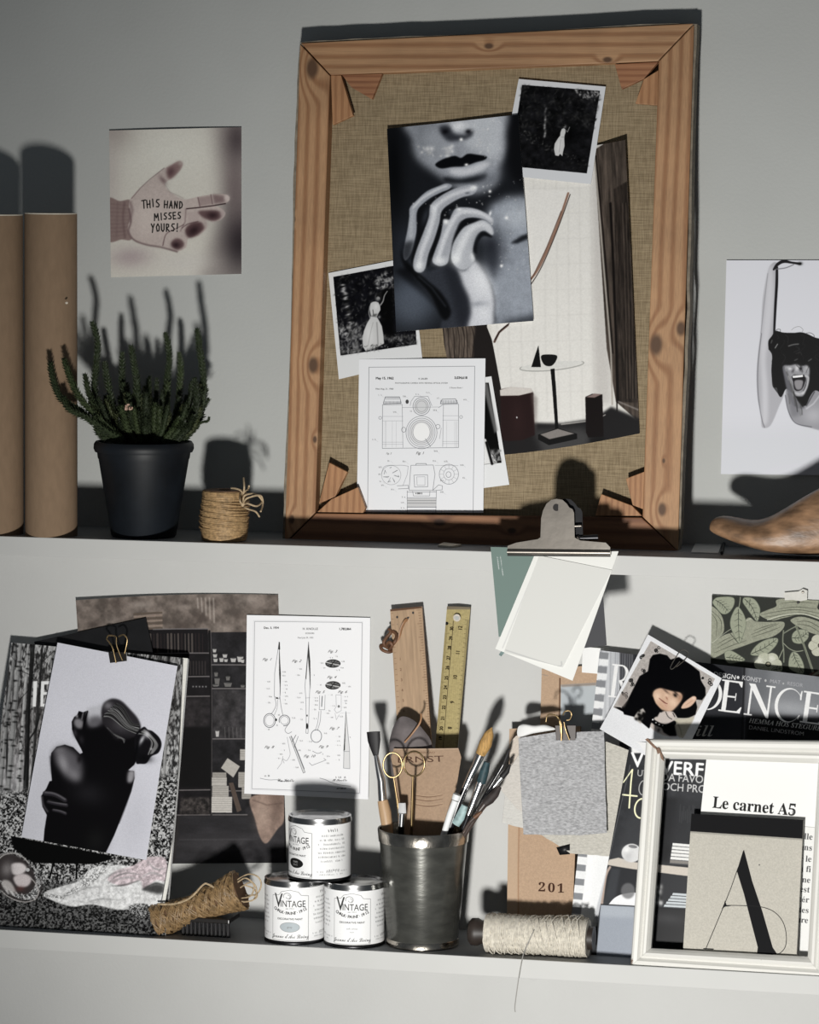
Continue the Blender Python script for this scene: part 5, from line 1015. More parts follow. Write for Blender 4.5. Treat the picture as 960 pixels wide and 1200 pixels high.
MB().tube(t4([(205, 112, .016), (190, 122, .021), (172, 160, .022), (160, 210, .022), (140, 245, .022), (105, 260, .022)]), .0022, 8, squash=.6).build('strap', M_leather, r0, 'light tan leather strap')
mb = MB()
for l in ([(105, 255, .022), (85, 230, .026), (100, 200, .024), (120, 175, .022), (112, 160, .02)], [(110, 250, .022), (140, 225, .028), (150, 190, .024), (132, 170, .02)], [(100, 250, .02), (72, 240, .024), (76, 262, .026), (110, 275, .026), (140, 262, .02)], [(95, 245, .024), (112, 225, .03), (128, 240, .03), (112, 262, .026)]): mb.tube(t4(l), .0021, 8)
mb.build('knot', M_leatherd, r0); MB().tube([at(479, 725.5, .0165), at(479, 725.5, .0172)], .0028, 14).build('hanging_hole', M_clipb, r0)
# folding rule, yellowish
qd = [(524, 710.5), (551.5, 711.5), (526.5, 985), (501, 985)]
P = Print(qd, 3.6, (172, 158, 114)).frame(430, 700, 4.29); P.grain(.08, 5)
P.poly([(400, 40), (524, 40), (524, 62), (400, 62)], (118, 108, 94), .9, 2)
def rl(y, off): return 403+(345-403)*(y-45)/(752-45)+off
ta = -85.2
for n_, (x, y) in zip(range(30, 18, -1), [(437, 165), (432, 216), (425, 267), (419, 320), (414, 372), (409, 425), (404, 474), (400, 524), (395, 576), (389, 630), (383, 682), (378, 732)]): P.text(str(n_), x-2, y+13, 17, (34, 28, 20), ta, sx=.86, bold=.9)
for n_, (x, y) in zip((12, 11, 10, 9, 8), [(478, 160), (466, 290), (452, 420), (438, 550), (426, 680)]): P.text(str(n_), x, y+(16 if n_ > 9 else 8), 19, (34, 28, 20), ta, sx=.86, bold=.9)
P.line([(rl(125, 40), 125), (rl(800, 40), 800)], 2.4, (50, 42, 30), .9)
for k in range(150):
    y = 120+k*4.9; x = rl(y, 116) ; P.line([(x, y), (x-(18 if k % 5 == 0 else 9), y-1)], 1.3, (50, 42, 30), .85)
for k in range(130): y = 140+k*5.15; P.line([(rl(y, 1), y), (rl(y, 12 if k % 10 else 26), y)], 1.2, (60, 50, 36), .75)
P.disc(402, 138, 8, 9, 30, .95)
for k in range(9): P.line([(rl(150, 60+k*5), 150), (rl(800, 60+k*5), 800)], 3, (196, 180, 126) if k % 2 else (150, 132, 84), .18, 1)
m = P.material('folding_rule', .35); M_rb = mat('rule_edge', (.20, .16, .09), .5)
r1 = thing('ruler', 'narrow yellowish ruler with black numbers up to 30, standing in the cup', 'ruler', at(520, 880, .06), 'rulers in the cup')
sheet('blade', qd, [.008, .008, .060, .060], m, M_rb, thick=.0012, nx=2, ny=2, parent=r1, bend=lambda u, v: .0022*math.sin(math.pi*u))
MB().lathe(at(535.6, 724, .0155), [(.0026, -.0006), (.0044, -.0006), (.0044, .0006), (.0026, .0006)], 20, axis=(0, -1, 0), closed=True).build('eyelet', M_steel, r1)
MB().tube([at(535.6, 724, .0152), at(535.6, 724, .0158)], .0027, 14).build('hanging_hole', M_wall, r1)
def puff(mb, ol_, s, th, mi=0, rings=5):
    P_ = smooth(ol_, True, 4); c_ = P_.mean(0); n = len(P_); vs = []
    for j in range(rings+1):
        k = 1-j/rings
        for q in P_: p = c_+(q-c_)*k; vs.append(at(p[0], p[1], s+th*math.sqrt(max(0, 1-k*k))))
    for q in P_: vs.append(at(q[0], q[1], s-.002))
    fs = [[j*n+i, j*n+(i+1) % n, (j+1)*n+(i+1) % n, (j+1)*n+i] for j in range(rings) for i in range(n)]
    bI = (rings+1)*n; fs += [[bI+i, bI+(i+1) % n, (i+1) % n, i] for i in range(n)]+[[bI+i for i in range(n)][::-1]]
    mb.add(vs, fs, mi, None, True); return mb
M_suede = mat('grey_suede', (.15, .13, .13), .85, var=.3, scale=45, bump=.5)
pch = thing('leather_pouch', 'grey leather pouch tip with a tan cord, tucked behind the stamped card', 'pouch', at(481, 880, .083))
puff(MB(), [(456.5, 880), (459, 858), (465, 845), (472, 839.5), (484, 843.5), (496, 855), (507, 876), (504, 930), (466, 930)], .074, .008).build('pouch', M_suede, pch)
MB().tube(t4([(272, 585, .082), (273, 610, .084), (262, 640, .086), (225, 690, .087), (190, 730, .086)]), .0011, 6).build('cord', M_leather, pch)
# stamped leather card
qd = [(455.5, 877.5), (541.5, 877), (524, 985), (474, 985)]
P = Print(qd, 3.6, (160, 136, 114)).frame(440, 860, 8); P.grain(.06, 6)
P.text('ERNST', 206, 345, 84, (78, 56, 44), -2, sx=1.22).text('TILLVERKAD', 330, 212, 26, (96, 70, 54), 0, alpha=.8, sx=1.1)
for k, y in enumerate((690, 722, 765)): P.line([(380, y-8), (500, y+6), (620, y-10)], [3, 5, 2], (206, 178, 152), .45, 1, True).line([(380, y), (500, y+14), (620, y-2)], [5, 8, 3], (70, 46, 34), .6, 2, True)
P.line([(128, 148), (790, 144)], 5, (206, 184, 164), .7, 1)
m = P.material('stamped_card', .6)
sheet('stamped_leather_card', qd, [.088, .088, .094, .094], m, M_leatherd, 'brown leather card stamped with capital letters, standing in the cup', 'card', thick=.002, nx=12, ny=10, bend=lambda u, v: -.004*(2*u-1)**2,
      edge=lambda u, v: (u, v) if not (v < .1 and (u < .1 or u > .9)) else ((.06 if u < .5 else .94) if v < .05 and (u < .05 or u > .95) else u, v if v > .05 or .05 < u < .95 else .0))
# scissors with ring handles
scs = thing('ring_scissors', 'gold scissors with two open ring handles, upside down in the cup', 'scissors', at(475, 920, .128))
def ringp(cx, cy, rx, ry, s, ds=0): return [at(cx+rx*math.cos(a), cy+ry*math.sin(a), s+ds*math.cos(a)) for a in np.linspace(0, 2*math.pi, 28, endpoint=False)]
MB().tube(ringp(460.3, 896.5, 11.2, 14.6, .122, -.002), .0011, 8, closed=True).build('ring_handle', M_brass, scs)
MB().tube(ringp(485.4, 895, 12.2, 14.6, .124, .002), .0011, 8, closed=True).build('ring_handle', M_brass, scs)
MB().tube([at(461.5, 911.5, .122), at(466, 940, .118), at(472, 985, .11)], [.0012, .0016, .0018], 8).build('shank', M_brass, scs)
MB().tube([at(484, 910, .124), at(483.3, 935, .12), at(482, 985, .11)], [.0012, .0017, .0019], 8).build('shank', M_brass, scs)
# brushes
M_bb = mat('black_bristle', (.010, .009, .010), .6, var=.4, scale=300, stretch=(3, 3, .3)); M_pw = mat('pale_wood_handle', (.50, .33, .19), .45, var=.12, scale=90, stretch=(2, 2, .3))
M_or = mat('ochre_bristle', (.46, .27, .09), .7, var=.4, scale=320, bump=.6, stretch=(2, 2, .25)); M_bh = mat('black_handle', (.012, .012, .014), .25, spec=.6, var=.1)
M_white = mat('white_plastic', (.78, .79, .79), .4, var=.02); M_teal = mat('teal_paint', (.30, .42, .42), .5, var=.4, scale=120); M_dteal = mat('dark_teal_bristle', (.02, .05, .06), .6, var=.4, scale=200)
def brush(label, tip, fer, han, mt, mf, mh, group='brushes in the metal cup', flat=None):
    """tip, fer, han: lists of (px, py, s, radius px)"""
    o_ = at(*fer[-1][:3]); t = thing('paint_brush', label, 'brush', o_, group)
    for nm, l, m_ in (('bristles', tip, mt), ('ferrule', fer, mf), ('handle', han, mh)):
        if l: MB().tube([at(*q[:3]) for q in l], [q[3]*.00098 for q in l], 12, squash=flat if nm == 'bristles' else None).build(nm, m_, t)
    return t
brush('flared black bristle brush with a pale wooden handle, leaning left in the cup', [(437.6, 857.5, .098, 8.2), (438.5, 868, .098, 7.8), (439.6, 877, .099, 5.6), (440.6, 886, .099, 3.0)], [(440.6, 885, .099, 2.7), (443.5, 900, .100, 3.8), (447, 915, .100, 4.9), (448.6, 938, .101, 5.2)], [(448.6, 938, .101, 6.4), (451.5, 952, .102, 7.4), (456, 985, .104, 6)], M_bb, M_silver, M_pw, flat=.35)
brush('round ochre bristle brush with a bright ferrule, leaning right in the cup', [(576.6, 852.5, .103, .6), (573.5, 860, .103, 5.6), (569, 872, .103, 7.6), (563, 884, .103, 5.8)], [(563.5, 884, .103, 5.6), (558, 896, .103, 4.6), (552, 908, .103, 4.2), (545, 924, .104, 3.8)], [(545, 924, .104, 3.8), (538, 940, .104, 5.2), (522, 985, .104, 4)], M_or, M_silver, M_bh)
brush('short flat grey-white brush standing between the scissors shanks', [(471, 941, .118, 4.6), (471.5, 953, .118, 4.8)], [(471.5, 953, .118, 4.4), (470.5, 968, .117, 3.9)], [(470.5, 968, .117, 3.6), (470, 985, .11, 3.4)], mat('grey_tag', (.52, .52, .52), .6), M_silver, M_bh, flat=.3)
brush('white plastic handled brush smeared with pale teal paint, right side of the cup', [(545, 944, .124, 4), (539, 958, .123, 5.6), (534, 966, .122, 5)], [(536, 931, .122, 5.0), (534, 937, .122, 5.0)], [(534, 938, .122, 4.2), (528, 953, .121, 4.0), (518, 985, .117, 3.6)], M_teal, M_white, M_white, flat=.5)
brush('silver ferruled brush with dark teal bristles, behind the teal smeared brush', [(571, 893, .100, 3.6), (568, 903, .100, 5.4), (564, 917, .100, 5.6)], [(564, 916, .100, 5.2), (558, 932, .101, 4.6), (549, 955, .102, 3.6)], [(549, 955, .102, 3.4), (538, 985, .100, 3)], M_dteal, M_silver, M_bh)
M_dk = mat('dark_bristle', (.03, .022, .02), .7, var=.5, scale=200); M_dh = mat('dark_brown_handle', (.05, .035, .03), .4, var=.3)
brush('thin black brush reaching farthest right out of the cup', [(597, 877, .085, .8), (594, 886, .086, 2.4), (590, 896, .087, 2.6)], [(590, 896, .087, 2.3), (583, 908, .088, 2.0)], [(583, 908, .088, 2.0), (570, 930, .09, 2.6), (540, 985, .092, 2)], M_bb, M_bh, M_bh)
brush('black brush with a thin bright edge beside the fabric swatches', [(598, 896, .094, 1.2), (594, 904, .095, 3.4), (588, 911, .096, 3.6)], [(588, 911, .096, 3.0), (579, 922, .097, 2.6)], [(579, 922, .097, 2.6), (565, 942, .099, 3.2), (540, 985, .10, 2)], M_bb, M_silver, M_bh)
brush('matted dark brown bristle brush, lowest on the right of the cup', [(586, 922, .104, 2.4), (580, 930, .105, 5.4), (574, 937, .106, 5.6), (568, 942, .107, 4.4)], [(569, 941, .107, 4.0), (562, 950, .108, 3.6)], [(562, 950, .108, 3.4), (540, 985, .105, 3)], M_dk, M_dh, M_dh)
brush('rusty brown brush with a knobbly end low over the cup rim', [(565, 951, .112, 1.2), (560, 955, .112, 2.4), (556, 958, .112, 2.6)], [(556, 958, .112, 2.4), (551, 963, .112, 2.3)], [(551, 963, .112, 2.4), (538, 985, .108, 2)], M_leatherd, M_dh, M_dh)

# brown twine hank and nail brush ---------------------------------
ax0, ax1 = at(184, 1080, .118), at(282, 1043, .112)
tw = thing('twine_hank', 'hourglass hank of brown jute twine lying beside the forest magazine', 'twine', Vector(((ax0.x+ax1.x)/2, ax0.y, ZL)))
axv = ax1-ax0; Lh = axv.length; cc = (ax0+ax1)/2
def hr(t): return .0128+.0080*abs(2*t-1)**1.3-(.001 if t < .5 else -.0015)
mb = MB(); mb.lathe(cc-axv/2, [(0, 0)]+[(hr(k/12)-.001, Lh*k/12) for k in range(13)]+[(0, Lh)], 24, axis=axv); mb.build('core', M_core, tw)
mb = MB(); wound(mb, cc, axv, hr, Lh*1.0, 70, 9, .0010, 4, 5, 12); wound(mb, cc, axv, lambda t: hr(t)+.0012, Lh, 44, 23, .0012, 6, 6, 14); mb.build('winding', mat('dark_jute', (.27, .175, .085), .42, var=.4, scale=200, bump=.7, bscale=700, spec=.5), tw)
def t5(l): return [at(160+x/3.2, 990+y/3.2, z) for x, y, z in smooth(l, False, 5)]
mb = MB(); mb.tube(t5([(80, 222, .132), (140, 222, .135), (200, 200, .135), (250, 150, .134), (268, 148, .132), (290, 160, .130)]), .0012, 6)
for l in ([(380, 130, .12), (420, 110, .125), (455, 120, .128), (468, 150, .126), (450, 185, .12), (410, 190, .118)], [(390, 160, .12), (430, 140, .13), (450, 165, .13), (440, 205, .126), (400, 215, .12)], [(370, 210, .12), (420, 212, .13), (452, 195, .128), (440, 165, .12), (400, 150, .118)], [(380, 140, .125), (410, 125, .13), (440, 150, .13), (430, 190, .128), (395, 200, .122)]): mb.tube(t5(l), .0009, 6)
mb.build('loose_strand', M_jute2, tw)
nb = thing('nail_brush', 'black bristled hand brush lying in shade under the brown twine hank', 'brush', Vector((at(270, 1085, .10).x, -.10, ZL)))
p0, p1 = on(240, 1078, ZL), on(300, 1078, ZL)
MB().box((p0.x, -.125, ZL+.0165), (p1.x, -.08, ZL+.022)).build('back', M_clipb, nb, bevel=.001)
for k in range(12):
    x = p0.x+.002+(p1.x-p0.x-.004)*k/11; MB().lathe((x, -.121, ZL+.0002), [(0, 0), (.0022, 0), (.0017, .017), (0, .017)], 6).build('bristle_tuft', M_bb, nb)

# cotton string spool ---------------------------------------------
M_cot = mat('cotton_string', (.62, .58, .50), .85, var=.18, scale=240, bump=.8, bscale=600, spec=.1)
c0, c1 = at(570, 1098, .122), at(690, 1107, .122); c0.z = max(c0.z, ZL+.0225); c1.z = ZL+.0225; c0.z = c1.z = ZL+.0232
ct = thing('cotton_string_spool', 'spool of off-white cotton string lying on its side beside the metal cup', 'string', Vector(((c0.x+c1.x)/2, c0.y, ZL)))
av = c1-c0; MB().lathe(c0-av.normalized()*.020, [(0, 0), (.012, 0), (.0155, .003), (.016, .010), (.0135, .015), (.0135, av.length+.026), (.009, av.length+.026), (0, av.length+.024)], 32, axis=av).build('core', mat('spool_wood', (.03, .022, .018), .5, var=.3), ct)
mb = MB(); mb.lathe(c0, [(.0138, .0), (.0205, .0003), (.0213, .004), (.0210, av.length*.5), (.0213, av.length-.004), (.0205, av.length-.0003), (.0138, av.length)], 40, axis=av)
wound(mb, (c0+c1)/2, av, lambda t: .0212+.0004*math.sin(9*t), av.length*.985, 92, 5, .00085, 9, 5, 12)
wound(mb, (c0+c1)/2, av+Vector((0, 0, .008)), lambda t: .0220, av.length*.9, 26, 9, .0007, 3, 5, 14); mb.build('winding', M_cot, ct)
tp = [(628, 1084, .130), (625, 1092, .144), (620, 1103, .147), (615, 1114, .150), (612, 1124, .1525), (609, 1140, .1525), (606, 1160, .1525), (603.5, 1180, .1525), (604, 1186, .1525)]
MB().tube([at(*q) for q in smooth(tp, False, 5)], .0006, 6).build('loose_end', mat('grey_thread', (.30, .29, .27), .8), ct)

# ================================================================== right side of the lower shelf
# wallpaper sample ------------------------------------------------
qd = [(834.5, 697), (1000, 706), (998, 802), (833, 778)]
P = Print(qd, 3, (50, 52, 48)).frame(820, 680, 6)
lf, ln_ = (150, 154, 136), (58, 62, 54)
def leafp(pts, mid, col=lf):
    P.poly(pts, col, 1, 1, True); P.line(smooth(pts), 4, (104, 110, 96), .8, closed=True); P.line(mid, [5, 3], ln_, .95, 0, True)
    M_ = smooth(mid, False, 6); n = len(M_)
    for i in range(2, n-1, 2):
        d = M_[i]-M_[i-1]; d = d/max(1e-6, np.hypot(*d)); nn = np.array([-d[1], d[0]])
        for sg in (1, -1): P.line([M_[i], M_[i]+d*16+nn*sg*22], 3, ln_, .8)
def ribbon_(pts, lines):
    P.poly(pts, (146, 148, 132), 1, 1, True, tex=.12, cell=10)
    for l in lines: P.line(l, [2, 5, 2], (70, 72, 62), .8, .3, True)
ribbon_([(78, 190), (110, 200), (150, 260), (160, 350), (130, 400), (80, 440), (60, 300)], [[(80, 230), (115, 290), (110, 400)], [(80, 210), (140, 280), (140, 370)]])
ribbon_([(385, 240), (430, 210), (500, 180), (520, 130), (790, 130), (800, 200), (900, 230), (900, 300), (700, 240), (560, 260), (470, 280)], [[(400, 240), (520, 215), (660, 205), (860, 240)], [(420, 258), (560, 235), (700, 228), (880, 280)], [(520, 200), (640, 185), (790, 200)], [(540, 160), (640, 150), (780, 160)]])
P.line([(440, 275), (560, 240), (700, 235), (900, 300)], 7, (196, 198, 182), .9, 1, True).line([(440, 285), (560, 250), (700, 246), (900, 312)], 4, ln_, .9, 0, True)
ribbon_([(600, 275), (700, 255), (900, 330), (900, 400), (760, 370), (650, 320)], [[(640, 290), (740, 290), (880, 370)], [(650, 305), (740, 320), (860, 390)]])
ribbon_([(300, 270), (330, 262), (360, 285), (440, 290), (550, 290), (545, 340), (480, 390), (380, 420), (280, 460), (180, 500), (80, 550), (70, 470), (150, 390), (240, 350)], [[(110, 480), (200, 420), (260, 390)], [(100, 510), (200, 460), (300, 420)], [(330, 380), (420, 340), (520, 300)], [(340, 395), (440, 360), (530, 325)], [(350, 350), (430, 320), (500, 300)], [(120, 450), (160, 420), (210, 395)]])
P.line([(180, 350), (250, 440)], 5, ln_, .9).line([(80, 448), (190, 350), (330, 265)], 4, (190, 192, 176), .8, 0, True)
leafp([(100, 135), (130, 118), (215, 120), (222, 170), (190, 225), (150, 235), (110, 190), (92, 160)], [(110, 140), (150, 170), (185, 215)]); leafp([(290, 120), (350, 130), (388, 190), (385, 250), (370, 285), (340, 250), (300, 190), (278, 150)], [(290, 130), (340, 190), (368, 275)])
leafp([(245, 185), (285, 240), (298, 310), (280, 380), (255, 440), (220, 380), (198, 310), (210, 240)], [(250, 195), (250, 310), (255, 425)]); P.line([(262, 118), (258, 160), (250, 200)], 5, lf, 1, 0, True).line([(320, 170), (325, 130)], 4, ln_, .8)
leafp([(328, 515), (370, 450), (440, 410), (508, 405), (500, 450), (440, 510), (380, 525)], [(335, 512), (420, 470), (500, 412)]); leafp([(165, 505), (200, 492), (250, 520), (290, 555), (250, 572), (190, 580), (168, 550)], [(175, 540), (230, 545), (285, 556)])
leafp([(618, 498), (660, 520), (695, 590), (692, 650), (640, 640), (590, 610), (592, 540)], [(620, 505), (640, 560), (688, 640)]); leafp([(612, 380), (650, 345), (720, 350), (728, 400), (680, 440), (620, 430)], [(615, 400), (670, 400), (722, 365)])
P.line([(550, 350), (545, 420), (552, 500), (552, 570)], 9, (120, 124, 110), 1, 0, True).line([(550, 370), (600, 340), (640, 320)], 8, (120, 124, 110), 1, 0, True).line([(552, 440), (590, 475), (640, 495), (690, 490)], 6, lf, .9, 0, True).line([(548, 480), (520, 540), (500, 590)], 6, lf, .9, 0, True).line([(640, 320), (700, 460), (765, 640)], 15, (130, 134, 118), 1, .5).line([(640, 320), (700, 460), (765, 640)], 4, (84, 88, 76), .9)
def flower(x, y, r, c_):
    for k in range(6): a = k*1.047; P.disc(x+r*.55*math.cos(a), y+r*.5*math.sin(a), r*.48, r*.42, c_, 1, 0, 1)
    for k in range(6): a = k*1.047+.5; P.line([(x+r*.3*math.cos(a), y+r*.3*math.sin(a)), (x+r*.9*math.cos(a), y+r*.85*math.sin(a))], 3, (120, 118, 104), .7)
    P.disc(x, y, r*.22, r*.2, (60, 60, 52)).disc(x, y, r*.13, r*.12, (150, 146, 126))
flower(820, 455, 88, (186, 186, 170)); flower(445, 585, 92, (176, 178, 160)); P.blob(385, 560, 26, 22, (214, 214, 202), .9).blob(470, 545, 22, 26, (210, 210, 198), .9); leafp([(480, 610), (540, 600), (530, 640), (470, 640)], [(482, 625), (535, 615)])
P.poly([(735, 670), (800, 630), (900, 600), (900, 720)], (92, 66, 60), 1, 2, True).poly([(760, 660), (850, 610), (900, 600), (900, 620), (800, 660)], (140, 142, 126), 1, 1, True)
leafp([(600, 680), (640, 650), (700, 660), (690, 700)], [(610, 680), (690, 670)]); leafp([(880, 560), (950, 520), (1000, 600), (920, 640)], [(890, 580), (990, 590)]); ribbon_([(860, 130), (1100, 160), (1100, 260), (900, 200)], [[(880, 150), (1080, 200)]]); flower(1000, 400, 70, (170, 172, 156))
P.grain(.08, 2); P.gain(.98)
sheet('wallpaper_sample', qd, [.003, .002, .002, .003], P.material('wallpaper_leaves', .7, .2), M_paper, 'grey-green leaf patterned wallpaper sample taped to the wall above the magazines', 'wallpaper')
mb = MB(); tb = [(919, 694.5), (936, 693), (941, 690), (946.5, 692), (946, 703), (938, 704.5), (929, 703), (920, 703.5)]
MB().prism([at(x, y, .0042) for x, y in tb], [at(x, y, .0036) for x, y in tb]).build('paper_tape_scrap', mat('masking_paper', (.60, .59, .55), .8, var=.08, scale=120), None, 'torn off-white tape scrap holding the top of the wallpaper sample', 'tape')
MB().ball(at(935.5, 706, .0045), .0016, 10, sc=(1, .5, 1)).build('drawing_pin', M_clipb, None, 'small dark pin pressed into the tape above the wallpaper sample', 'pin')
MB().ball(at(941, 694, .0050), .0015, 10, sc=(1, .5, 1)).build('drawing_pin', M_steel, None, 'small grey pin at the upper edge of the torn tape scrap', 'pin')

# kraft folder with grey pane, kraft notebook -----------------------
qd = [(635, 784), (703, 779), (700, 892), (632, 894)]
P = Print(qd, 2.2, (180, 154, 130)); P.grain(.05, 3)
P.poly([(657, 802.5), (699, 800), (697, 892), (656, 893)], (176, 182, 186), 1, .3).poly([(657, 802.5), (699, 800), (699, 803), (658, 805)], (120, 100, 84), .6, .6); P.line([(656, 795), (655, 892)], 1.6, (90, 66, 50), .9).line([(634, 790), (642, 792)], 1, 120, .4)
P.blob(670, 826, 5, 14, (140, 146, 152), .5).blob(664, 846, 8, 8, (150, 154, 158), .5)
sheet('kraft_folder', qd, [.006, .007, .014, .013], P.material('kraft_folder', .7, .2), M_kraft, 'small kraft folder with a pale grey pane, behind the fabric swatches', 'folder', thick=.0015)
qd = [(683, 758), (708, 760), (706, 790), (682, 788)]
sheet('white_card', qd, .0095, M_paper, M_paper, 'small white card corner between the hanging paint cards and lettered magazine', 'card', nx=2, ny=2, thick=.001)
qd = [(597, 854), (680, 851), (670, 1100), (594, 1092)]
P = Print(qd, 2.4, (180, 154, 130)); P.grain(.06, 3)
P.line([(608.5, 854), (607, 1092)], 1.3, (150, 116, 90), .9, .3).poly([(597, 854), (608, 853), (606, 1092), (594, 1092)], (190, 166, 142), .6, 1)
P.frame(520, 840, 3.333); P.text('2', 367, 694, 36, (66, 44, 32), 2, bold=.8, font=None) if False else None
P.text(serif('2'), 366, 693, 33, (60, 40, 30), 1, sx=1.15).text(serif('0'), 404, 695, 33, (60, 40, 30), 1, sx=1.15).text(serif('1'), 441, 697, 33, (60, 40, 30), 1, sx=1.15)
sheet('kraft_notebook', qd, [.024, .025, .074, .074], P.material('kraft_cover', .75, .2), M_kraft, 'kraft paper notebook stamped with a year, leaning behind the fabric swatches', 'notebook', thick=.007, nx=2, ny=2)
qd = [(636, 991), (669, 986), (671, 1001), (650, 1006)]
sheet('dark_photo_corner', [(652, 993), (668, 989), (668, 1001), (656, 1002)], [.0735]*4, M_black, M_paper, 'dark corner of a small picture peeping out below the beige felt swatch', 'print', nx=1, ny=1)

# lettered magazine -------------------------------------------------
def RS(y): return .016+(y-760)/(1090-760)*(.082-.016)
qd = [(703, 762), (985, 796), (950, 1122), (668, 1090)]
P = Print(qd, 2.4, (58, 58, 62)).frame(820, 680, 6)
g_ = lambda x0, y0, x1, y1, c_, a=1, s_=4: P.poly([(x0, y0), (x1, y0), (x1, y1), (x0, y1)], c_, a, s_)
P.poly([(-720, 400), (-560, 420), (-560, 2500), (-960, 2500)], (196, 198, 202), 1, 2)
for k in range(16): P.line([(-690+k*17, 480), (-700+k*17, 1100)], rr.uniform(4, 12), rr.choice([(150, 152, 158), (214, 216, 220), (126, 128, 134), (176, 178, 182)]), .55, 3)
P.poly([(-460, 460), (330, 570), (300, 1150), (-460, 1150)], (48, 49, 53), 1, 4)
P.poly([(340, 600), (1100, 720), (1100, 980), (345, 960)], (128, 130, 134), 1, 20).poly([(345, 930), (1100, 1040), (1100, 1150), (330, 1150)], (20, 20, 22), 1, 26).poly([(345, 600), (500, 630), (500, 960), (345, 930)], (96, 98, 102), .6, 26).blob(650, 900, 160, 50, (176, 178, 182), .6).poly([(350, 980), (760, 1030), (740, 1130), (345, 1100)], (16, 16, 18), .9, 6)
P.line([(325, 580), (318, 800), (305, 1130)], 10, (28, 28, 30), .9, 3).line([(340, 590), (335, 800), (322, 1130)], 5, (110, 112, 116), .6, 2)
P.poly([(-720, 400), (-700, 1500), (-830, 2500), (-1100, 2500), (-1100, 400)], (232, 232, 232), 1)
P.frame(0, 0, 1)
P.poly([(681.6, 978), (720, 990), (690, 1100), (671, 1090)], (236, 237, 238), 1, .6).poly([(679, 1000), (700, 1002), (692, 1060), (676, 1075)], (244, 244, 245), .8, 3).poly([(673, 1082), (694, 1085), (692, 1100), (670, 1098)], 90, .8, 1).line([(676, 1088), (690, 1090)], 1.4, 220, .8)
ex = np.array([(703, 762)]); 
for k in range(20):
    y0 = 764+k*16.6; 
    for row in range(1):
        x0 = 703-35*(y0-762)/328; P.frame(0, 0, 1); P.poly([(x0, y0), (x0+11, y0+1.2), (x0+10.2, y0+8.8), (x0-.8, y0+7.6)], (136, 138, 142), 1, .3); P.poly([(x0, y0+8.3), (x0+11, y0+9.5), (x0+10.2, y0+16.6), (x0-.8, y0+15.6)], (234, 235, 236), 1, .3)
P.frame(820, 680, 6)
def let(ch, x, y, h=236, a=7.3, sx=1.0, col=(236, 236, 236)):
    """condensed roman capitals with fine serifs; x, y = lower left"""
    w1, w2 = h*.125, h*.046; S = []
    R_ = lambda pts: S.append(('p', pts)); 
    if ch == 'E':
        W = h*.60; R_([(.08*h, 0), (.08*h+w1, 0), (.08*h+w1, -h), (.08*h, -h)]); R_([(0, 0), (W, 0), (W+.03*h, -.20*h), (W, -.20*h), (W-.1*h, -w2*1.3), (0, -w2)]); R_([(0, -h), (W-.02*h, -h), (W-.02*h, -.82*h), (W-.05*h, -.82*h), (W-.13*h, -h+w2*1.3), (0, -h+w2)]); R_([(.15*h, -.52*h), (.42*h, -.52*h), (.42*h, -.52*h+w2*1.2), (.15*h, -.52*h+w2*1.2)]); R_([(.42*h, -.62*h), (.445*h, -.62*h), (.445*h, -.38*h), (.42*h, -.38*h)])
    if ch == 'N':
        R_([(.10*h, 0), (.10*h+w2*1.3, 0), (.10*h+w2*1.3, -h), (.10*h, -h)]); R_([(.04*h, -h), (.23*h, -h), (.72*h, -.10*h), (.72*h, .02*h), (.65*h, .02*h)]); R_([(.665*h, .02*h), (.72*h, .02*h), (.72*h, -h), (.665*h, -h)]); R_([(0, 0), (.24*h, 0), (.24*h, -w2), (0, -w2)]); R_([(.55*h, -h), (.82*h, -h), (.82*h, -h+w2), (.55*h, -h+w2)])
    if ch == 'C':
        o_ = [(.43*h+.43*h*math.cos(t), -.5*h-.52*h*math.sin(t)) for t in np.radians(np.linspace(38, 322, 26))]; i_ = [(.47*h+.37*h*math.cos(t), -.5*h-.485*h*math.sin(t)) for t in np.radians(np.linspace(322, 38, 26))]; R_(o_+i_); R_([(.76*h, -.70*h), (.80*h, -.70*h), (.80*h, -.98*h), (.77*h, -.98*h), (.74*h, -.84*h)]); R_([(.74*h, -.18*h), (.80*h, -.26*h), (.82*h, -.24*h), (.77*h, -.1*h)])
    if ch == 'D':
        R_([(.08*h, 0), (.08*h+w1, 0), (.08*h+w1, -h), (.08*h, -h)]); R_([(0, 0), (.3*h, 0), (.3*h, -w2), (0, -w2)]); R_([(0, -h), (.3*h, -h), (.3*h, -h+w2), (0, -h+w2)])
        R_([(.3*h+.48*h*math.cos(t), -.5*h-.5*h*math.sin(t)) for t in np.radians(np.linspace(90, -90, 26))]+[(.3*h+.36*h*math.cos(t), -.5*h-.465*h*math.sin(t)) for t in np.radians(np.linspace(-90, 90, 26))])
    if ch == 'R':
        R_([(.08*h, 0), (.08*h+w1, 0), (.08*h+w1, -h), (.08*h, -h)]); R_([(0, 0), (.28*h, 0), (.28*h, -w2), (0, -w2)]); R_([(0, -h), (.34*h, -h), (.34*h, -h+w2), (0, -h+w2)])
        R_([(.32*h+.27*h*math.cos(t), -.75*h-.25*h*math.sin(t)) for t in np.radians(np.linspace(90, -90, 20))]+[(.30*h+.18*h*math.cos(t), -.75*h-.215*h*math.sin(t)) for t in np.radians(np.linspace(-90, 90, 20))]); R_([(.28*h, -.52*h), (.40*h, -.52*h), (.74*h, 0), (.58*h, 0)])
    a_ = math.radians(a)
    for _, pts in S: P.poly([(x+u*sx*math.cos(a_)-v*math.sin(a_)*1.0, y+u*sx*math.sin(a_)+v*math.cos(a_)) for u, v in pts], col)
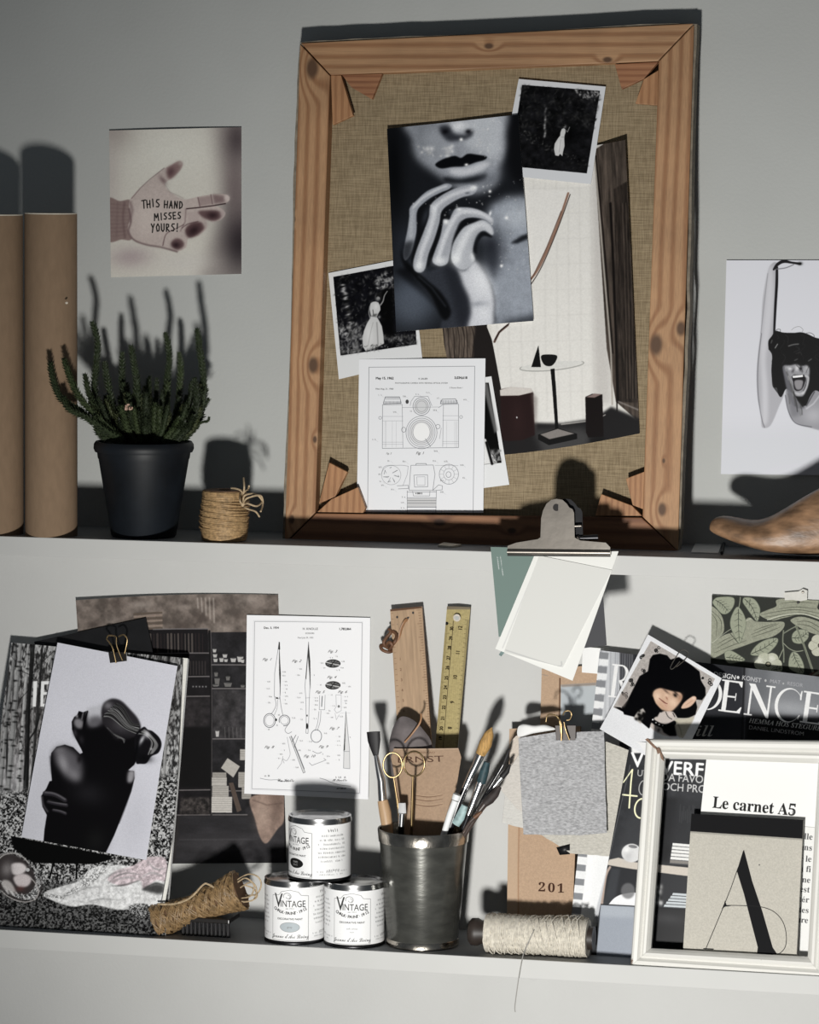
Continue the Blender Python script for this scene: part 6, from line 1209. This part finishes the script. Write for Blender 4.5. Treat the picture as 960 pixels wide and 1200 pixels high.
# word slopes with the cover
let('R', -640, 822, 236, 7, .9); let('D', -6, 908, 225, 7, .92); let('E', 140, 922, 226, 7.3, 1.12); let('N', 318, 948, 226, 7.5, 1.06); let('C', 520, 985, 236, 8, .95); let('E', 708, 1002, 226, 8, 1.1)
P.text('DESIGN', 105, 676, 34, (226, 226, 226), 9.5, sx=.95, bold=.4).disc(280, 685, 9, 11, 226).text('KONST', 305, 700, 32, (190, 190, 192), 9.5, sx=.9, bold=.3).disc(472, 707, 7, 9, 190).text('MAT', 500, 722, 26, (176, 176, 180), 8).disc(596, 728, 6, 7, 180).text('RESOR', 620, 738, 26, (170, 170, 174), 8)
P.text(ital('ill'), -15, 1098, 74, (190, 190, 188), 2, sx=1.5, bold=.8)
P.text(ital('HEMMA HOS STEGUREN'), 356, 1004, 32, (204, 204, 202), 6.5, sx=.98, bold=1.2).text('DANIEL LINDSTROM', 352, 1050, 28, (170, 170, 170), 7, sx=1.05)
P.grain(.03, 2); P.gain(.98)
sheet('lettered_magazine', qd, [RS(762), RS(796), RS(1122), RS(1090)], P.material('lettered_cover', .3), M_paper, 'dark magazine with a large white serif title and checked spine, behind the white frame', 'magazine', thick=.006, nx=3, ny=3)

# instant photo of a person in a hat --------------------------------
qd = [(759.5, 743.5), (846, 795), (792, 906), (703.5, 855)]
P = Print(qd, 3, (232, 233, 236)).frame(690, 730, 5.647)
iq = [(412, 120), (838, 370), (626, 762), (163, 558)]
P.poly(iq, (178, 172, 168), 1, 0, tex=.14, cell=8).frame(715, 750, 7.11)
for (x, y, s_) in [(398, 78, 26), (272, 130, 22), (838, 350, 28), (285, 265, 22), (175, 330, 24), (190, 370, 18), (130, 460, 24), (105, 440, 16), (775, 320, 10)]:
    for k in range(5): P.ring(x+rr.uniform(-s_, s_)*.6, y+rr.uniform(-s_, s_)*.8, s_*.42, s_*.36, 6, 26, .85, rr.uniform(0, 180), 0, 300, 10)
bk = (9, 9, 11)
P.poly([(100, 560), (150, 500), (200, 400), (250, 300), (320, 260), (335, 160), (360, 125), (420, 115), (480, 130), (510, 165), (580, 145), (680, 210), (750, 265), (762, 340), (798, 400), (800, 460), (770, 500), (716, 495), (730, 560), (715, 620), (660, 650), (570, 650), (530, 600), (480, 640), (420, 600), (330, 740), (270, 690), (200, 640), (120, 620)], bk, 1, 2.5)
P.poly([(100, 440), (140, 430), (150, 500), (120, 560), (60, 540)], (150, 140, 134), .7, 8).poly([(35, 555), (90, 560), (190, 630), (150, 620)], bk, 1, 2)
P.poly([(385, 640), (440, 600), (480, 590), (530, 600), (555, 640), (530, 690), (560, 790), (480, 800), (420, 780), (345, 730), (350, 690)], (196, 186, 180), 1, 4, True).poly([(555, 655), (620, 655), (700, 640), (690, 680), (650, 740), (620, 800), (570, 800), (540, 700)], (190, 184, 168), 1, 5, True).line([(560, 680), (590, 740), (600, 790)], 8, (130, 124, 110), .7, 4)
P.poly([(200, 650), (240, 590), (280, 570), (300, 600), (270, 680), (260, 700)], (190, 184, 178), 1, 4)
for k in range(16): P.blob(225+rr.uniform(-16, 70), 600+rr.uniform(-30, 80), 13, 11, 10, .9)
P.line([(340, 660), (400, 700), (470, 720), (540, 690)], 34, bk, 1, 3, True)
for x, y in ((362, 665), (388, 690), (415, 705), (445, 715), (475, 715)): P.disc(x, y, 7, 7, 226, .95, 0, 1)
P.poly([(430, 720), (540, 690), (560, 800), (500, 800), (450, 770)], bk, .95, 5).blob(410, 750, 12, 16, 60, .8)
P.poly([(362, 470), (372, 425), (420, 402), (480, 415), (540, 430), (590, 440), (608, 470), (595, 510), (560, 555), (520, 592), (470, 590), (420, 570), (380, 520)], (206, 172, 148), 1, 5, True)
P.blob(400, 470, 26, 34, (236, 208, 184), .8, -30).blob(530, 520, 34, 30, (232, 204, 180), .7).blob(475, 462, 18, 20, (228, 198, 174), .7).blob(440, 555, 40, 16, (190, 150, 124), .5, 20).blob(590, 480, 16, 30, (150, 112, 90), .6)
P.line([(414, 485), (438, 505), (465, 525), (484, 532)], [4, 9, 4], (96, 42, 38), .9, 2, True).blob(470, 545, 16, 6, (200, 150, 136), .6, 25).blob(478, 484, 13, 6, (140, 92, 76), .7, 30).blob(548, 460, 17, 12, (14, 12, 12), .95, 10).blob(555, 442, 24, 7, (30, 24, 24), .7, 10).blob(470, 425, 30, 8, (60, 44, 40), .6, 10)
P.poly([(330, 480), (362, 470), (385, 530), (430, 580), (400, 640), (340, 640)], bk, 1, 4)
P.poly([(598, 562), (620, 525), (660, 490), (700, 468), (722, 478), (718, 505), (685, 545), (650, 565), (610, 572)], (216, 182, 160), 1, 3, True).blob(700, 484, 14, 10, (238, 214, 196), .8).line([(640, 540), (690, 505)], 4, (160, 118, 98), .5, 2)
P.blob(505, 615, 16, 16, (216, 200, 192), .9).line([(470, 600), (490, 640), (520, 660)], 7, 40, .8, 2, True).line([(530, 610), (545, 640)], 8, 30, .8, 2)
P.grain(.04, 2); P.frame(690, 730, 5.647)
P.gain(.98)
sheet('instant_photo', qd, [.030, .042, .072, .066], P.material('instant_photo_hat', .3), M_paper, 'tilted white bordered colour instant photo of a smiling person in a large black hat', 'photograph', bend=lambda u, v: .006*max(0, v-.8)/.2*(1-u)*.6+.0015*math.sin(u*3))
pcs = [[(785.5, 782.5), (796, 767), (799.5, 763), (804, 764), (806, 768), (802, 774), (791, 782), (789, 784), (787.5, 781), (795, 772)], ]
MB().tube([at(x, y, (.043)) for x, y in smooth([(797, 775), (789, 783.5), (786, 781.5), (795, 766), (800, 761.5), (806.5, 765.5), (803, 773), (793, 781.5)], False, 5)], .00055, 6).build('paper_clip', M_steel, None, 'thin steel paper clip on the upper edge of the tilted hat photo', 'clip')
# felt swatches -----------------------------------------------------
def felt(name, c_, v_, sc_): return mat(name, c_, 1.0, var=v_, scale=sc_, bump=.9, bscale=900, stretch=(.6, 1, 1.3), spec=.05)
M_fg, M_fb, M_fw, M_fk = felt('grey_felt', (.40, .40, .41), .32, 420), felt('beige_felt', (.52, .50, .45), .14, 420), felt('white_felt', (.62, .61, .58), .06, 300), felt('pinkish_felt', (.62, .55, .48), .08, 300)
def swatch(name, ol_, s, m, label, th=.0022):
    """cut cloth: outline in the photo, s = (s at the top, s at the bottom)"""
    P_ = [q for q in ol_]; ys = [y for x, y in P_]; y0, y1 = min(ys), max(ys); f = lambda y: s[0]+(s[1]-s[0])*(y-y0)/(y1-y0)
    Q = []
    for i in range(len(P_)):
        a, b_ = P_[i], P_[(i+1) % len(P_)]; n = max(2, int(math.hypot(b_[0]-a[0], b_[1]-a[1])/7))
        for k in range(n): t = k/n; Q.append((a[0]+(b_[0]-a[0])*t+(rr.uniform(-.35, .35) if k else 0), a[1]+(b_[1]-a[1])*t+(rr.uniform(-.35, .35) if k else 0)))
    fr = [at(x, y, f(y)) for x, y in Q]; bk = [at(x, y, f(y)-th) for x, y in Q]
    return MB().prism(fr, bk).build(name, m, None, label, 'fabric', 'fabric swatches', bevel=.0003, seg=1)
swatch('fabric_swatch', [(605, 862), (611, 862), (610, 896), (597, 902), (598, 870)], (.056, .060), M_fk, 'narrow pinkish card swatch edge left of the grey felt')
swatch('fabric_swatch', [(608, 884), (640, 900), (634, 962), (606, 948), (583.5, 921.5)], (.060, .066), felt('ecru', (.60, .57, .53), .08, 420), 'ecru swatch whose corner points left from behind the grey felt')
swatch('fabric_swatch', [(592, 930), (640, 938), (640, 975), (609, 969.5), (588.5, 964)], (.054, .062), M_fw, 'white swatch with a low left corner, beneath the ecru swatch')
swatch('fabric_swatch', [(650, 868), (711, 869), (742, 880.5), (728, 946), (714, 1003.5), (668, 1000), (634, 978), (628, 930)], (.064, .074), M_fb, 'beige felt swatch hanging slanted behind the grey felt square')
swatch('fabric_swatch', [(607.5, 865), (650, 858), (674, 858), (708, 856.5), (709.5, 915), (711.5, 976), (680, 979), (613.5, 978)], (.070, .082), M_fg, 'heathered grey felt square, frontmost of the clipped swatches')
puff(MB(), [(607, 853), (613, 848.5), (626, 850), (640, 849.5), (651, 854.5), (640, 857), (625, 859.5), (608, 863.5)], .073, .004).build('rolled_slip', M_paper, None, 'small rolled white slip lying along the top of the grey felt', 'paper')
binder('binder_clip', 'black binder clip with raised wire handles gripping the grey felt square', [(650.5, 850), (675, 850), (674.5, 867.5), (652, 867.5)], .0785,
       [[(640, 846, .082), (642, 838, .083), (650, 838, .084), (656, 845, .084), (658, 868, .083)], [(658, 868, .084), (658, 848, .085), (653, 841, .084)], [(661, 846, .085), (663, 855, .085), (667.5, 867, .083)], [(660, 838, .083), (662, 834, .084), (667, 833, .084), (670, 837, .084), (668, 843, .083), (664, 844, .083)]], mat('brown_enamel', (.035, .020, .014), .35))

# catalogue magazine ------------------------------------------------
def BS(y): return .072+(y-868)/(1130-868)*(.108-.072)
qd = [(738, 868), (850, 880), (815, 1145), (690, 1131)]
P = Print(qd, 2.6, (44, 45, 48)).frame(690, 850, 4.8)
P.poly([(230, 60), (900, 60), (880, 190), (420, 185), (300, 150), (240, 150)], (226, 226, 226), 1, 3)
P.poly([(240, 150), (300, 180), (880, 190), (820, 760), (110, 740), (160, 500)], (52, 53, 56), 1, 4, tex=.15, cell=30).poly([(230, 480), (330, 480), (330, 730), (120, 730)], (62, 63, 66), .7, 16).poly([(420, 380), (500, 390), (460, 740), (380, 735)], (24, 24, 26), .8, 12).poly([(440, 390), (650, 400), (620, 640), (430, 640)], (40, 41, 44), .7, 16)
for k in range(9): P.line([(520+k*10, 440+rr.uniform(-20, 20)), (516+k*11, 510+rr.uniform(-10, 20))], 4, (80, 80, 82), .5, 2)
P.text('V', 236, 222, 78, (240, 240, 240), 0, sx=1.1, bold=2.2); P.text('VERF', 404, 256, 68, (244, 244, 244), 4, sx=1.15, bold=2.6); P.text('DA FAVORITER', 408, 292, 40, (190, 190, 190), 4, sx=.98, bold=.8).text('OCH PROFFS', 412, 342, 40, (190, 190, 190), 4, sx=.98, bold=.8)
P.line([(245, 235), (238, 300), (230, 436)], 9, (240, 238, 200), 1).line([(243, 236), (196, 300)], 7, (240, 238, 200)).line([(194, 366), (273, 374)], 9, (240, 238, 200)).ring(300, 440, 38, 52, 9, (240, 238, 200), 1, 8, 90, 270).ring(310, 330, 26, 38, 6, (200, 200, 198), .8, 8, 90, 270).text('UTE', 270, 268, 34, (190, 190, 188), 4)
P.poly([(118, 722), (170, 710), (262, 735), (560, 765), (820, 780), (810, 830), (540, 812), (250, 775), (128, 758), (105, 752)], (196, 188, 178), 1, 1.5).poly([(110, 752), (250, 776), (560, 815), (820, 830), (800, 1010), (540, 1000), (70, 975)], (46, 47, 50), 1, 2).line([(122, 765), (98, 820), (75, 980)], 14, (190, 170, 158), .9, 2, True).poly([(130, 770), (180, 775), (150, 960), (85, 970)], (66, 68, 72), .7, 6)
P.disc(245, 684, 58, 52, (212, 212, 212), 1, 0, 2).disc(252, 648, 26, 9, (110, 110, 112), .9, 8, 1).blob(225, 700, 24, 30, (180, 180, 182), .6).blob(215, 665, 16, 14, (238, 238, 238), .8)
P.poly([(115, 978), (150, 940), (200, 918), (280, 914), (280, 990), (118, 984)], (232, 232, 234), 1, 1, True).disc(225, 900, 40, 46, (110, 110, 112), .8, 0, 4)
for k in range(6): P.poly([(478-k*3, 628+k*19), (620, 640+k*19), (616, 655+k*19), (476-k*3, 643+k*19)], (224, 224, 222) if k < 5 else (130, 126, 122), 1, .6).line([(476-k*3, 646+k*19), (616, 658+k*19)], 3, (120, 120, 120), .8)
for k in range(5): P.poly([(480-k*12, 910+k*17), (620, 920+k*17), (616, 933+k*17), (474-k*12, 923+k*17)], (190, 196, 200), 1, .6).line([(474-k*12, 926+k*17), (616, 936+k*17)], 3, (84, 86, 90), .8)
for k in range(14): P.blob(400+rr.uniform(-18, 18), 920+rr.uniform(-50, 60), 8, 12, rr.choice([150, 20, 90, 200]), .7)
P.poly([(70, 982), (270, 992), (262, 1400), (30, 1400)], (150, 156, 166), 1, 1.5).poly([(70, 982), (270, 992), (268, 1060), (60, 1050)], (172, 178, 186), .7, 10).line([(72, 980), (270, 990), (600, 1012)], 6, (16, 16, 18), .9, 1).poly([(370, 1000), (640, 1012), (640, 1400), (330, 1400)], (34, 34, 36), 1, 2).blob(450, 1060, 90, 30, (62, 62, 64), .7).poly([(262, 990), (372, 996), (340, 1400), (250, 1400)], (90, 94, 98), 1, 2)
P.line([(232, 210), (200, 350), (160, 520), (118, 720)], 3, (130, 130, 132), .6, 1, True); P.grain(.03, 2)
sheet('shelf_photo_magazine', qd, [BS(868), BS(880), BS(1145), BS(1131)], P.material('shelf_photo_cover', .35), M_paper, 'dark magazine picturing shelves and a white vase, behind the left side of the white frame', 'magazine', thick=.006, nx=3, ny=3, bend=lambda u, v: -.004*(1-u)**3)
# notepad pages and label sheet
qd = [(829, 880), (966, 890), (948, 1136), (803, 1126)]
P = Print(qd, 3, (232, 232, 230)).frame(680, 840, 3.332)
P.text(serif('Le carnet A5'), 516, 346, 44, (24, 24, 24), 5.6, sx=.94, bold=.35).text('®', 828, 372, 14, 120)
P.line([(872, 418), (930, 424)], 2, 110, .6, .5).poly([(872, 420), (932, 426), (905, 990), (845, 985)], (222, 222, 220), 1, .6)
for t_, y in (('feuille', 470), ('élégans', 512), ('avec le', 556), ('de la fi', 596), ('pour ne', 638), ('ce qui est', 676), ('intér', 716), ('toutes', 758), ('écriture', 798)): P.text(serif(t_), 908-(y-470)*.055, y, 24, (70, 70, 72), 5, anchor='r', sx=.95)
sheet('label_sheet', qd, [.082, .083, .1155, .1145], P.material('label_sheet', .5), M_paper, 'white printed sheet with bold serif heading standing behind the letter A notepad', 'paper', thick=.003, nx=3, ny=3)
# notepad with large A
qd = [(810.5, 953.5), (941.7, 960.8), (933.6, 1121), (800.7, 1112.5)]
P = Print(qd, 4, (184, 180, 170)).frame(680, 840, 3.332); P.img *= (1+(fbm(P.H, P.W, 5, 8, 3)-.5)*.14)[..., None]
P.poly([(430, 370), (880, 395), (878, 476), (425, 446)], (20, 20, 22)).poly([(425, 446), (878, 476), (878, 482), (425, 452)], (120, 118, 112), .5, 1)
P.poly([(640, 518), (672, 640), (712, 760), (752, 900), (775, 935), (690, 930), (694, 900), (668, 800), (640, 690), (612, 600)], (22, 22, 24)).poly([(640, 518), (636, 524), (612, 602), (618, 606)], (22, 22, 24))
P.line([(616, 590), (590, 665), (560, 740), (490, 908)], 2.6, (34, 34, 34), 1).line([(560, 735), (640, 736), (712, 742), (760, 762), (792, 800), (805, 850), (802, 895), (784, 920), (760, 932)], 2.6, (34, 34, 34), 1, 0, True).poly([(566, 716), (572, 734), (590, 737), (566, 740), (553, 750), (562, 730)], (22, 22, 24), 1, 0).line([(483, 905), (520, 907)], 4, 26).line([(690, 926), (790, 932)], 4, 26).disc(700, 577, 2.5, 2.5, 60)
sheet('letter_notepad', qd, [.101, .102, .128, .127], P.material('letter_notepad', .7, .2), mat('grey_board', (.42, .41, .37), .8, var=.08, scale=200), 'grey board notepad with a large thin-and-thick black letter A, inside the white frame', 'notepad', thick=.005, nx=2, ny=2)

# white distressed picture frame ------------------------------------
def FS(y): return .1125+(y-866)/(1146-866)*(.1470-.1125)
oA, oB, oC, oD = (757, 866), (985, 868.5), (969, 1150), (738.5, 1133); iA, iB, iC, iD = (777.5, 888.5), (958, 895), (945.5, 1122), (761.5, 1112)
wp_ = lambda q: at(q[0], q[1], FS(q[1]))
FN = (wp_(oB)-wp_(oA)).cross(wp_(oD)-wp_(oA)).normalized(); FN = FN if FN.y < 0 else -FN
M_fr = bpy.data.materials.new('distressed_white'); M_fr.use_nodes = True; N, L_ = nodes(M_fr); bs = N['Principled BSDF']; bs.inputs['Roughness'].default_value = .5
g_n = N.new('ShaderNodeNewGeometry'); nz = N.new('ShaderNodeTexNoise'); nz.inputs['Scale'].default_value = 55; nz.inputs['Detail'].default_value = 8; nz.inputs['Roughness'].default_value = .7; L_.new(g_n.outputs['Position'], nz.inputs['Vector'])
ad = N.new('ShaderNodeMath'); ad.operation = 'MULTIPLY_ADD'; L_.new(g_n.outputs['Pointiness'], ad.inputs[0]); ad.inputs[1].default_value = 1.6; L_.new(nz.outputs['Fac'], ad.inputs[2])
rp = N.new('ShaderNodeValToRGB'); L_.new(ad.outputs[0], rp.inputs[0]); rp.color_ramp.elements[0].position = .0; rp.color_ramp.elements[0].color = (.69, .68, .64, 1)
rp.color_ramp.elements[1].position = 1.0; rp.color_ramp.elements[1].color = (.17, .10, .07, 1); e_ = rp.color_ramp.elements.new(.93); e_.color = (.15, .09, .06, 1)
mrp = N.new('ShaderNodeMapRange'); L_.new(ad.outputs[0], mrp.inputs[0]); mrp.inputs[1].default_value = .6; mrp.inputs[2].default_value = 1.66
for l in list(rp.inputs[0].links): M_fr.node_tree.links.remove(l)
L_.new(mrp.outputs[0], rp.inputs[0]); e2 = rp.color_ramp.elements.new(.88); e2.color = (.66, .65, .61, 1); L_.new(rp.outputs[0], bs.inputs['Base Color'])
pf = thing('picture_frame', 'chipped white picture frame without glass, leaning at the right end of the lower shelf', 'frame', Vector((wp_((850, 1140)).x, wp_((850, 1140)).y, ZL)))
prf = [(0, -.016), (0, -.003), (.06, -.0008), (.16, 0), (.34, -.0004), (.42, -.0022), (.50, -.0040), (.56, -.0034), (.66, -.0014), (.78, -.0018), (.90, -.0050), (1, -.0085), (1, -.016)]
for a_, b_, c_, d_ in ((oA, oB, iB, iA), (oB, oC, iC, iB), (oC, oD, iD, iC), (oD, oA, iA, iD)):
    A, B, Ci, Di = map(wp_, (a_, b_, c_, d_)); mb = MB(); vs = []; n = 24; gp = (B-A).normalized()*.00012
    for k in range(n+1):
        t = k/n
        for (u, dd) in prf:
            pa = A.lerp(Di, u)+gp; pb = B.lerp(Ci, u)-gp; p = pa.lerp(pb, t)+FN*dd
            if u in (0, 1) and dd > -.01 and 0 < k < n: p = p+FN*rr.uniform(-.0004, 0)
            vs.append(p)
    m_ = len(prf); fs = [[k*m_+i, k*m_+(i+1) % m_, (k+1)*m_+(i+1) % m_, (k+1)*m_+i] for k in range(n) for i in range(m_)]+[list(range(m_)), [n*m_+i for i in range(m_)][::-1]]
    mb.add(vs, fs); mb.build('frame_rail', M_fr, pf)
ch = [(769, 878), (772, 876), (776, 883), (778, 892), (775, 889), (773, 882), (771, 884)]
MB().prism([wp_(q)+FN*.0002 for q in ch], [wp_(q)-FN*.004 for q in ch]).build('bare_chip', mat('bare_wood', (.20, .12, .08), .8, var=.3, scale=200), pf, 'bare brown chip where the paint has flaked off')
ch = [(756, 866.5), (759, 865), (767, 873), (771, 879), (766, 876), (760, 870)]
MB().prism([wp_(q)+FN*.0002 for q in ch], [wp_(q)-FN*.004 for q in ch]).build('bare_chip', mat('bare_wood', (.20, .12, .08)), pf)

# bulldog clip and paint cards --------------------------------------
def c9(x, y): return (560+x/5.333, 570+y/5.333)
bc = thing('bulldog_clip', 'large nickel bulldog clip biting paint cards at the upper shelf edge', 'clip', at(655, 650, .158))
def plate(ol_, s0, s1, name, m, hole=None):
    Q = [c9(*q) for q in ol_]; f = lambda y: s1+(s0-s1)*(y-584)/(650-584)
    if hole:
        hx, hy, hr_ = hole; hc_ = [c9(hx+hr_*math.cos(a), hy+hr_*math.sin(a)) for a in np.linspace(-math.pi/2, -math.pi/2-2*math.pi, 17)]
        top = min(range(len(ol_)), key=lambda i: ol_[i][1]+abs(ol_[i][0]-hx)*.3); Q = Q[:top+1]+hc_+[Q[top]]+Q[top+1:]
    return MB().prism([at(x, y, f(y)) for x, y in Q], [at(x, y, f(y)-.0009) for x, y in Q]).build(name, m, bc)
pl_ = [(640, 338), (800, 352), (828, 380), (828, 400), (186, 394), (186, 372), (240, 352), (375, 330), (392, 318), (396, 200), (408, 150), (430, 108), (460, 84), (492, 78), (530, 84), (556, 108), (572, 132), (592, 142), (602, 165), (606, 320)]
plate(pl_[::-1], .1600, .1545, 'front_plate', M_steel)
q0 = c9(492, 132); MB().tube([at(q0[0], q0[1], .1549), at(q0[0], q0[1], .1558)], .0040, 20).build('round_hole', M_clipb, bc)
bkp = [(x+52, y-2) for x, y in pl_ if y < 345]; 
plate([(x, y) for x, y in bkp][::-1], .1520, .1475, 'rear_plate', M_dark)
q0, q1 = c9(186, 408), c9(830, 414); MB().tube([at(q0[0], q0[1], .1598), at(q1[0], q1[1], .1598)], .0031, 14).build('jaw_roll', M_steel, bc)
q0, q1 = c9(186, 428), c9(830, 434); MB().tube([at(q0[0], q0[1], .1585), at(q1[0], q1[1], .1585)], .0012, 8).build('jaw_lip', M_clipb, bc)
q0, q1 = c9(560, 250), c9(648, 246); MB().tube([at(q0[0], q0[1], .1545), at(q1[0], q1[1], .1545)], .0017, 10).build('spring_pin', M_steel, bc)
mb = MB(); hx = [(400+k*7.2, 322+9*math.sin(k*1.2)) for k in range(34)]; mb.tube([at(*c9(x, y), .1545+.003*math.cos(i*1.2)) for i, (x, y) in enumerate(hx)], .0007, 6); mb.build('spring', M_steel, bc)
q0, q1 = c9(630, 322), c9(752, 318); MB().tube([at(q0[0], q0[1], .152), at(q1[0], q1[1], .149)], [.0028, .0036], 10).build('lever_end', M_dark, bc)
def card(qd, s, col, label, extra=None, ss=3, name='paint_card', rough=.45):
    P = Print(qd, ss, col)
    if extra: extra(P)
    return sheet(name, qd, s, P.material('card_%d' % len(bpy.data.images), rough), M_paper, label, 'card', nx=4, ny=5, thick=.0006, bend=lambda u, v: .002*v*v, group='hanging paint cards')
def gtext(P):
    for k, (x, w_) in enumerate(((583, 14), (587, 22))): squig(P, x, 655, w_, 3.2, 214, .9, k, 82, .45)
card([(575, 641), (650, 643), (658, 741), (585, 746)], [.1508, .1508, .1515, .1515], (110, 128, 122), 'muted sage green paint card, leftmost of the hanging cards', gtext)
card([(640, 648), (703, 646), (711.5, 756), (655, 763)], [.1518, .1518, .1524, .1524], (70, 70, 73), 'charcoal grey paint card, rightmost of the hanging cards')
card([(627.5, 648), (725, 646), (671.5, 797.5), (581, 760)], [.1528, .1528, .154, .154], (222, 222, 218), 'large white paint card hanging from the bulldog clip', lambda P: P.line([(630, 655), (588, 758)], 1.2, 180, .6, .4))
card([(632, 651), (717, 668), (660, 782), (591, 764)], [.1540, .1540, .1556, .1556], (206, 206, 202), 'pale grey paint card lying slanted over the large white card', lambda P: P.line([(593, 762), (652, 780), (658, 776)], 1.2, 165, .7, .4, True))
card([(590, 759), (592, 764), (588, 769), (585, 767)], [.1500]*4, (120, 138, 136), 'tiny blue-grey card corner under the large white card')
